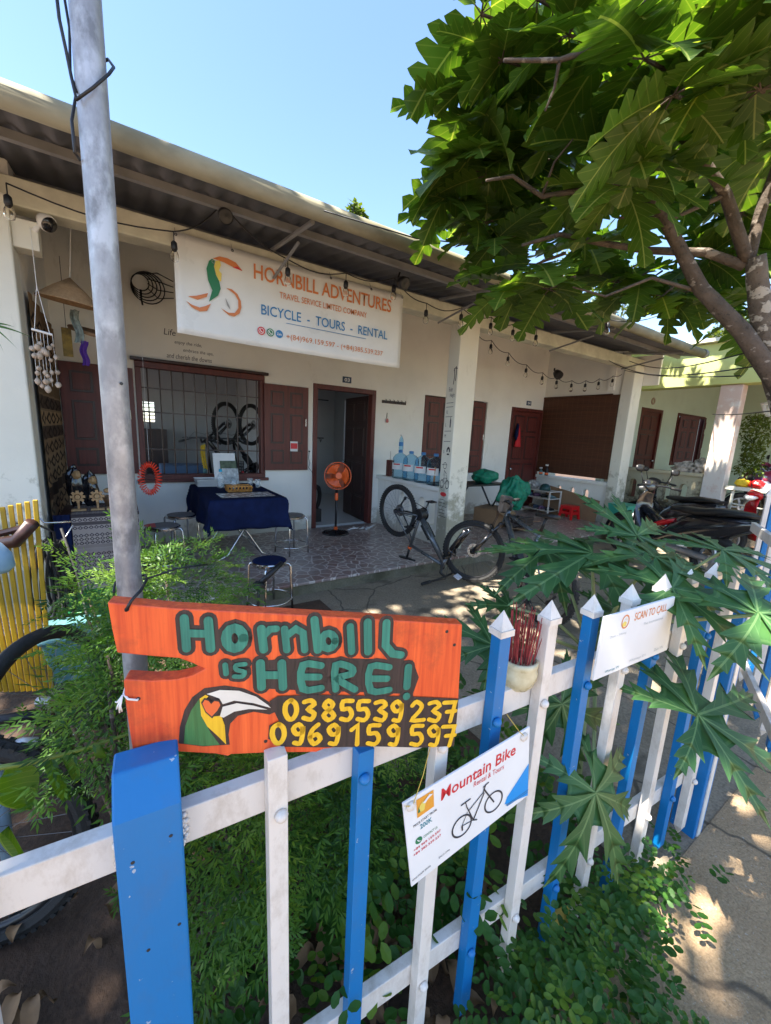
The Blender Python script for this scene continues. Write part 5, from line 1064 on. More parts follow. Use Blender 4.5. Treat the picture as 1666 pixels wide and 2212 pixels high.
def craft(label, x, kind):
    y, z = 4.15, .853; t = thing('wooden_toy', label, 'toy', (x, y, z), 'wooden toys on the craft table'); mb = MB()
    if kind == 0:
        mb.box((x - .05, y - .03, z), (x + .05, y + .03, z + .015)); mb.box((x - .008, y - .006, z + .015), (x + .008, y + .006, z + .12)); mb.build('base', K['brownlite'], t, bevel=.002)
        mb = MB(); mb.torus(.03, .009, 20, 6, frame((x, y - .02, z + .12), (0, -1, 0))); mb.lathe([(.018, -.012), (.018, .012)], 14, frame((x, y - .02, z + .12), (0, -1, 0)))
        for k in range(8): a = PI * k / 4; mb.cbox((0, 0, 0), (.018, .02, .012), frame((x + .042 * math.cos(a), y - .02, z + .12 + .042 * math.sin(a)), (0, -1, 0), (math.cos(a), 0, math.sin(a))))
        mb.build('wheel', K['brownlite'], t)
    else:
        mb.box((x - .06, y - .045, z), (x + .06, y + .045, z + .02)); mb.cyl((x, y, z + .02), (x, y, z + .15), .014); mb.build('base', K['brownlite'], t)
        mb = MB(); mb.lathe([(.07, 0), (.075, .02), (.06, .03)], 18, Mx.Translation((x, y, z + .15))); mb.build('dish', K['brownlite'], t, True)
craft('wooden toy wheel on a stand at the left of the craft table', -.3, 0); craft('wooden toy wheel on a stand at the middle of the craft table', -.17, 0); craft('wooden dish on a short stem at the right of the craft table', -.05, 1)
t = thing('seed_basket', 'round brown basket at the right rear of the craft table', 'basket', (0, 4.35, .853)); mb = MB(); mb.lathe([(.001, .01), (.09, .0), (.12, .07), (.125, .09), (.11, .085), (.085, .02), (.001, .02)], 24, Mx.Translation((-.02, 4.3, .853)), cap=False); mb.build('basket', K['card'], t, True)
for i, (x, z, l) in enumerate(((-.33, 1.05, 'dark sculpted figure with pale face at the back left of the craft table'), (-.22, 1.0, 'dark sculpted figure beside the woven hanging at the back of the craft table'))):
    t = thing('figurine', l, 'figurine', (x, 4.4, .853)); mb = MB(); lump(mb, (x, 4.4, z - .03), (.06, .05, .17), seed=20 + i, amp=.25); mb.build('figure', K['gloss'], t, True); mb = MB(); lump(mb, (x + .02, 4.36, z + .08), (.03, .025, .035), seed=3, amp=.2); mb.build('face', K['brownlite'], t, True)
t = thing('conical_hat', 'pale straw conical hat hanging under the roof near the left column', 'hat', (-.26, 4.4, 2.6)); q = frame((-.25, 4.36, 2.52), (.1, -.12, 1)); mb = MB(); mb.lathe([(.22, 0), (.215, .004), (.11, .1), (.002, .185)], 40, q, cap=False); o = mb.build('hat', K['straw'], t, True); o.modifiers.new('t', 'SOLIDIFY').thickness = .004
mb = MB(); mb.cyl(q @ V((0, 0, .18)), q @ V((0, 0, .7)), .003, 5); mb.build('hanging_cord', K['paper'], t)
t = thing('straw_tray', 'flat round straw tray hanging under the conical hat', 'tray', (-.2, 4.7, 2.4)); mb = MB(); mb.lathe([(.2, 0), (.21, .02), (.2, .03), (.001, .02)], 36, frame((-.1, 4.75, 2.36), (.15, -.25, 1)), cap=False); mb.build('tray', K['card'], t, True); mb = MB(); mb.cyl((-.1, 4.75, 2.38), (-.1, 4.75, 3.1), .003, 5); mb.build('hanging_cord', K['cable'], t)
t = thing('purple_scarf', 'purple and white cloth hanging below the conical hat', 'scarf', (-.17, 4.6, 2.3)); mb = MB(); mb.grid(lambda u, v: (-.21 + .05 * u + .01 * math.sin(v * 8), 4.5 + .02 * math.sin(u * 9), 2.06 + .2 * v), 8, 8, mi=0, uv=False); mb.grid(lambda u, v: (-.25 + .06 * u + .015 * math.sin(v * 6), 4.5 + .02 * math.sin(u * 9), 2.24 + .26 * v), 8, 8, mi=1, uv=False); mb.build('cloth', [K['purple'], mat('grey_cloth', (.25, .3, .28), .9, amt=.5, scale=30)], t, True)
t = thing('yellow_sandal', 'single yellow sandal hanging on the wall beside the purple cloth', 'sandal', (-.04, 4.9, 2.2)); mb = MB(); mb.prism([(-.035, .12), (0, .14), (.035, .12), (.032, 0), (.03, -.1), (0, -.125), (-.03, -.1), (-.03, 0)], .016, wallframe((-.05, 4.6, 2.2), (1, .1, 0), (.08, 0, 1))); mb.build('sole', mat('sole', (.6, .55, .38), .7), t, bevel=.004); mb = MB(); mb.tube([(-.085, 4.59, 2.22), (-.05, 4.55, 2.27), (-.02, 4.59, 2.22)], .016, 6); mb.build('strap', K['yellow'], t, True); mb = MB(); mb.cyl((-.05, 4.6, 2.33), (-.05, 4.62, 2.9), .002, 4); mb.build('hanging_cord', K['cable'], t)
t = thing('wall_card', 'small brown and yellow printed card hanging left of the purple cloth', 'card', (-.35, 4.9, 2.2)); mb = MB(); mb.box((-.345, 4.7, 2.14), (-.275, 4.705, 2.38)); mb.build('card', mat('card_print', (.1, .06, .03), .7, amt=.6, scale=14, col2=(.45, .3, .06)), t); mb = MB(); mb.cyl((-.31, 4.702, 2.38), (-.31, 4.702, 2.95), .002, 4); mb.build('hanging_cord', K['cable'], t)
t = thing('shell_wind_chime', 'pale shell wind chime hanging beside the left column', 'wind chime', (-.38, 3.8, 2.2)); mb = MB()
mb.tube([(-.44, 3.8, 2.19), (-.33, 3.8, 2.17)], .008, 6); mb.build('stick', K['paper'], t)
mb = MB()
for dx in (-.04, .04): mb.cyl((-.385 + dx, 3.8, 2.18), (-.39, 3.82, 2.48), .002, 4)
mb.cyl((-.39, 3.82, 2.48), (-.4, 3.9, 2.86), .002, 4)
sh_ = MB()
for i in range(6):
    x = -.435 + i * .02 + R.uniform(-.006, .006); mb.cyl((x, 3.8, 2.17), (x, 3.8, 1.82), .0012, 4)
    for k in range(4):
        z = 2.09 - k * .085 + R.uniform(-.035, .035); sh_.lathe([(.001, -.022), (.012, -.012), (.017, .004), (.009, .018), (.001, .024)], 8, Mx.Translation((x + R.uniform(-.008, .008), 3.79 + R.uniform(-.01, .01), z)) @ Mx.Rotation(R.uniform(0, 3), 4, 'X') @ Mx.Rotation(R.uniform(0, 3), 4, 'Z') @ Mx.Scale(R.uniform(.8, 1.3), 4), cap=False)
mb.build('threads', K['paper'], t); sh_.build('shells', K['shell'], t, True)
t = thing('spiky_houseplant', 'spiky dark leaves poking in at the left edge beside the left column', 'plant', (-.62, 3.2, 2.1)); mb = MB()
for a, l in ((.3, .12), (-.05, .19), (-.6, .14), (1.2, .1), (-1.1, .13)): mb.grid(lambda u, v: (-.55 + l * u * math.cos(a), 3.2 - .05 * u, 2.09 + l * u * math.sin(a) - .04 * u * u + (v - .5) * .018 * (1 - u)), 8, 1, uv=False)
mb.build('leaves', L_cov, t, True)
# yellow slat fence
t = thing('yellow_slat_fence', 'yellow wooden slat fence at the far left with a brown rail', 'fence', (-.55, 2.5, 0)); b = V((-.47, 2.75, 0)); e = V((-.44, 1.9, 0))
for i in range(10):
    q = V((-.575 + .0225 * i, 2.62 - .012 * i, 0)); mb = MB(); h_ = 1.13 + .009 * i; mb.box((-.0098, -.006, .2), (.0098, .006, h_), Mx.Translation(q) @ Mx.Rotation(.008 * i - .05, 4, 'Y')); mb.build('slat', K['yellowp'], t, bevel=.003)
mb = MB(); mb.tube([(-.66, 2.6, 1.0), (-.36, 2.5, 1.09)], .016, 8); mb.build('rail', K['mahd'], t)
mb = MB(); mb.tube([(-.7, 2.6, .97), (-.42, 2.45, 1.03), (-.35, 2.4, 1.12)], .03, 8); mb.build('brown_branch', K['mahd'], t, True)
t = thing('pale_blue_tap_post', 'pale blue rounded cap on a pale blue post at the left edge', 'post', (-.31, 1.5, 0)); mb = MB(); mb.lathe([(.001, .075), (.03, .07), (.055, .045), (.068, .012), (.06, -.004), (.02, -.01)], 28, Mx.Translation((-.335, 1.5, 1.185)) @ Mx.Rotation(.25, 4, 'Y'), cap=False); mb.build('cap', K['skyblue'], t, True); mb = MB(); mb.cyl((-.375, 1.5, -.05), (-.36, 1.5, 1.18), .018, 14); mb.build('post', K['skyblue'], t, True)
t = thing('hanging_inner_tubes', 'bundle of black inner tubes hanging by the left column', 'inner tubes', (-.37, 3.0, .9)); mb = MB()
for i in range(9):
    x = -.42 + .014 * i; w = R.uniform(.025, .05); zt_, zb_ = .93 - R.uniform(0, .06), R.uniform(.38, .58); y = 2.95 + R.uniform(-.05, .05); pts = []
    for k in range(20): a = 2 * PI * k / 20; pts.append((x + w * math.sin(a) * (1.1 - math.cos(a) * .5), y + .02 * math.sin(2 * a), (zt_ + zb_) / 2 + (zt_ - zb_) / 2 * math.cos(a)))
    mb.tube(pts, .008, 6, closed=True)
mb.tube([(-.5, 2.9, 1.03), (-.4, 2.9, 1.01), (-.34, 2.95, .95), (-.33, 2.95, .6), (-.32, 2.6, .3)], .007, 6); mb.tube([(-.3, 2.9, .98), (-.25, 2.9, .7), (-.2, 2.7, .45), (-.24, 2.5, .36), (-.33, 2.4, .4)], .007, 6)
mb.build('tube', K['rubber'], t, True)
mb = MB(); mb.tube([(-.46, 2.98, 1.03), (-.4, 2.98, 1.03), (-.38, 2.98, 1.0), (-.26, 2.98, 1.0)], .006, 6); mb.tube([(-.25, 2.97, .98), (-.31, 2.97, .88), (-.33, 2.97, .87)], .004, 5); mb.build('hanger', K['chrome'], t, True)
t = thing('teal_bin', 'teal plastic tub with flared rim on the soil beside the shrub', 'tub', (-.28, 2.6, 0)); q = Mx.Translation((-.27, 2.62, .22)); mb = MB()
mb.loft([[(sx * w, sy * d, z) for sx, sy in ((-1, -1), (1, -1), (1, 1), (-1, 1))] for w, d, z in ((.09, .1, 0), (.115, .13, .24), (.13, .145, .25), (.13, .145, .27), (.112, .127, .27))], q); mb.build('tub', K['teal'], t, bevel=.01)
mb = MB(); mb.box((-.4, 2.4, 0), (-.14, 2.8, .215)); o = tag(mb.build('wooden_crate', K['mahd']), 'dark crate under the teal tub', 'crate')
t = thing('green_basin', 'deep green plastic basin behind the teal tub', 'basin', (-.15, 3.1, 0)); mb = MB(); mb.lathe([(.001, .02), (.16, .0), (.2, .3), (.215, .31), (.2, .315), (.15, .03), (.001, .03)], 28, Mx.Translation((-.2, 3.15, .12)), cap=False); mb.build('basin', plain('basin_green', (.01, .2, .06), .35), t, True); mb = MB(); mb.box((-.38, 2.98, 0), (-.02, 3.32, .119)); o = tag(mb.build('low_block', K['beam']), 'low concrete block under the green basin', 'block')

# ------------------------------------------------------------------ bicycles
def bike(t, M, fm, steer=0., stand=True, mud=False, spokes=True, front=True):
    R_ = .345
    def wheel(x, Mw, disc):
        q = Mw @ Mx.Translation((x, 0, R_)) @ Mx.Rotation(PI / 2, 4, 'X')
        mb = MB(); mb.torus(.295, .014, 40, 6, q, sq=1.0); mb.lathe([(.022, -.05), (.032, -.03), (.016, -.02), (.016, .02), (.032, .03), (.022, .05)], 12, q); w = mb.build('wheel', K['wheelrim'], t, True)
        mb = MB(); mb.torus(.322, .027, 48, 8, q)
        for k in range(64):
            a = 2 * PI * k / 64
            for s_ in (-1, 1): mb.cbox((0, 0, 0), (.012, .016, .016), q @ Mx.Rotation(a + s_ * .02, 4, 'Z') @ Mx.Translation((.341, 0, s_ * .014)))
        mb.build('tyre', K['rubber'], w)
        if spokes:
            mb = MB()
            for k in range(28):
                a = 2 * PI * k / 28; b = a + (.5 if k % 2 else -.5); s_ = .03 if (k // 2) % 2 else -.03
                mb.tube([q @ V((.03 * math.cos(b), .03 * math.sin(b), s_)), q @ V((.285 * math.cos(a), .285 * math.sin(a), 0))], .001, 3, cap=False)
            mb.build('spokes', plain('dark_spoke', (.06, .06, .065), .4, .6) if 'dark_spoke' not in bpy.data.materials else bpy.data.materials['dark_spoke'], w)
        mb = MB(); mb.lathe([(.045, .042), (.08, .042), (.08, .044), (.045, .044)], 24, q, cap=False); mb.build('disc_rotor', K['chrome'], w)
        return w
    wheel(0, M, 1)
    hx = .86; Ms = M @ Mx.Translation((hx, 0, 0)) @ Mx.Rotation(steer, 4, 'Z') @ Mx.Translation((-hx, 0, 0))
    if front: wheel(1.13, Ms, 1)
    def tb_(mb, pts, r, n=10): mb.tube([M @ V(p) for p in pts], r, n)
    mb = MB(); tb_(mb, [(.42, 0, .32), (.6, 0, .52), (.86, 0, .8)], [.036, .034, .03]); tb_(mb, [(.29, 0, .74), (.86, 0, .84)], .02); tb_(mb, [(.42, 0, .32), (.28, 0, .78)], .018)
    tb_(mb, [(.845, 0, .88), (.885, 0, .74)], .026)
    for s_ in (-1, 1): tb_(mb, [(.42, s_ * .03, .32), (.3, s_ * .055, .33), (0, s_ * .065, R_)], .012, 8); tb_(mb, [(.3, s_ * .02, .7), (.15, s_ * .055, .5), (0, s_ * .065, R_)], .009, 8)
    mb.build('frame', fm, t, True)
    mb = MB(); q = M @ frame((.42, 0, .31), (0, 1, 0), (1, 0, 0)); mb.lathe([(.07, -.045), (.075, -.03), (.075, .03), (.07, .045)], 20, q); mb.box((-.02, -.05, -.04), (.19, .03, .04), M @ Mx.Translation((.5, 0, .43)) @ Mx.Rotation(rad(-47), 4, 'Y')); mb.build('motor', K['black'], t, bevel=.006)
    mb = MB()
    for s_ in (-1, 1): mb.tube([Ms @ V((.9, s_ * .055, .72)), Ms @ V((1.0, s_ * .055, .55))], .016, 10); mb.tube([Ms @ V((.97, s_ * .055, .6)), Ms @ V((1.13, s_ * .055, R_))], .022, 10)
    mb.tube([Ms @ V((.9, -.07, .72)), Ms @ V((.9, .07, .72))], .02, 8); mb.tube([Ms @ V((.96, -.06, .62)), Ms @ V((1.0, 0, .68)), Ms @ V((.96, .06, .62))], .014, 8); mb.build('fork', K['gloss'], t, True)
    mb = MB(); mb.tube([Ms @ V((.845, 0, .88)), Ms @ V((.83, 0, .94)), Ms @ V((.9, 0, .97))], .017, 8); mb.tube([Ms @ V((.83, -.36, .99)), Ms @ V((.89, -.15, .975)), Ms @ V((.9, 0, .97)), Ms @ V((.89, .15, .975)), Ms @ V((.83, .36, .99))], .0135, 8); hb_ = mb.build('handlebar', K['black'], t, True)
    for s_ in (-1, 1):
        mb = MB(); mb.tube([Ms @ V((.827, s_ * .37, .992)), Ms @ V((.855, s_ * .25, .983))], .018, 10); mb.build('grip', K['rubber'], hb_, True)
        mb = MB(); mb.tube([Ms @ V((.865, s_ * .22, .98)), Ms @ V((.9, s_ * .24, .965)), Ms @ V((.885, s_ * .33, .965))], .006, 6); mb.build('brake_lever', K['gloss'], hb_, True)
        mb = MB(); mb.tube([Ms @ V((.89, s_ * .2, .97)), Ms @ V((.98, s_ * .12, .95)), Ms @ V((.95, s_ * .04, .82)), Ms @ V((1.0, s_ * .06, .6))], .003, 5); mb.build('brake_cable', K['cable'], hb_, True)
    mb = MB(); tb_(mb, [(.28, 0, .78), (.245, 0, .92)], .0145); mb.build('seat_post', K['black'], t, True)
    mb = MB(); mb.loft([[M @ V((.245 + x, w * math.cos(a), .935 + h + .022 * math.sin(a))) for a in [2 * PI * k / 12 for k in range(12)]] for x, w, h in ((-.14, .03, .02), (-.12, .07, .022), (-.06, .075, .012), (.02, .045, .004), (.1, .024, .002), (.15, .012, -.004))]); mb.build('saddle', K['seat'], t, True)
    mb = MB(); tb_(mb, [(.284, 0, .765), (.277, 0, .79)], .026); mb.build('seat_clamp', K['orangep'], t, True)
    mb = MB(); q = M @ frame((.42, -.055, .31), (0, -1, 0), (1, 0, 0)); mb.lathe([(.06, 0), (.085, 0), (.085, .004), (.06, .004)], 28, q, cap=False); mb.tube([M @ V((.42, -.06, .31)), M @ V((.47, -.075, .15))], .011, 8); mb.tube([M @ V((.42, .05, .31)), M @ V((.37, .075, .47))], .011, 8); cr = mb.build('crank', K['gloss'], t, True)
    for x, y, z in ((.47, -.125, .15), (.37, .125, .47)):
        mb = MB(); q = M @ Mx.Translation((x, y, z))
        for s_ in (-1, 1): mb.box((-.05, s_ * .045 - .004, -.008), (.05, s_ * .045 + .004, .008), q); mb.box((s_ * .046 - .004, -.045, -.008), (s_ * .046 + .004, .045, .008), q)
        mb.box((-.046, -.005, -.006), (.046, .005, .006), q); mb.box((-.006, -.06, -.005), (.006, .05, .005), q); mb.build('pedal', K['black'], cr)
    mb = MB(); q = M @ frame((0, -.05, R_), (0, -1, 0), (1, 0, 0)); mb.lathe([(.055, -.02), (.05, -.01), (.035, .0), (.02, .01)], 20, q); mb.build('cassette', K['alu'], t, 'auto')
    mb = MB(); mb.tube([M @ V((0, -.07, R_ - .02)), M @ V((-.02, -.08, R_ - .08)), M @ V((.05, -.075, R_ - .17))], .012, 6); mb.lathe([(.025, -.004), (.025, .004)], 12, M @ frame((.05, -.075, R_ - .17), (0, 1, 0))); mb.build('derailleur', K['black'], t, True)
    mb = MB(); mb.tube([M @ V(p) for p in ((.42, -.06, .39), (0, -.065, R_ + .05))], .004, 4); mb.tube([M @ V(p) for p in ((.42, -.06, .23), (.06, -.075, R_ - .19))], .004, 4); mb.build('chain', K['rubber'], t)
    if stand: mb = MB(); mb.tube([M @ V((.06, .07, .32)), M @ V((.12, .22, .01))], .01, 8); mb.build('kickstand', K['black'], t, True)
    if mud: mb = MB(); mb.grid(lambda u, v: M @ V((-.0 + .375 * math.cos(.5 + 2.2 * u), (v - .5) * .07, R_ + .375 * math.sin(.5 + 2.2 * u))), 14, 2, uv=False); mb.build('mudguard', K['black'], t, True)
def bmat(rear, front, tilt=0.):
    r, f = V(rear), V(front); x = (f - r).normalized(); y = V((0, 0, 1)).cross(x).normalized(); z = x.cross(y)
    return Mx(((x.x, y.x, z.x, r.x), (x.y, y.y, z.y, r.y), (x.z, y.z, z.z, r.z), (0, 0, 0, 1))) @ Mx.Rotation(tilt, 4, 'X')
t = thing('mountain_bike', 'grey and black mountain bike parked upright on its kickstand in the yard', 'bicycle', (3.1, 2.05, 0)); bike(t, bmat((3.08, 2.03, 0), (3.42, 3.11, 0), rad(8)), K['bframe'], rad(48))
mb = MB(); 
t = thing('bike_bag', 'small black phone bag on the handlebar of the parked bike', 'bag', (3.4, 2.8, .95)); q = bmat((3.08, 2.03, 0), (3.42, 3.11, 0), rad(8)) @ Mx.Translation((.97, -.02, .93)); mb.box((-.04, -.06, -.1), (.04, .06, .09), q); mb.build('bag', K['black'], t, bevel=.015)
t = thing('upside_down_bike', 'mountain bike without front wheel turned upside down at the veranda step', 'bicycle', (3.1, 3.9, .1))
r_, f_ = V((2.86, 4.02, .68)), V((3.0, 3.02, .60)); x = (f_ - r_).normalized(); z = V((0, 0, -1)); z = (z - x * z.dot(x)).normalized(); y = z.cross(x)
MU = Mx(((x.x, y.x, z.x, r_.x), (x.y, y.y, z.y, r_.y), (x.z, y.z, z.z, r_.z), (0, 0, 0, 1))) @ Mx.Translation((0, 0, -.345))
MU = MU @ Mx.Translation((0, 0, .345)) @ Mx.Rotation(rad(3), 4, 'Y') @ Mx.Scale(.94, 4) @ Mx.Translation((0, 0, -.345)); bike(t, MU, K['bframe'], rad(-8), stand=False, front=False)
mb = MB(); mb.cbox((0, 0, 0), (.1, .07, .012), Mx.Translation((3.1, 3.12, .075)) @ Mx.Rotation(.4, 4, 'Z') @ Mx.Rotation(.5, 4, 'X')); o = tag(mb.build('phone_wrapper', mat('wrapper', (.6, .62, .7), .3, amt=.3, scale=40)), 'small crumpled silver wrapper on the ground by the upturned handlebar', 'wrapper')
t = thing('floor_pump_head', 'black tool with a padded grip leaning by the front stool', 'tool', (1.0, 3.2, 0)); a, b_ = P(610, 1215, y=3.25), P(560, 1262, y=3.2); mb = MB(); mb.tube([a, a.lerp(b_, .5), b_], [.02, .024, .024], 10); mb.tube([b_, b_ + V((-.02, 0, -.35))], .012, 6); lump(mb, tuple(b_ + V((0, 0, -.01))), (.05, .05, .035), seed=4); mb.build('tool', K['black'], t, True)
# bikes hung in the room
for k, (x, l) in enumerate(((1.52, 'dark bicycle standing on end inside the room, left one of two'), (1.92, 'dark bicycle standing on end inside the room, right one of two'))):
    t = thing('stored_bike', l, 'bicycle', (x, 7.1, ZF), 'bicycles stored in the room'); r_ = V((x, 7.1, ZF + .35)); z = V((-.75, -.66, 0)); xx = V((0, 0, 1)); y = z.cross(xx)
    q = Mx(((xx.x, y.x, z.x, x), (xx.y, y.y, z.y, 7.1), (xx.z, y.z, z.z, ZF + .4), (0, 0, 0, 1))) @ Mx.Translation((0, 0, -.345)); bike(t, q, K['gloss'], 0, False, spokes=False)
t = thing('yellow_garland', 'yellow flower garland standing in a jar on the window ledge', 'garland', (.98, 5.9, .95)); mb = MB()
for i in range(40): z = 1.0 + i * .008; a = i * 2.1; mb.lathe([(.001, -.016), (.018, 0), (.001, .016)], 6, Mx.Translation((.97 + .02 * math.cos(a) + .02 * math.sin(z * 9), 5.9 + .02 * math.sin(a), z + .03)), cap=False)
mb.build('flowers', K['yellow'], t, True); mb = MB(); mb.lathe([(.02, 0), (.025, .08), (.018, .1)], 14, Mx.Translation((.97, 5.9, .935))); mb.build('jar', K['teal'], t, True); mb = MB(); mb.box((.3, 5.84, .90), (1.66, 6.05, .932)); tag(mb.build('window_ledge_shelf', K['mahd']), 'dark shelf inside behind the barred window', 'shelf')
for x, l, c in ((1.16, 'small white ornament on the shelf behind the window bars', 'paper'), (1.23, 'small cream ornament on the shelf nearest the brochures', 'shell'), (1.48, 'small red ornament on the shelf at the right end of the barred window', 'red')): t = thing('ornament', l, 'ornament', (x, 5.95, .935)); mb = MB(); mb.lathe([(.001, .12), (.03, .1), (.035, .06), (.02, .03), (.04, 0)], 14, Mx.Translation((x, 5.95, .933)) @ Mx.Scale(1.0 if c != 'red' else .5, 4), cap=False); mb.build('figure', K[c], t, True)
t = thing('blue_crate', 'blue plastic crate inside the room below the barred window', 'crate', (.8, 6.6, ZF)); mb = MB(); mb.box((.5, 6.5, ZF), (1.1, 6.9, 1.02)); mb.build('crate', mat('blue_crate_plastic', (.06, .12, .22), .5), t, bevel=.01)
t = thing('dark_cabinet', 'tall dark cabinet inside the room below the bright back window', 'cabinet', (.3, 8.4, ZF)); mb = MB(); mb.box((.1, 8.2, ZF), (.75, 8.78, 1.5)); mb.build('carcass', K['mahd'], t)
t = thing('orange_paddle', 'long orange board leaning just inside the open doorway', 'board', (2.62, 6.4, ZF)); mb = MB(); mb.prism([(-.07, 0), (.07, 0), (.08, .8), (.05, 1.25), (0, 1.35), (-.05, 1.25), (-.08, .8)], .03, wallframe((2.6, 6.3, ZF), (1, .2, 0), (.02, .1, 1))); mb.build('board', mat('orange_red', (.5, .07, .02), .4), t, bevel=.01)
t = thing('spare_wheel', 'black wheel on the floor just inside the doorway behind the fan', 'wheel', (2.6, 6.1, ZF)); mb = MB(); mb.torus(.17, .035, 32, 8, frame((2.68, 6.1, ZF + .42), (.7, -.7, 0))); mb.build('tyre', K['rubber'], t, True); mb = MB(); mb.box((2.6, 6.05, ZF), (2.76, 6.15, ZF + .22)); mb.build('stand', K['black'], t)
t = thing('wall_rack', 'thin metal towel rack on the grey wall inside the doorway', 'rack', (3.2, 8.7, 1.4)); mb = MB(); mb.cyl((3.0, 8.72, 1.45), (4.0, 8.72, 1.45), .012); mb.cyl((3.4, 8.72, 2.3), (4.1, 8.72, 2.3), .012)
for i in range(6): mb.tube([(3.05 + i * .17, 8.72, 1.45), (3.05 + i * .17, 8.66, 1.36), (3.05 + i * .17, 8.62, 1.42)], .008, 5)
mb.build('rack', K['black'], t)
# bike parts at lower left
t = thing('worn_bike_wheel', 'dark bicycle wheel leaning among the clutter at the far left', 'wheel', (-.38, 1.9, 0)); q = frame((-.3, 1.9, .5), (.8, -.6, .1)); mb = MB(); mb.torus(.265, .028, 40, 8, q); mb.build('tyre', K['rubber'], t, True); mb = MB(); mb.lathe([(.02, -.03), (.02, .03)], 10, q)
for k in range(20): a = 2 * PI * k / 20; mb.tube([q @ V((.02, 0, 0)), q @ V((.23 * math.cos(a), .23 * math.sin(a), 0))], .0015, 3)
mb.build('spokes', K['alu'], t); mb = MB(); mb.lathe([(.001, -.01), (.05, -.01), (.05, .01), (.001, .01)], 16, q @ Mx.Translation((.1, -.22, .04))); mb.build('silver_clamp', K['alu'], t)
t = thing('old_bicycle', 'dark old bicycle standing behind the fence in the lower left corner', 'bicycle', (-.9, 1.2, 0)); bike(t, bmat((-1.55, 1.72, 0), (-.49, 1.5, 0), rad(-4)), K['gloss'], rad(-10), stand=False)
t = thing('reflective_strap', 'black strap with a silver reflective band at the left edge', 'strap', (-.33, 1.5, .6)); a = P(15, 1612, y=1.45); b = P(82, 1600, y=1.45); mb = MB(); mb.tube([a, a.lerp(b, .5) + V((0, 0, .008)), b], .011, 8); mb.build('band', mat('reflector', (.55, .57, .6), .3, .3), t, True); mb = MB(); mb.tube([P(-30, 1660, y=1.45), a, b, P(140, 1620, y=1.45), P(170, 1680, y=1.45)], .0095, 8); mb.tube([P(-20, 1560, y=1.6), P(70, 1545, y=1.6), P(140, 1580, y=1.6), P(160, 1700, y=1.6)], .02, 8); mb.build('strap', K['black'], t, True)

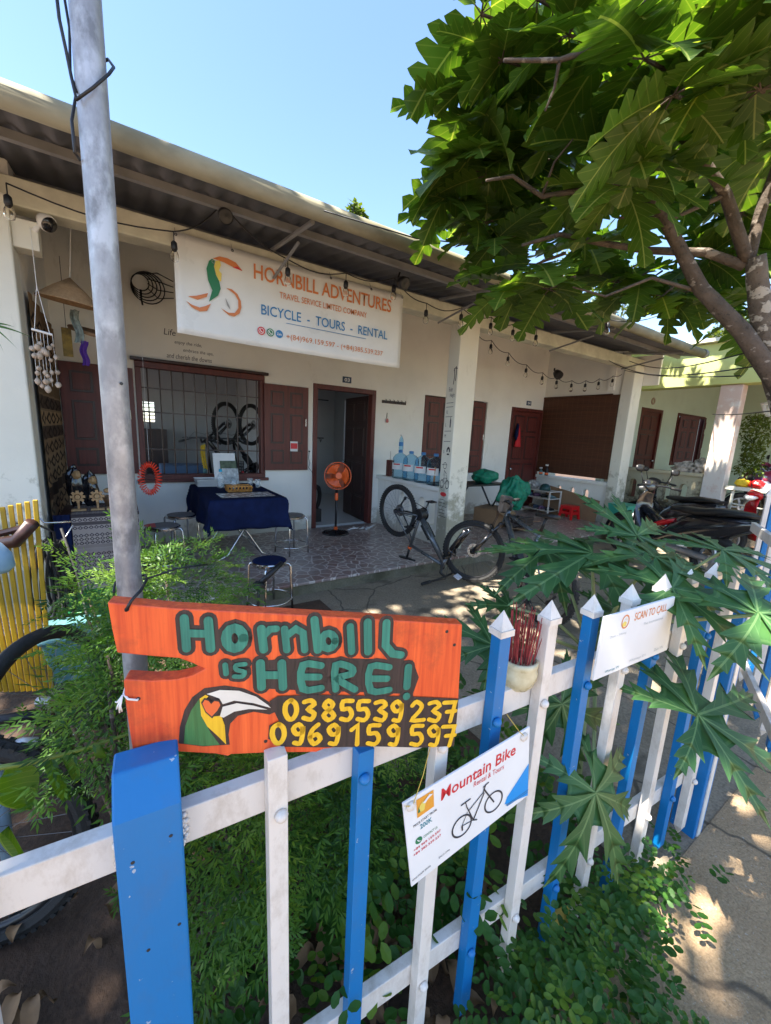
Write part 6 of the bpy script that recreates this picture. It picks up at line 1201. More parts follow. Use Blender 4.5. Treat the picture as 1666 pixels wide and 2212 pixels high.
# ------------------------------------------------------------------ scooters
def rings(spec, M, n=16, e=.8):
    out = []
    for x, y, z, w, h in spec:
        r = []
        for k in range(n):
            a = 2 * PI * k / n; c, s_ = math.cos(a), math.sin(a); r.append(M @ V((x, y + w * math.copysign(abs(c) ** e, c), z + h * math.copysign(abs(s_) ** e, s_))))
        out.append(r)
    return out
def scooter(t, M, body, accent, mirrors=True):
    """local x forward from the rear axle, z up"""
    for x, nm in ((0, 'wheel'), (1.24, 'wheel')):
        q = M @ Mx.Translation((x, 0, .28)) @ Mx.Rotation(PI / 2, 4, 'X'); mb = MB(); mb.torus(.225, .05, 36, 10, q); w = mb.build('wheel', K['rubber'], t, True); mb = MB(); mb.torus(.17, .018, 28, 6, q); mb.lathe([(.05, -.05), (.05, .05)], 14, q)
        for k in range(5): a = 2 * PI * k / 5; mb.cbox((.1, 0, 0), (.14, .03, .03), q @ Mx.Rotation(a, 4, 'Z'))
        mb.build('rim', K['alu'], w)
    mb = MB(); mb.loft(rings([(-.42, 0, .76, .03, .03), (-.3, 0, .74, .1, .07), (-.05, 0, .66, .15, .13), (.3, 0, .58, .16, .17), (.52, 0, .5, .13, .15), (.66, 0, .38, .1, .08), (.8, 0, .33, .1, .05)], M)); mb.build('rear_body', body, t, True)
    mb = MB(); mb.loft(rings([(-.32, 0, .82, .05, .02), (-.22, 0, .835, .11, .035), (0, 0, .82, .135, .05), (.25, 0, .775, .14, .05), (.45, 0, .77, .11, .045), (.62, 0, .76, .06, .03)], M)); mb.build('seat', K['seat'], t, True)
    mb = MB(); mb.loft(rings([(.78, 0, .32, .12, .05), (.94, 0, .42, .15, .1), (1.02, 0, .62, .17, .08), (1.04, 0, .8, .13, .08), (.99, 0, .93, .07, .05)], M)); mb.build('front_shield', body, t, True)
    mb = MB(); mb.loft(rings([(.98, 0, .95, .05, .05), (1.0, 0, 1.0, .13, .055), (1.05, 0, 1.02, .1, .05), (1.12, 0, 1.0, .04, .03)], M)); mb.build('handlebar_cowl', accent, t, True)
    mb = MB(); mb.loft(rings([(1.03, 0, .98, .09, .04), (1.1, 0, .96, .085, .045), (1.14, 0, .95, .05, .03)], M)); mb.build('headlight', K['lens'], t, True)
    mb = MB(); mb.tube([M @ V((.88, -.34, .98)), M @ V((.95, -.2, 1.0)), M @ V((1.0, 0, 1.0)), M @ V((.95, .2, 1.0)), M @ V((.88, .34, .98))], .014, 8); hb_ = mb.build('handlebar', K['black'], t, True)
    for s_ in (-1, 1):
        mb = MB(); mb.tube([M @ V((.87, s_ * .36, .978)), M @ V((.91, s_ * .24, .99))], .019, 8); mb.build('grip', K['rubber'], hb_, True)
        if mirrors: mb = MB(); mb.tube([M @ V((.95, s_ * .2, 1.0)), M @ V((.96, s_ * .27, 1.16))], .006, 6); mb.loft(rings([(.945, s_ * .3, 1.19, .03, .02), (.955, s_ * .3, 1.2, .075, .045), (.975, s_ * .3, 1.2, .06, .035)], M)); mb.build('mirror', K['black'], hb_, True)
    mb = MB(); mb.loft(rings([(.55, 0, .5, .05, .05), (.75, 0, .55, .05, .06), (1.0, 0, .68, .06, .06)], M)); mb.build('centre_tunnel', body, t, True)
    mb = MB(); mb.grid(lambda u, v: M @ V((1.24 + .3 * math.cos(.1 + 2.0 * u), (v - .5) * .14, .28 + .3 * math.sin(.1 + 2.0 * u))), 14, 3, uv=False); mb.build('front_mudguard', accent, t, True)
    mb = MB()
    for s_ in (-1, 1): mb.tube([M @ V((1.24, s_ * .07, .28)), M @ V((1.08, s_ * .07, .62))], .022, 8)
    mb.build('fork', K['alu'], t, True)
    mb = MB(); mb.lathe([(.1, -.09), (.11, 0), (.1, .09)], 18, M @ frame((.5, 0, .32), (0, 1, 0))); mb.cyl(M @ V((0, .09, .28)), M @ V((.5, .1, .3)), .045); mb.build('engine', K['alu'], t, 'auto')
    mb = MB(); mb.tube([M @ V(p) for p in ((.45, -.13, .24), (.2, -.15, .25), (-.05, -.16, .3), (-.35, -.17, .36))], [.025, .04, .055, .05], 12); mb.build('exhaust', K['chrome'], t, True)
    mb = MB(); mb.tube([M @ V(p) for p in ((.0, -.13, .78), (-.25, -.13, .83), (-.42, 0, .85), (-.25, .13, .83), (0, .13, .78))], .012, 8); mb.build('grab_rail', K['black'], t, True)
    mb = MB(); mb.loft(rings([(-.4, 0, .7, .08, .03), (-.46, 0, .72, .05, .02)], M)); mb.build('tail_light', K['red_ink'], t, True)
    mb = MB(); mb.prism([(-.06, .5), (.06, .5), (.05, .25), (-.05, .25)], .006, M @ Mx(((0, 0, -1, -.36), (1, 0, 0, 0), (0, 1, 0, 0), (0, 0, 0, 1)))); mb.build('rear_flap', K['black'], t)
t = thing('black_scooter', 'black scooter parked with its long seat towards the gate and a dark red side panel', 'scooter', (6.3, 1.7, 0)); MSC = bmat((5.95, 1.72, 0), (6.35, 2.93, 0), rad(5)) @ Mx.Scale(1.08, 4); scooter(t, MSC, K['gloss'], K['gloss'])
mb = MB(); mb.loft(rings([(.5, .0, .62, .14, .03), (.66, 0, .56, .135, .04), (.8, 0, .5, .11, .03)], MSC)); o = mb.build('red_panel', K['red2'], t, True)
t = thing('red_scooter', 'red and black scooter facing the black scooter by the porch railing', 'scooter', (8.2, 1.9, 0)); MSR = bmat((8.55, 1.25, 0), (7.75, 2.05, 0), rad(-5)) @ Mx.Scale(1.0, 4); scooter(t, MSR, K['red2'], K['red2'])
t = thing('dark_scooter', 'dark scooter with mirrors parked close to the mossy parapet behind the black scooter', 'scooter', (7.9, 3.0, 0)); scooter(t, bmat((7.75, 2.6, 0), (8.2, 3.6, 0), rad(6)), K['gloss'], K['black'])
t = thing('grey_scooter', 'scooter with pale grey panels standing on the far porch beside the covered one', 'scooter', (10.5, 1.2, .33)); scooter(t, bmat((11.0, .75, .335), (10.3, 1.85, .335)), K['bframe'], K['red2'])
t = thing('covered_scooter', 'dark scooter standing on the neighbour porch behind the railing', 'scooter', (9.6, 2.0, .33)); MSD = bmat((9.9, 1.35, .335), (9.4, 2.5, .335)); scooter(t, MSD, K['gloss'], K['black'])
t = thing('patterned_jacket', 'blue and red patterned rain jacket thrown over the porch scooter', 'jacket', (9.5, 2.2, 1.2)); mb = MB(); lump(mb, tuple(MSD @ V((1.0, 0, .8))), (.2, .3, .26), seed=8, amp=.3); m_, tt, b_ = nt_new('jacket_print'); vv = N(tt, 'TexVoronoi', {'Vector': pos(tt), 'Scale': 9.}); tt.links.new(ramp(tt, N(tt, 'SeparateXYZ', {0: vv.outputs['Color']}).outputs[0], [(0, (.015, .03, .12)), (.4, (.25, .02, .05)), (.55, (.03, .03, .06)), (.8, (.4, .42, .5))]), b_.inputs['Base Color']); mb.build('jacket', m_, t, True)
t = thing('green_basket_bike', 'teal front basket of a bicycle half hidden behind the black scooter', 'basket', (7.1, 3.2, .6)); mb = MB(); q = Mx.Translation((7.0, 3.35, .35)); mb.loft([[(sx * w, sy * d, z) for sx, sy in ((-1, -1), (1, -1), (1, 1), (-1, 1))] for w, d, z in ((.14, .12, 0), (.19, .16, .3), (.2, .17, .31), (.18, .15, .31))], q); mb.build('basket', plain('basket_teal', (.03, .3, .22), .45), t); mb = MB(); mb.box((-.12, -.1, -.36), (.12, .1, 0), q); mb.build('support', K['black'], t)
# neighbour porch odds
for i, (y, l, c) in enumerate(((2.3, 'yellow cloth bundle on the porch railing ledge', 'yellow'), (2.12, 'red bowl-like bundle on the porch railing ledge beside the yellow one', 'red'))): t = thing('cloth_bundle', l, 'bundle', (8.55, y, 1.04)); mb = MB(); lump(mb, (8.55, y, 1.1), (.09, .1, .065), seed=30 + i, amp=.2); mb.build('cloth', K[c], t, True)
t = thing('rag_pile', 'pile of grey and camouflage rags on the mossy parapet by the column', 'rags', (8.57, 3.0, 1.2)); mb = MB(); lump(mb, (8.57, 3.12, 1.27), (.1, .22, .1), seed=41, amp=.5); lump(mb, (8.57, 2.92, 1.31), (.09, .1, .13), seed=42, amp=.4); mb.build('rags', mat('rag_cloth', (.16, .15, .12), .9, amt=.7, scale=14, col2=(.5, .44, .38)), t, True)
t = thing('hanging_fern', 'trailing green plant hanging from the white basket on the neighbour porch', 'plant', (9.2, 2.3, 2.1)); mb = MB()
for i in range(1700):
    z = R.uniform(1.2, 2.25); w = .2 + .04 * math.sin(z * 7); a = R.uniform(0, 2 * PI); r = w * math.sqrt(R.random()); p = V((9.2 + r * math.cos(a), 2.42 + r * math.sin(a), z)); q = Mx.Translation(p) @ Mx.Rotation(R.uniform(0, 6.28), 4, 'Z') @ Mx.Rotation(R.uniform(-1.2, 1.2), 4, 'X'); l = R.uniform(.03, .06); mb.add([(0, 0, 0), (l * .4, l * .5, 0), (0, l * 1.2, -.01), (-l * .4, l * .5, 0)], [(0, 1, 2, 3)], q)
mb.build('foliage', L_far, t)
t = thing('white_wire_basket', 'white plastic basket hanging high on the neighbour porch', 'basket', (9.2, 2.25, 2.3)); mb = MB()
for k in range(20): a = 2 * PI * k / 20; mb.cyl((9.2 + .12 * math.cos(a), 2.25 + .12 * math.sin(a), 2.22), (9.2 + .2 * math.cos(a), 2.25 + .2 * math.sin(a), 2.42), .008, 4)
mb.torus(.2, .012, 24, 5, Mx.Translation((9.2, 2.25, 2.42))); mb.torus(.12, .01, 24, 5, Mx.Translation((9.2, 2.25, 2.22))); mb.cyl((9.2, 2.25, 2.42), (9.2, 2.25, 3.36), .004, 4); mb.build('basket', K['paper'], t)
# ------------------------------------------------------------------ leaves
def lobed_leaf(mb, M, L, Wd, lobes=6, droop=.25, fold=.12, cut=.45, mi=None, rip=.02):
    """pinnately lobed blade along local +y; uv = (along, signed across)"""
    st = [(0, .05)]
    for i in range(lobes):
        u0 = (i + .15) / (lobes + .4); u1 = (i + .85) / (lobes + .4); w = math.sin(PI * min(1, (u0 + .12)) ** .8) ** .7
        st += [(u0, cut * w * .9 if i else .12), (u0 + (u1 - u0) * .45, w * .82), (u1, w), (u1 + .02, w * .8)]
    st += [(1.0, .02)]; vs = []; uv = []; fs = []
    for k, (u, w) in enumerate(st):
        ph = (k - 1) % 4; f = (0, .015, .075, .06)[ph] if 0 < k < len(st) - 1 else 0
        zz = -droop * L * u * u; vs.append((0, u * L, zz)); uv.append((u, 0))
        for s_ in (-1, 1):
            x = s_ * w * Wd / 2; vs.append((x, (u + f) * L, zz + fold * abs(x) - droop * 1.1 * x * x / max(Wd, 1e-6) + R.uniform(-rip, rip) * L * .4)); uv.append((u + f, s_ * w))
    for k in range(len(st) - 1):
        a, b = 3 * k, 3 * k + 3; fs += [(a, b, b + 1, a + 1), (a, a + 2, b + 2, b)]
    mb.add(vs, fs, M, mi, uv)
def palm_leaf(mb, M, Rr, lobes=7, droop=.25, mi=None, spread=290):
    """papaya leaf: deeply cut lobes with side lobes, joined by a web around the hub"""
    da = rad(spread) / (lobes - 1); web = []
    for i in range(lobes):
        a = -rad(spread) / 2 + da * i; L = Rr * (1.05 - .38 * abs(i / (lobes - 1) - .5) * 2) * R.uniform(.93, 1.07); z0 = .002 * (i % 2) + .0008 * i
        st = [(.0, .02, 0), (.2, .085, 0), (.34, .125, 0), (.42, .2, .03), (.52, .30, .10), (.515, .20, .03), (.56, .13, 0), (.64, .17, .03), (.73, .235, .08), (.72, .15, .02), (.77, .09, 0), (.86, .125, .05), (.87, .07, 0), (1.03, .004, 0)]
        vs = []; uv = []; fs = []; k_ = R.uniform(.85, 1.1); bend = R.uniform(-.12, .12); dr = droop * R.uniform(.7, 1.5)
        for k, (u, w, f) in enumerate(st):
            r0 = u * L; zz = -dr * Rr * u * u + z0; c0 = (math.sin(a + bend * u), math.cos(a + bend * u)); n0 = (c0[1], -c0[0])
            vs.append((c0[0] * r0, c0[1] * r0, zz)); uv.append((u, 0))
            for s_ in (-1, 1):
                x = s_ * w * L * .62 * k_ * R.uniform(.9, 1.1); r1 = r0 + f * L; q = (c0[0] * r1 + n0[0] * x, c0[1] * r1 + n0[1] * x)
                vs.append((q[0], q[1], zz + .10 * abs(x) - .5 * x * x / Rr * 1.5)); uv.append((u + f, s_ * w * 3))
        for k in range(len(st) - 1): b, c = 3 * k, 3 * k + 3; fs += [(b, c, c + 1, b + 1), (b, b + 2, c + 2, c)]
        mb.add(vs, fs, M, mi, uv)
        for o_, rr in ((-.5, .30), (0, .36), (.5, .30)): web.append((a + o_ * da, rr * Rr))
    web = web[1:-1]; vs = [(0, 0, -.003)] + [(r * math.sin(a), r * math.cos(a), -.004 - droop * r * r / Rr) for a, r in web]
    mb.add(vs, [(0, k + 1, k) for k in range(1, len(web))], M, mi, [(0, .3)] + [(.2, .3)] * len(web))
def sprig(mb, M, s_, n1=5, n2=4):
    """feathery compound leaf along +y"""
    def lance(p, d, l, w):
        d = d.normalized(); n = V((-d.y, d.x, R.uniform(-.5, .5))).normalized() * w
        mb.add([p, p + d * l * .4 + n, p + d * l, p + d * l * .4 - n], [(0, 1, 2, 3)], M)
    for i in range(n1):
        u = (i + 1) / n1; b = V((0, u * s_, -.35 * s_ * u * u)); m_ = (1.15 - u * .75) * s_ * .62
        for sd_ in (-1, 1):
            d = V((sd_ * .85, .55, -.2)).normalized()
            for j in range(n2):
                p = b + d * m_ * (j + .4) / n2; l = s_ * .17
                lance(p, d + V((-.3 * sd_, .9, R.uniform(-.3, .3))), l, s_ * .022); lance(p, d + V((.5 * sd_, -.55, R.uniform(-.4, .1))), l * .8, s_ * .02)
            lance(b + d * m_, d, s_ * .18, s_ * .022)
    lance(V((0, s_, -.35 * s_)), V((0, 1, -.5)), s_ * .25, s_ * .025)
def pinn(mb, M, s_, n=4):
    """oval leaflets in pairs along +y"""
    for i in range(n):
        u = (i + .6) / n
        for sd_ in (-1, 1):
            l = s_ * R.uniform(.26, .36); w = l * .33; a = sd_ * R.uniform(.9, 1.25); z = -.3 * s_ * u * u
            q = M @ Mx.Translation((0, u * s_, z)) @ Mx.Rotation(-a, 4, 'Z') @ Mx.Rotation(R.uniform(-.5, .3), 4, 'X') @ Mx.Rotation(R.uniform(-.4, .4), 4, 'Y')
            mb.add([(0, 0, 0), (w * .75, l * .25, 0), (w, l * .6, 0), (w * .5, l * .93, 0), (0, l, 0), (-w * .5, l * .93, 0), (-w, l * .6, 0), (-w * .75, l * .25, 0), (0, l * .5, -.06 * l)], [(0, 1, 8), (1, 2, 8), (2, 3, 8), (3, 4, 8), (4, 5, 8), (5, 6, 8), (6, 7, 8), (7, 0, 8)], q)
def rdir(up=.0):
    while 1:
        v = V((R.uniform(-1, 1), R.uniform(-1, 1), R.uniform(-1, 1)))
        if .05 < v.length < 1: v.normalize(); v.z += up; return v.normalized()
def aim(p, d, roll=None):
    """matrix at p with local y along d and z roughly up"""
    y = V(d).normalized(); z = V((0, 0, 1)) + rdir() * .35; z = z - y * z.dot(y)
    if z.length < .05: z = V((1, 0, 0)) - y * y.x
    z.normalize(); x = y.cross(z)
    return Mx(((x.x, y.x, z.x, p[0]), (x.y, y.y, z.y, p[1]), (x.z, y.z, z.z, p[2]), (0, 0, 0, 1)))
def inside(poly, x, y):
    c = False; n = len(poly)
    for i in range(n):
        (x1, y1), (x2, y2) = poly[i], poly[i - 1]
        if (y1 > y) != (y2 > y) and x < (x2 - x1) * (y - y1) / (y2 - y1) + x1: c = not c
    return c

# ------------------------------------------------------------------ breadfruit tree
bt = thing('breadfruit_tree', 'big breadfruit tree with large lobed leaves overhanging the yard from the right', 'tree', (4.5, .45, 0))
def limb(pts, r, name='branch', m='bark2', jit=.03):
    P3 = [p if isinstance(p, V) else P(p[0] + (26 if name == 'trunk' else 8), p[1], t=p[2] * .84) for p in pts]; r = [q * .56 for q in r]; out = []; rr = []
    for i in range(len(P3) - 1):
        for k in range(4): u = k / 4; out.append(P3[i].lerp(P3[i + 1], u) + (rdir() * jit * (r[0] if k else 0))); rr.append(r[0] + (r[1] - r[0]) * (i + u) / (len(P3) - 1))
    out.append(P3[-1]); rr.append(r[1]); mb = MB(); mb.tube(out, rr, 12); mb.build(name, K[m], bt, True)
limb([V((4.55, .3, -.1)), (1690, 960, 4.3), (1636, 778, 4.2), (1614, 650, 4.2), (1606, 555, 4.2)], (.125, .088), 'trunk', 'bark')
limb([(1690, 930, 4.2), (1660, 838, 4.1), (1577, 715, 4.0), (1490, 626, 3.95), (1440, 530, 3.9), (1380, 420, 3.8)], (.105, .05), 'trunk', 'bark2')
limb([(1606, 560, 4.2), (1560, 420, 4.1), (1505, 335, 4.0), (1420, 250, 3.9), (1300, 180, 3.7)], (.062, .022)); limb([(1610, 560, 4.2), (1636, 455, 4.3), (1672, 355, 4.4), (1720, 200, 4.6)], (.058, .04))
limb([(1600, 575, 4.2), (1520, 545, 4.15), (1394, 541, 4.0), (1290, 525, 3.85), (1201, 506, 3.7), (1120, 530, 3.6)], (.05, .016)); limb([(1680, 215, 4.4), (1514, 300, 4.2), (1400, 360, 4.0), (1322, 400, 3.8), (1163, 424, 3.6), (1100, 380, 3.5), (1042, 390, 3.4)], (.045, .012))
limb([(1430, -60, 3.2), (1389, 10, 3.2), (1336, 63, 3.2), (1260, 110, 3.15), (1201, 130, 3.1), (1081, 130, 3.0)], (.035, .012)); limb([(1638, -80, 3.9), (1640, 40, 4.0), (1655, 145, 4.0), (1690, 330, 4.2)], (.085, .095), 'trunk', 'bark')
limb([(1201, 130, 3.1), (1190, 190, 3.1), (1170, 240, 3.1)], (.014, .008)); limb([(1163, 424, 3.6), (1190, 350, 3.5), (1230, 300, 3.5)], (.014, .007)); limb([(1490, 626, 3.95), (1400, 600, 3.7), (1300, 640, 3.5), (1230, 620, 3.4)], (.02, .008)); limb([(1560, 420, 4.1), (1450, 470, 3.9), (1330, 470, 3.7)], (.025, .01))
can = [(1030, -40), (1060, 60), (1035, 160), (1040, 250), (1010, 330), (1000, 400), (1030, 450), (1040, 510), (1080, 540), (1110, 560), (1140, 600), (1160, 600), (1190, 600), (1215, 540), (1290, 570), (1330, 610), (1370, 640), (1440, 655), (1520, 650), (1560, 600), (1700, 640), (1740, 640), (1740, -40)]
ros = [(1185, 625, 3.2), (1160, 570, 3.2), (1070, 520, 3.5), (1050, 480, 3.6), (1330, 610, 4.2), (1430, 640, 4.2), (1380, 600, 4.2), (1490, 630, 4.4), (1000, 370, 3.5), (1050, 380, 3.5), (985, 430, 3.6), (1020, 470, 3.6), (1000, 215, 3.4), (1040, 30, 3.4), (1085, 130, 3.2), (1060, 260, 3.4), (1030, 320, 3.4), (1650, 640, 4.4), (1600, 690, 5.2), (1560, 640, 5), (1700, 720, 5.0), (1110, 620, 3.2)]
tries = 0
while len(ros) < 78 and tries < 6000:
    tries += 1; x, y = R.uniform(920, 1740), R.uniform(-40, 660)
    if not inside(can, x, y): continue
    t_ = (R.uniform(3.7, 5.4) if R.random() < .75 else R.uniform(2.7, 3.2)) if x > 1280 else R.uniform(3.0, 4.3)
    if x > 1360 and y > 330: t_ = max(t_, R.uniform(4.3, 5.4))
    if any(abs(a - x) + abs(b - y) < 62 and abs(c - t_) < 1.0 for a, b, c in ros): continue
    ros.append((x, y, t_))
crowns = [MB() for _ in range(6)]; tw = MB()
def rosette(mb, c, L, n, up=.15, dd=None):
    mb.k = int(R.random() < .2)
    base = dd or rdir(.3)
    for k in range(n):
        a = 2 * PI * k / n + R.uniform(-.3, .3); d = V((math.cos(a), math.sin(a), R.uniform(-.8, .3) + up)); l = L * R.uniform(.72, 1.1)
        pt = c + d.normalized() * .05; tw.tube([c, pt], .004, 4, cap=False); lobed_leaf(mb, aim(pt, d), l, l * R.uniform(.62, .78), R.choice((5, 5, 6, 6)), R.uniform(.15, .5), R.uniform(.05, .35), R.uniform(.36, .6))
for i, (x, y, t_) in enumerate(ros):
    c = P(x, y, t=t_); rosette(crowns[i % 6], c, R.uniform(.34, .45) if x < 1120 else R.uniform(.38, .5), R.randint(5, 8))
    tw.tube([c, c + (V((4.2, 1.0, 3.3)) - c) * .09 + V((0, 0, .03))], [.007, .011], 5)
for i in range(80):                                                   # the part of the crown above the picture, widened to shade the neighbour's beam
    a = R.uniform(0, 2 * PI); r = 3.4 * math.sqrt(R.random()); c = V((6.0 + r * .9 * math.cos(a), 1.3 + r * .8 * math.sin(a), R.uniform(4.6, 7.2)))
    if (c.z - 1.6) / math.hypot(c.x, c.y) < .95 and not (c.x > 3 and c.y < .7 * c.x): continue
    rosette(crowns[i % 6], c, .5, 7)
for m_ in crowns: m_.build('crown', [L_bread, L_bread2], bt, True)
tw.build('twigs', K['bark2'], bt)

# ------------------------------------------------------------------ unseen shade tree added behind the camera to throw the dappled shade
st_ = thing('shade_tree', 'leafy tree out of view behind the viewer to the left, added for shade', 'tree', (-4.2, -3.2, 0))
mb = MB(); mb.tube([(-4.2, -3.2, -.1), (-4.1, -3.0, 2), (-3.9, -2.5, 4), (-3.2, -1.4, 6.4)], [.24, .2, .17, .12], 12); mb.build('trunk', K['bark'], st_, True)
mb = MB(); fo = MB(); tips = []
for i in range(30):
    a = R.uniform(0, 2 * PI); e = V((-2.9 + 4.3 * math.sqrt(R.random()) * math.cos(a), .9 + 3.3 * math.sqrt(R.random()) * math.sin(a), R.uniform(7.2, 9.6))); s0 = V((-3.2, -1.4, 6.4)); mb.tube([s0, s0.lerp(e, .5) + V((0, 0, .4)), e], [.07, .045, .015], 6); tips.append((s0, e))
mb.build('branch', K['bark'], st_, True)
gaps = [(P(px, py, z=z), r) for px, py, z, r in (
    (1470, 1915, 0, .13), (1640, 1860, 0, .17), (1370, 2010, 0, .11), (1280, 2140, 0, .14), (1560, 2120, 0, .09), (1440, 2190, 0, .12), (1600, 1740, 0, .1), (1540, 2000, 0, .08),
    (905, 1275, 0, .1), (940, 1265, 0, .07), (1000, 1270, 0, .11), (985, 1320, 0, .14), (880, 1290, 0, .05), (1060, 1210, 0, .12), (1165, 1225, 0, .12), (1210, 1290, 0, .13), (1260, 1330, 0, .12), (1340, 1290, 0, .12), (1120, 1330, 0, .1), (1040, 1380, 0, .13), (1160, 1420, 0, .1), (800, 1290, 0, .06), (760, 1330, 0, .1),
    (1240, 1400, 0, .12), (1420, 1480, 0, .13), (1350, 1400, 0, .1), (1500, 1400, 0, .12), (230, 1480, .8, .1), (260, 1530, .75, .09), (180, 1540, .7, .07), (300, 1330, .95, .06), (500, 1660, .75, .06), (400, 1200, 1.0, .08), (450, 1240, .95, .07), (1020, 1960, .45, .06), (1000, 1880, .5, .05), (1260, 1680, .6, .06), (1350, 1620, .55, .07), (1420, 1780, .15, .07), (1180, 2050, .1, .05), (60, 1990, 1.0, .05))]
gaps += [(V((R.uniform(-.5, 6), R.uniform(-1, 3.2), 0)), R.uniform(.03, .07)) for _ in range(24)]
for i in range(11000):
    s0, e = R.choice(tips); u = R.uniform(.35, 1.08); c = s0.lerp(e, u) + rdir() * R.uniform(.1, .75)
    if c.y > .3 and (c.z - 1.6) / math.hypot(c.x, c.y) < 1.05: continue
    if c.x + c.z * .577 > 3.95 or c.y < -.7: continue
    if any((c - g_).cross(sd).length < r_ for g_, r_ in gaps): continue                      # gaps in the crown, aimed so sun patches fall at chosen spots
    q = aim(c, rdir(-.2)); l = R.uniform(.15, .26); mb_ = fo; w = l * .3; mb_.add([(0, 0, 0), (w, l * .45, .01), (0, l, -.02), (-w, l * .45, .01)], [(0, 1, 2, 3)], q)
fo.build('crown', L_shade, st_)

# ------------------------------------------------------------------ far trees behind the roofs
def far_tree(x, y, h, r, label, n=1500, z0=None):
    t = thing('far_tree', label, 'tree', (x, y, 0), 'trees behind the houses'); mb = MB(); mb.tube([(x, y, 0), (x + .1, y, h * .5), (x, y, h * .85)], [.2, .14, .05], 8)
    cl = [(V((x, y, h * .8)) + rdir() * r * R.uniform(.3, .9), r * R.uniform(.25, .5)) for _ in range(14)]
    for c, _ in cl: mb.tube([(x, y, h * .5), tuple(c)], [.05, .015], 5)
    mb.build('trunk', K['bark'], t, True); mb = MB()
    for i in range(n):
        c, rr = R.choice(cl); p = c + rdir() * rr * R.random() ** .4; q = aim(p, rdir()); l = R.uniform(.12, .24); mb.add([(0, 0, 0), (l * .35, l * .5, 0), (0, l, 0), (-l * .35, l * .5, 0)], [(0, 1, 2, 3)], q)
    mb.build('crown', L_far, t)
for px, py, y_, r, l in ((775, 480, 13, .55, 'small tip of a pale green tree showing above the roof ridge'), (1215, 600, 15, 1.3, 'pale green tree behind the roof seen through the breadfruit leaves'), (1330, 640, 16, 1.8, 'sunny light green tree behind the roof end'), (1570, 705, 15, 2.0, 'sunny tree behind the neighbour house beyond the trunk fork')):
    c = P(px, py, y=y_); far_tree(c.x, c.y, (c.z) / .8, r, l, int(700 * r * r) + 400)

# ------------------------------------------------------------------ feathery shrub around the pole
sb = thing('feathery_shrub', 'dense bushy shrub with feathery fern-like leaves around the pole behind the fence', 'shrub', (.15, 1.1, 0)); fo = MB(); stm = MB()
def sh_blob(c, r, n, s0=.09, s1=.15):
    c = V(c)
    for i in range(n):
        d = rdir(.25); p = c + V((d.x * r[0], d.y * r[1], d.z * r[2])) * R.random() ** .33; 
        if p.x < .0 and p.z < .8: continue
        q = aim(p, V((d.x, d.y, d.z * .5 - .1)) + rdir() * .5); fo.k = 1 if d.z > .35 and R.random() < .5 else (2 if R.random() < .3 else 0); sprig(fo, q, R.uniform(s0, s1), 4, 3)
    for k in range(5): stm.tube([(.15 + R.uniform(-.2, .2), c.y + .1, 0), (c.x, c.y, c.z * .6), tuple(c + rdir() * .1)], [.012, .009, .004], 5)
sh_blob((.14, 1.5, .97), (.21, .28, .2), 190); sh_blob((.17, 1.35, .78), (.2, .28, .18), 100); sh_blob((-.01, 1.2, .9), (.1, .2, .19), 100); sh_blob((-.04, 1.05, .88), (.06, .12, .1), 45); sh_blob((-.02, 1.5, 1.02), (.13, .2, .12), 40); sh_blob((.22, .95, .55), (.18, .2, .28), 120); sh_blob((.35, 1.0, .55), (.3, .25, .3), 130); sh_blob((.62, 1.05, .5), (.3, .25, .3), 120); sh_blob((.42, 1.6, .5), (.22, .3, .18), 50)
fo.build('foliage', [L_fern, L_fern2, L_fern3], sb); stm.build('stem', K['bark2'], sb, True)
# ------------------------------------------------------------------ ground plants
cv = MB()
def cover(x0, x1, y0, y1, zt, n, s0, s1):
    for i in range(n):
        x = R.uniform(x0, x1); y = R.uniform(y0, y1); z = zt * R.random() ** .8 + .01; a = R.uniform(0, 2 * PI); d = V((math.cos(a), math.sin(a) - .3, R.uniform(-.2, .5))); cv.k = int(R.random() < .22); pinn(cv, aim((x, y, z), d), R.uniform(s0, s1), R.randint(3, 5))
cover(.3, 1.3, .6, 1.3, .5, 260, .09, .15); cover(.55, 1.2, .3, .5, .2, 110, .06, .12); cover(.8, 1.3, .28, .56, .3, 110, .05, .11); cover(1.1, 1.75, .3, .5, .1, 45, .05, .1); cover(.6, 1.25, .17, .32, .06, 45, .05, .09); cover(1.35, 1.5, .4, .5, .18, 25, .06, .1); cover(.1, .8, .75, 1.1, .35, 90, .08, .13)
tag(cv.build('ground_cover', [L_cov, L_cov2]), 'low green ground cover with small oval leaflets along the fence foot', 'ground cover', kind='stuff')
t = thing('broad_leaf_stalk', 'long yellow-green stalk with broad hanging leaves at the left edge', 'plant', (-.3, .95, .6)); mb = MB(); pts = [P(-40, 1665, y=.95), P(80, 1645, y=.95), P(180, 1618, y=.95), P(265, 1590, y=.97), P(330, 1568, y=1.0)]; mb.tube(pts, [.006, .005, .004, .003, .002], 6); mb.build('stalk', plain('stalk', (.16, .22, .03), .5), t, True); mb = MB()
for (px, py), L in (((18, 1655), .11), ((90, 1642), .11), ((150, 1625), .06), ((205, 1610), .035), ((0, 1800), .08)):
    p = P(px, py, y=.95); q = aim(p, (.25, -.1, -1)); mb.grid(lambda u, v: ((v - .5) * L * .62 * math.sin(PI * u ** .8) + .0, u * L, .015 * math.cos((v - .5) * 3)), 8, 4, q, uv=True)
mb.build('leaf', L_big, t, True)
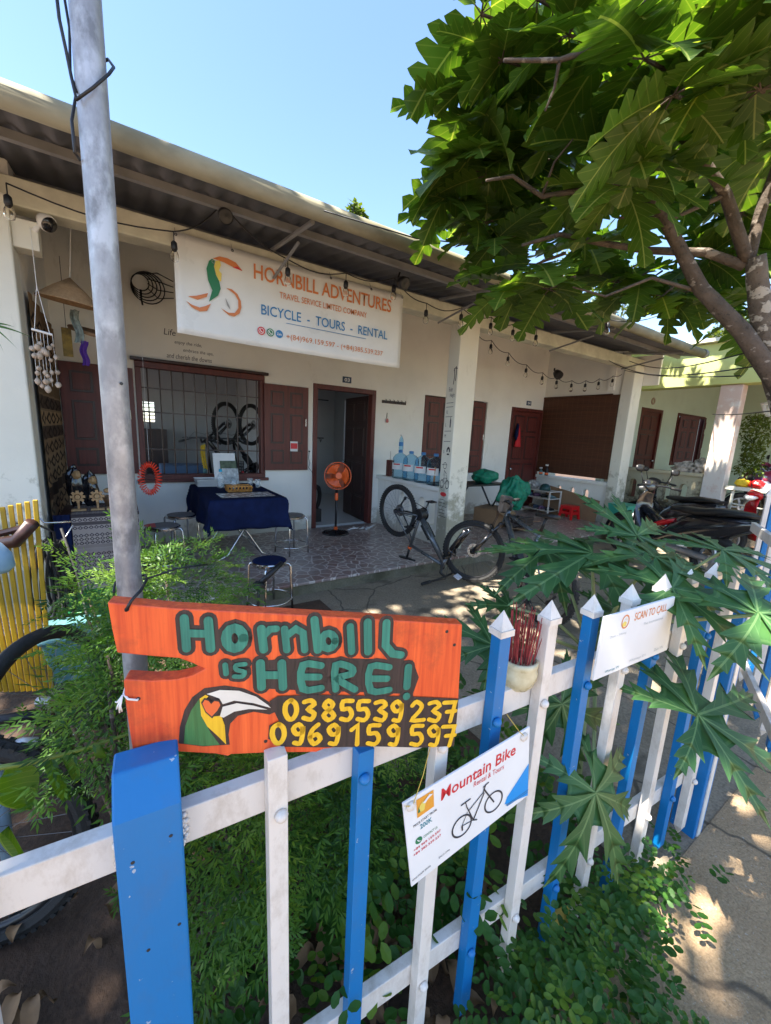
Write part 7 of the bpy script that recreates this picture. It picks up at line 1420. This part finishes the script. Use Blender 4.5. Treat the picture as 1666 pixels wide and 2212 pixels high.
# dry leaves
dl = MB()
for i in range(130):
    x, y = (R.uniform(-.5, .3), R.uniform(.5, 1.4)) if i < 45 else (R.uniform(.4, 1.0), R.uniform(.45, .9))
    q = Mx.Translation((x, y, .015 + R.random() * .03)) @ Mx.Rotation(R.uniform(0, 6.28), 4, 'Z') @ Mx.Rotation(R.uniform(-.5, .5), 4, 'X'); L = R.uniform(.05, .1)
    dl.grid(lambda u, v: ((v - .5) * L * .5 * math.sin(PI * u), u * L, .03 * math.sin(u * 5) + .02 * abs(v - .5)), 6, 3, q, uv=False)
tag(dl.build('leaf_litter', K['dry'], smooth=True), 'brown dry leaves scattered on the soil behind the fence', 'leaf litter', kind='stuff')
def dryleaf(label, p, L, rz, m):
    q = Mx.Translation(p) @ Mx.Rotation(rz, 4, 'Z'); mb = MB(); mb.grid(lambda u, v: ((v - .5) * L * .55 * math.sin(PI * u) , u * L, .008 + L * (.14 * math.sin(u * 4 + v * 3) + .12 * abs(v - .5))), 10, 5, q, uv=False); o = tag(mb.build('dry_leaf', K[m], smooth=True), label, 'leaf')
dryleaf('curled tan dry leaf on the soil left of the blue post', (-.09, .72, .05), .16, .6, 'dry'); dryleaf('yellow dry leaf lying on the sand at the fence foot', P(1180, 1990, z=.0), .12, -2, 'ydry'); dryleaf('tall brown dry leaf among the plants under the bike rental sign', (.62, .8, .12), .2, .2, 'dry')
# ------------------------------------------------------------------ papaya plant behind and through the fence
pa = thing('papaya_plant', 'young papaya plant with large deeply cut leaves growing through the fence', 'plant', (1.62, .78, 0)); base = V((1.62, .78, 0)); mb = MB(); mb.tube([base, base + V((.0, .02, .4)), base + V((.02, .04, .78))], [.022, .018, .012], 10); mb.build('stem', plain('papaya_stem', (.2, .26, .12), .6), pa, True)
pt = MB(); lf = MB(); top = base + V((.02, .04, .72))
for px, py, t_, rr, nx, ny, nz, hx, hy in (
    (1279, 1196, 1.75, .44, -.1, -.22, 1, -1, .1), (1375, 1158, 2.1, .34, -.1, -.6, .8, .2, 1), (1415, 1205, 1.75, .42, .0, -.25, 1, 1, .2), (1451, 1273, 1.5, .33, -.2, -.4, .9, .6, -.5), (1506, 1545, 1.55, .34, -.1, -.5, .85, 1, -.1), (1285, 1712, 1.5, .29, -.2, -.9, .45, .2, -1),
    (1214, 1520, 1.5, .26, -.5, -.8, .3, .3, -1), (1064, 1394, 1.75, .26, -.2, -.5, .85, -.3, .7), (1638, 1326, 1.5, .36, -.2, -.35, .9, .8, -.4), (1180, 1190, 2.0, .34, -.15, -.25, 1, -1, -.1), (1100, 1310, 1.9, .2, -.1, -.5, .85, -.5, .6), (1330, 1320, 2.0, .26, 0, -.7, .5, .2, -1), (1560, 1190, 1.9, .34, 0, -.25, 1, 1, -.1)):
    c = P(px, py, t=t_); n = V((nx, ny, nz)).normalized(); y = V((hx, -.15 + .3 * hy * 0, hy)); y = y - n * y.dot(n); y.normalize(); x = y.cross(n)
    palm_leaf(lf, Mx(((x.x, y.x, n.x, c.x), (x.y, y.y, n.y, c.y), (x.z, y.z, n.z, c.z), (0, 0, 0, 1))), rr * .95, 7, R.uniform(.1, .28))
    pt.tube([top, top.lerp(c, .5) + V((0, 0, .06)), c - n * .004], [.009, .007, .005], 6)
lf.build('leaf', L_pap, pa, True); pt.build('leaf_stalk', plain('papaya_stalk', (.3, .36, .16), .5), pa, True)
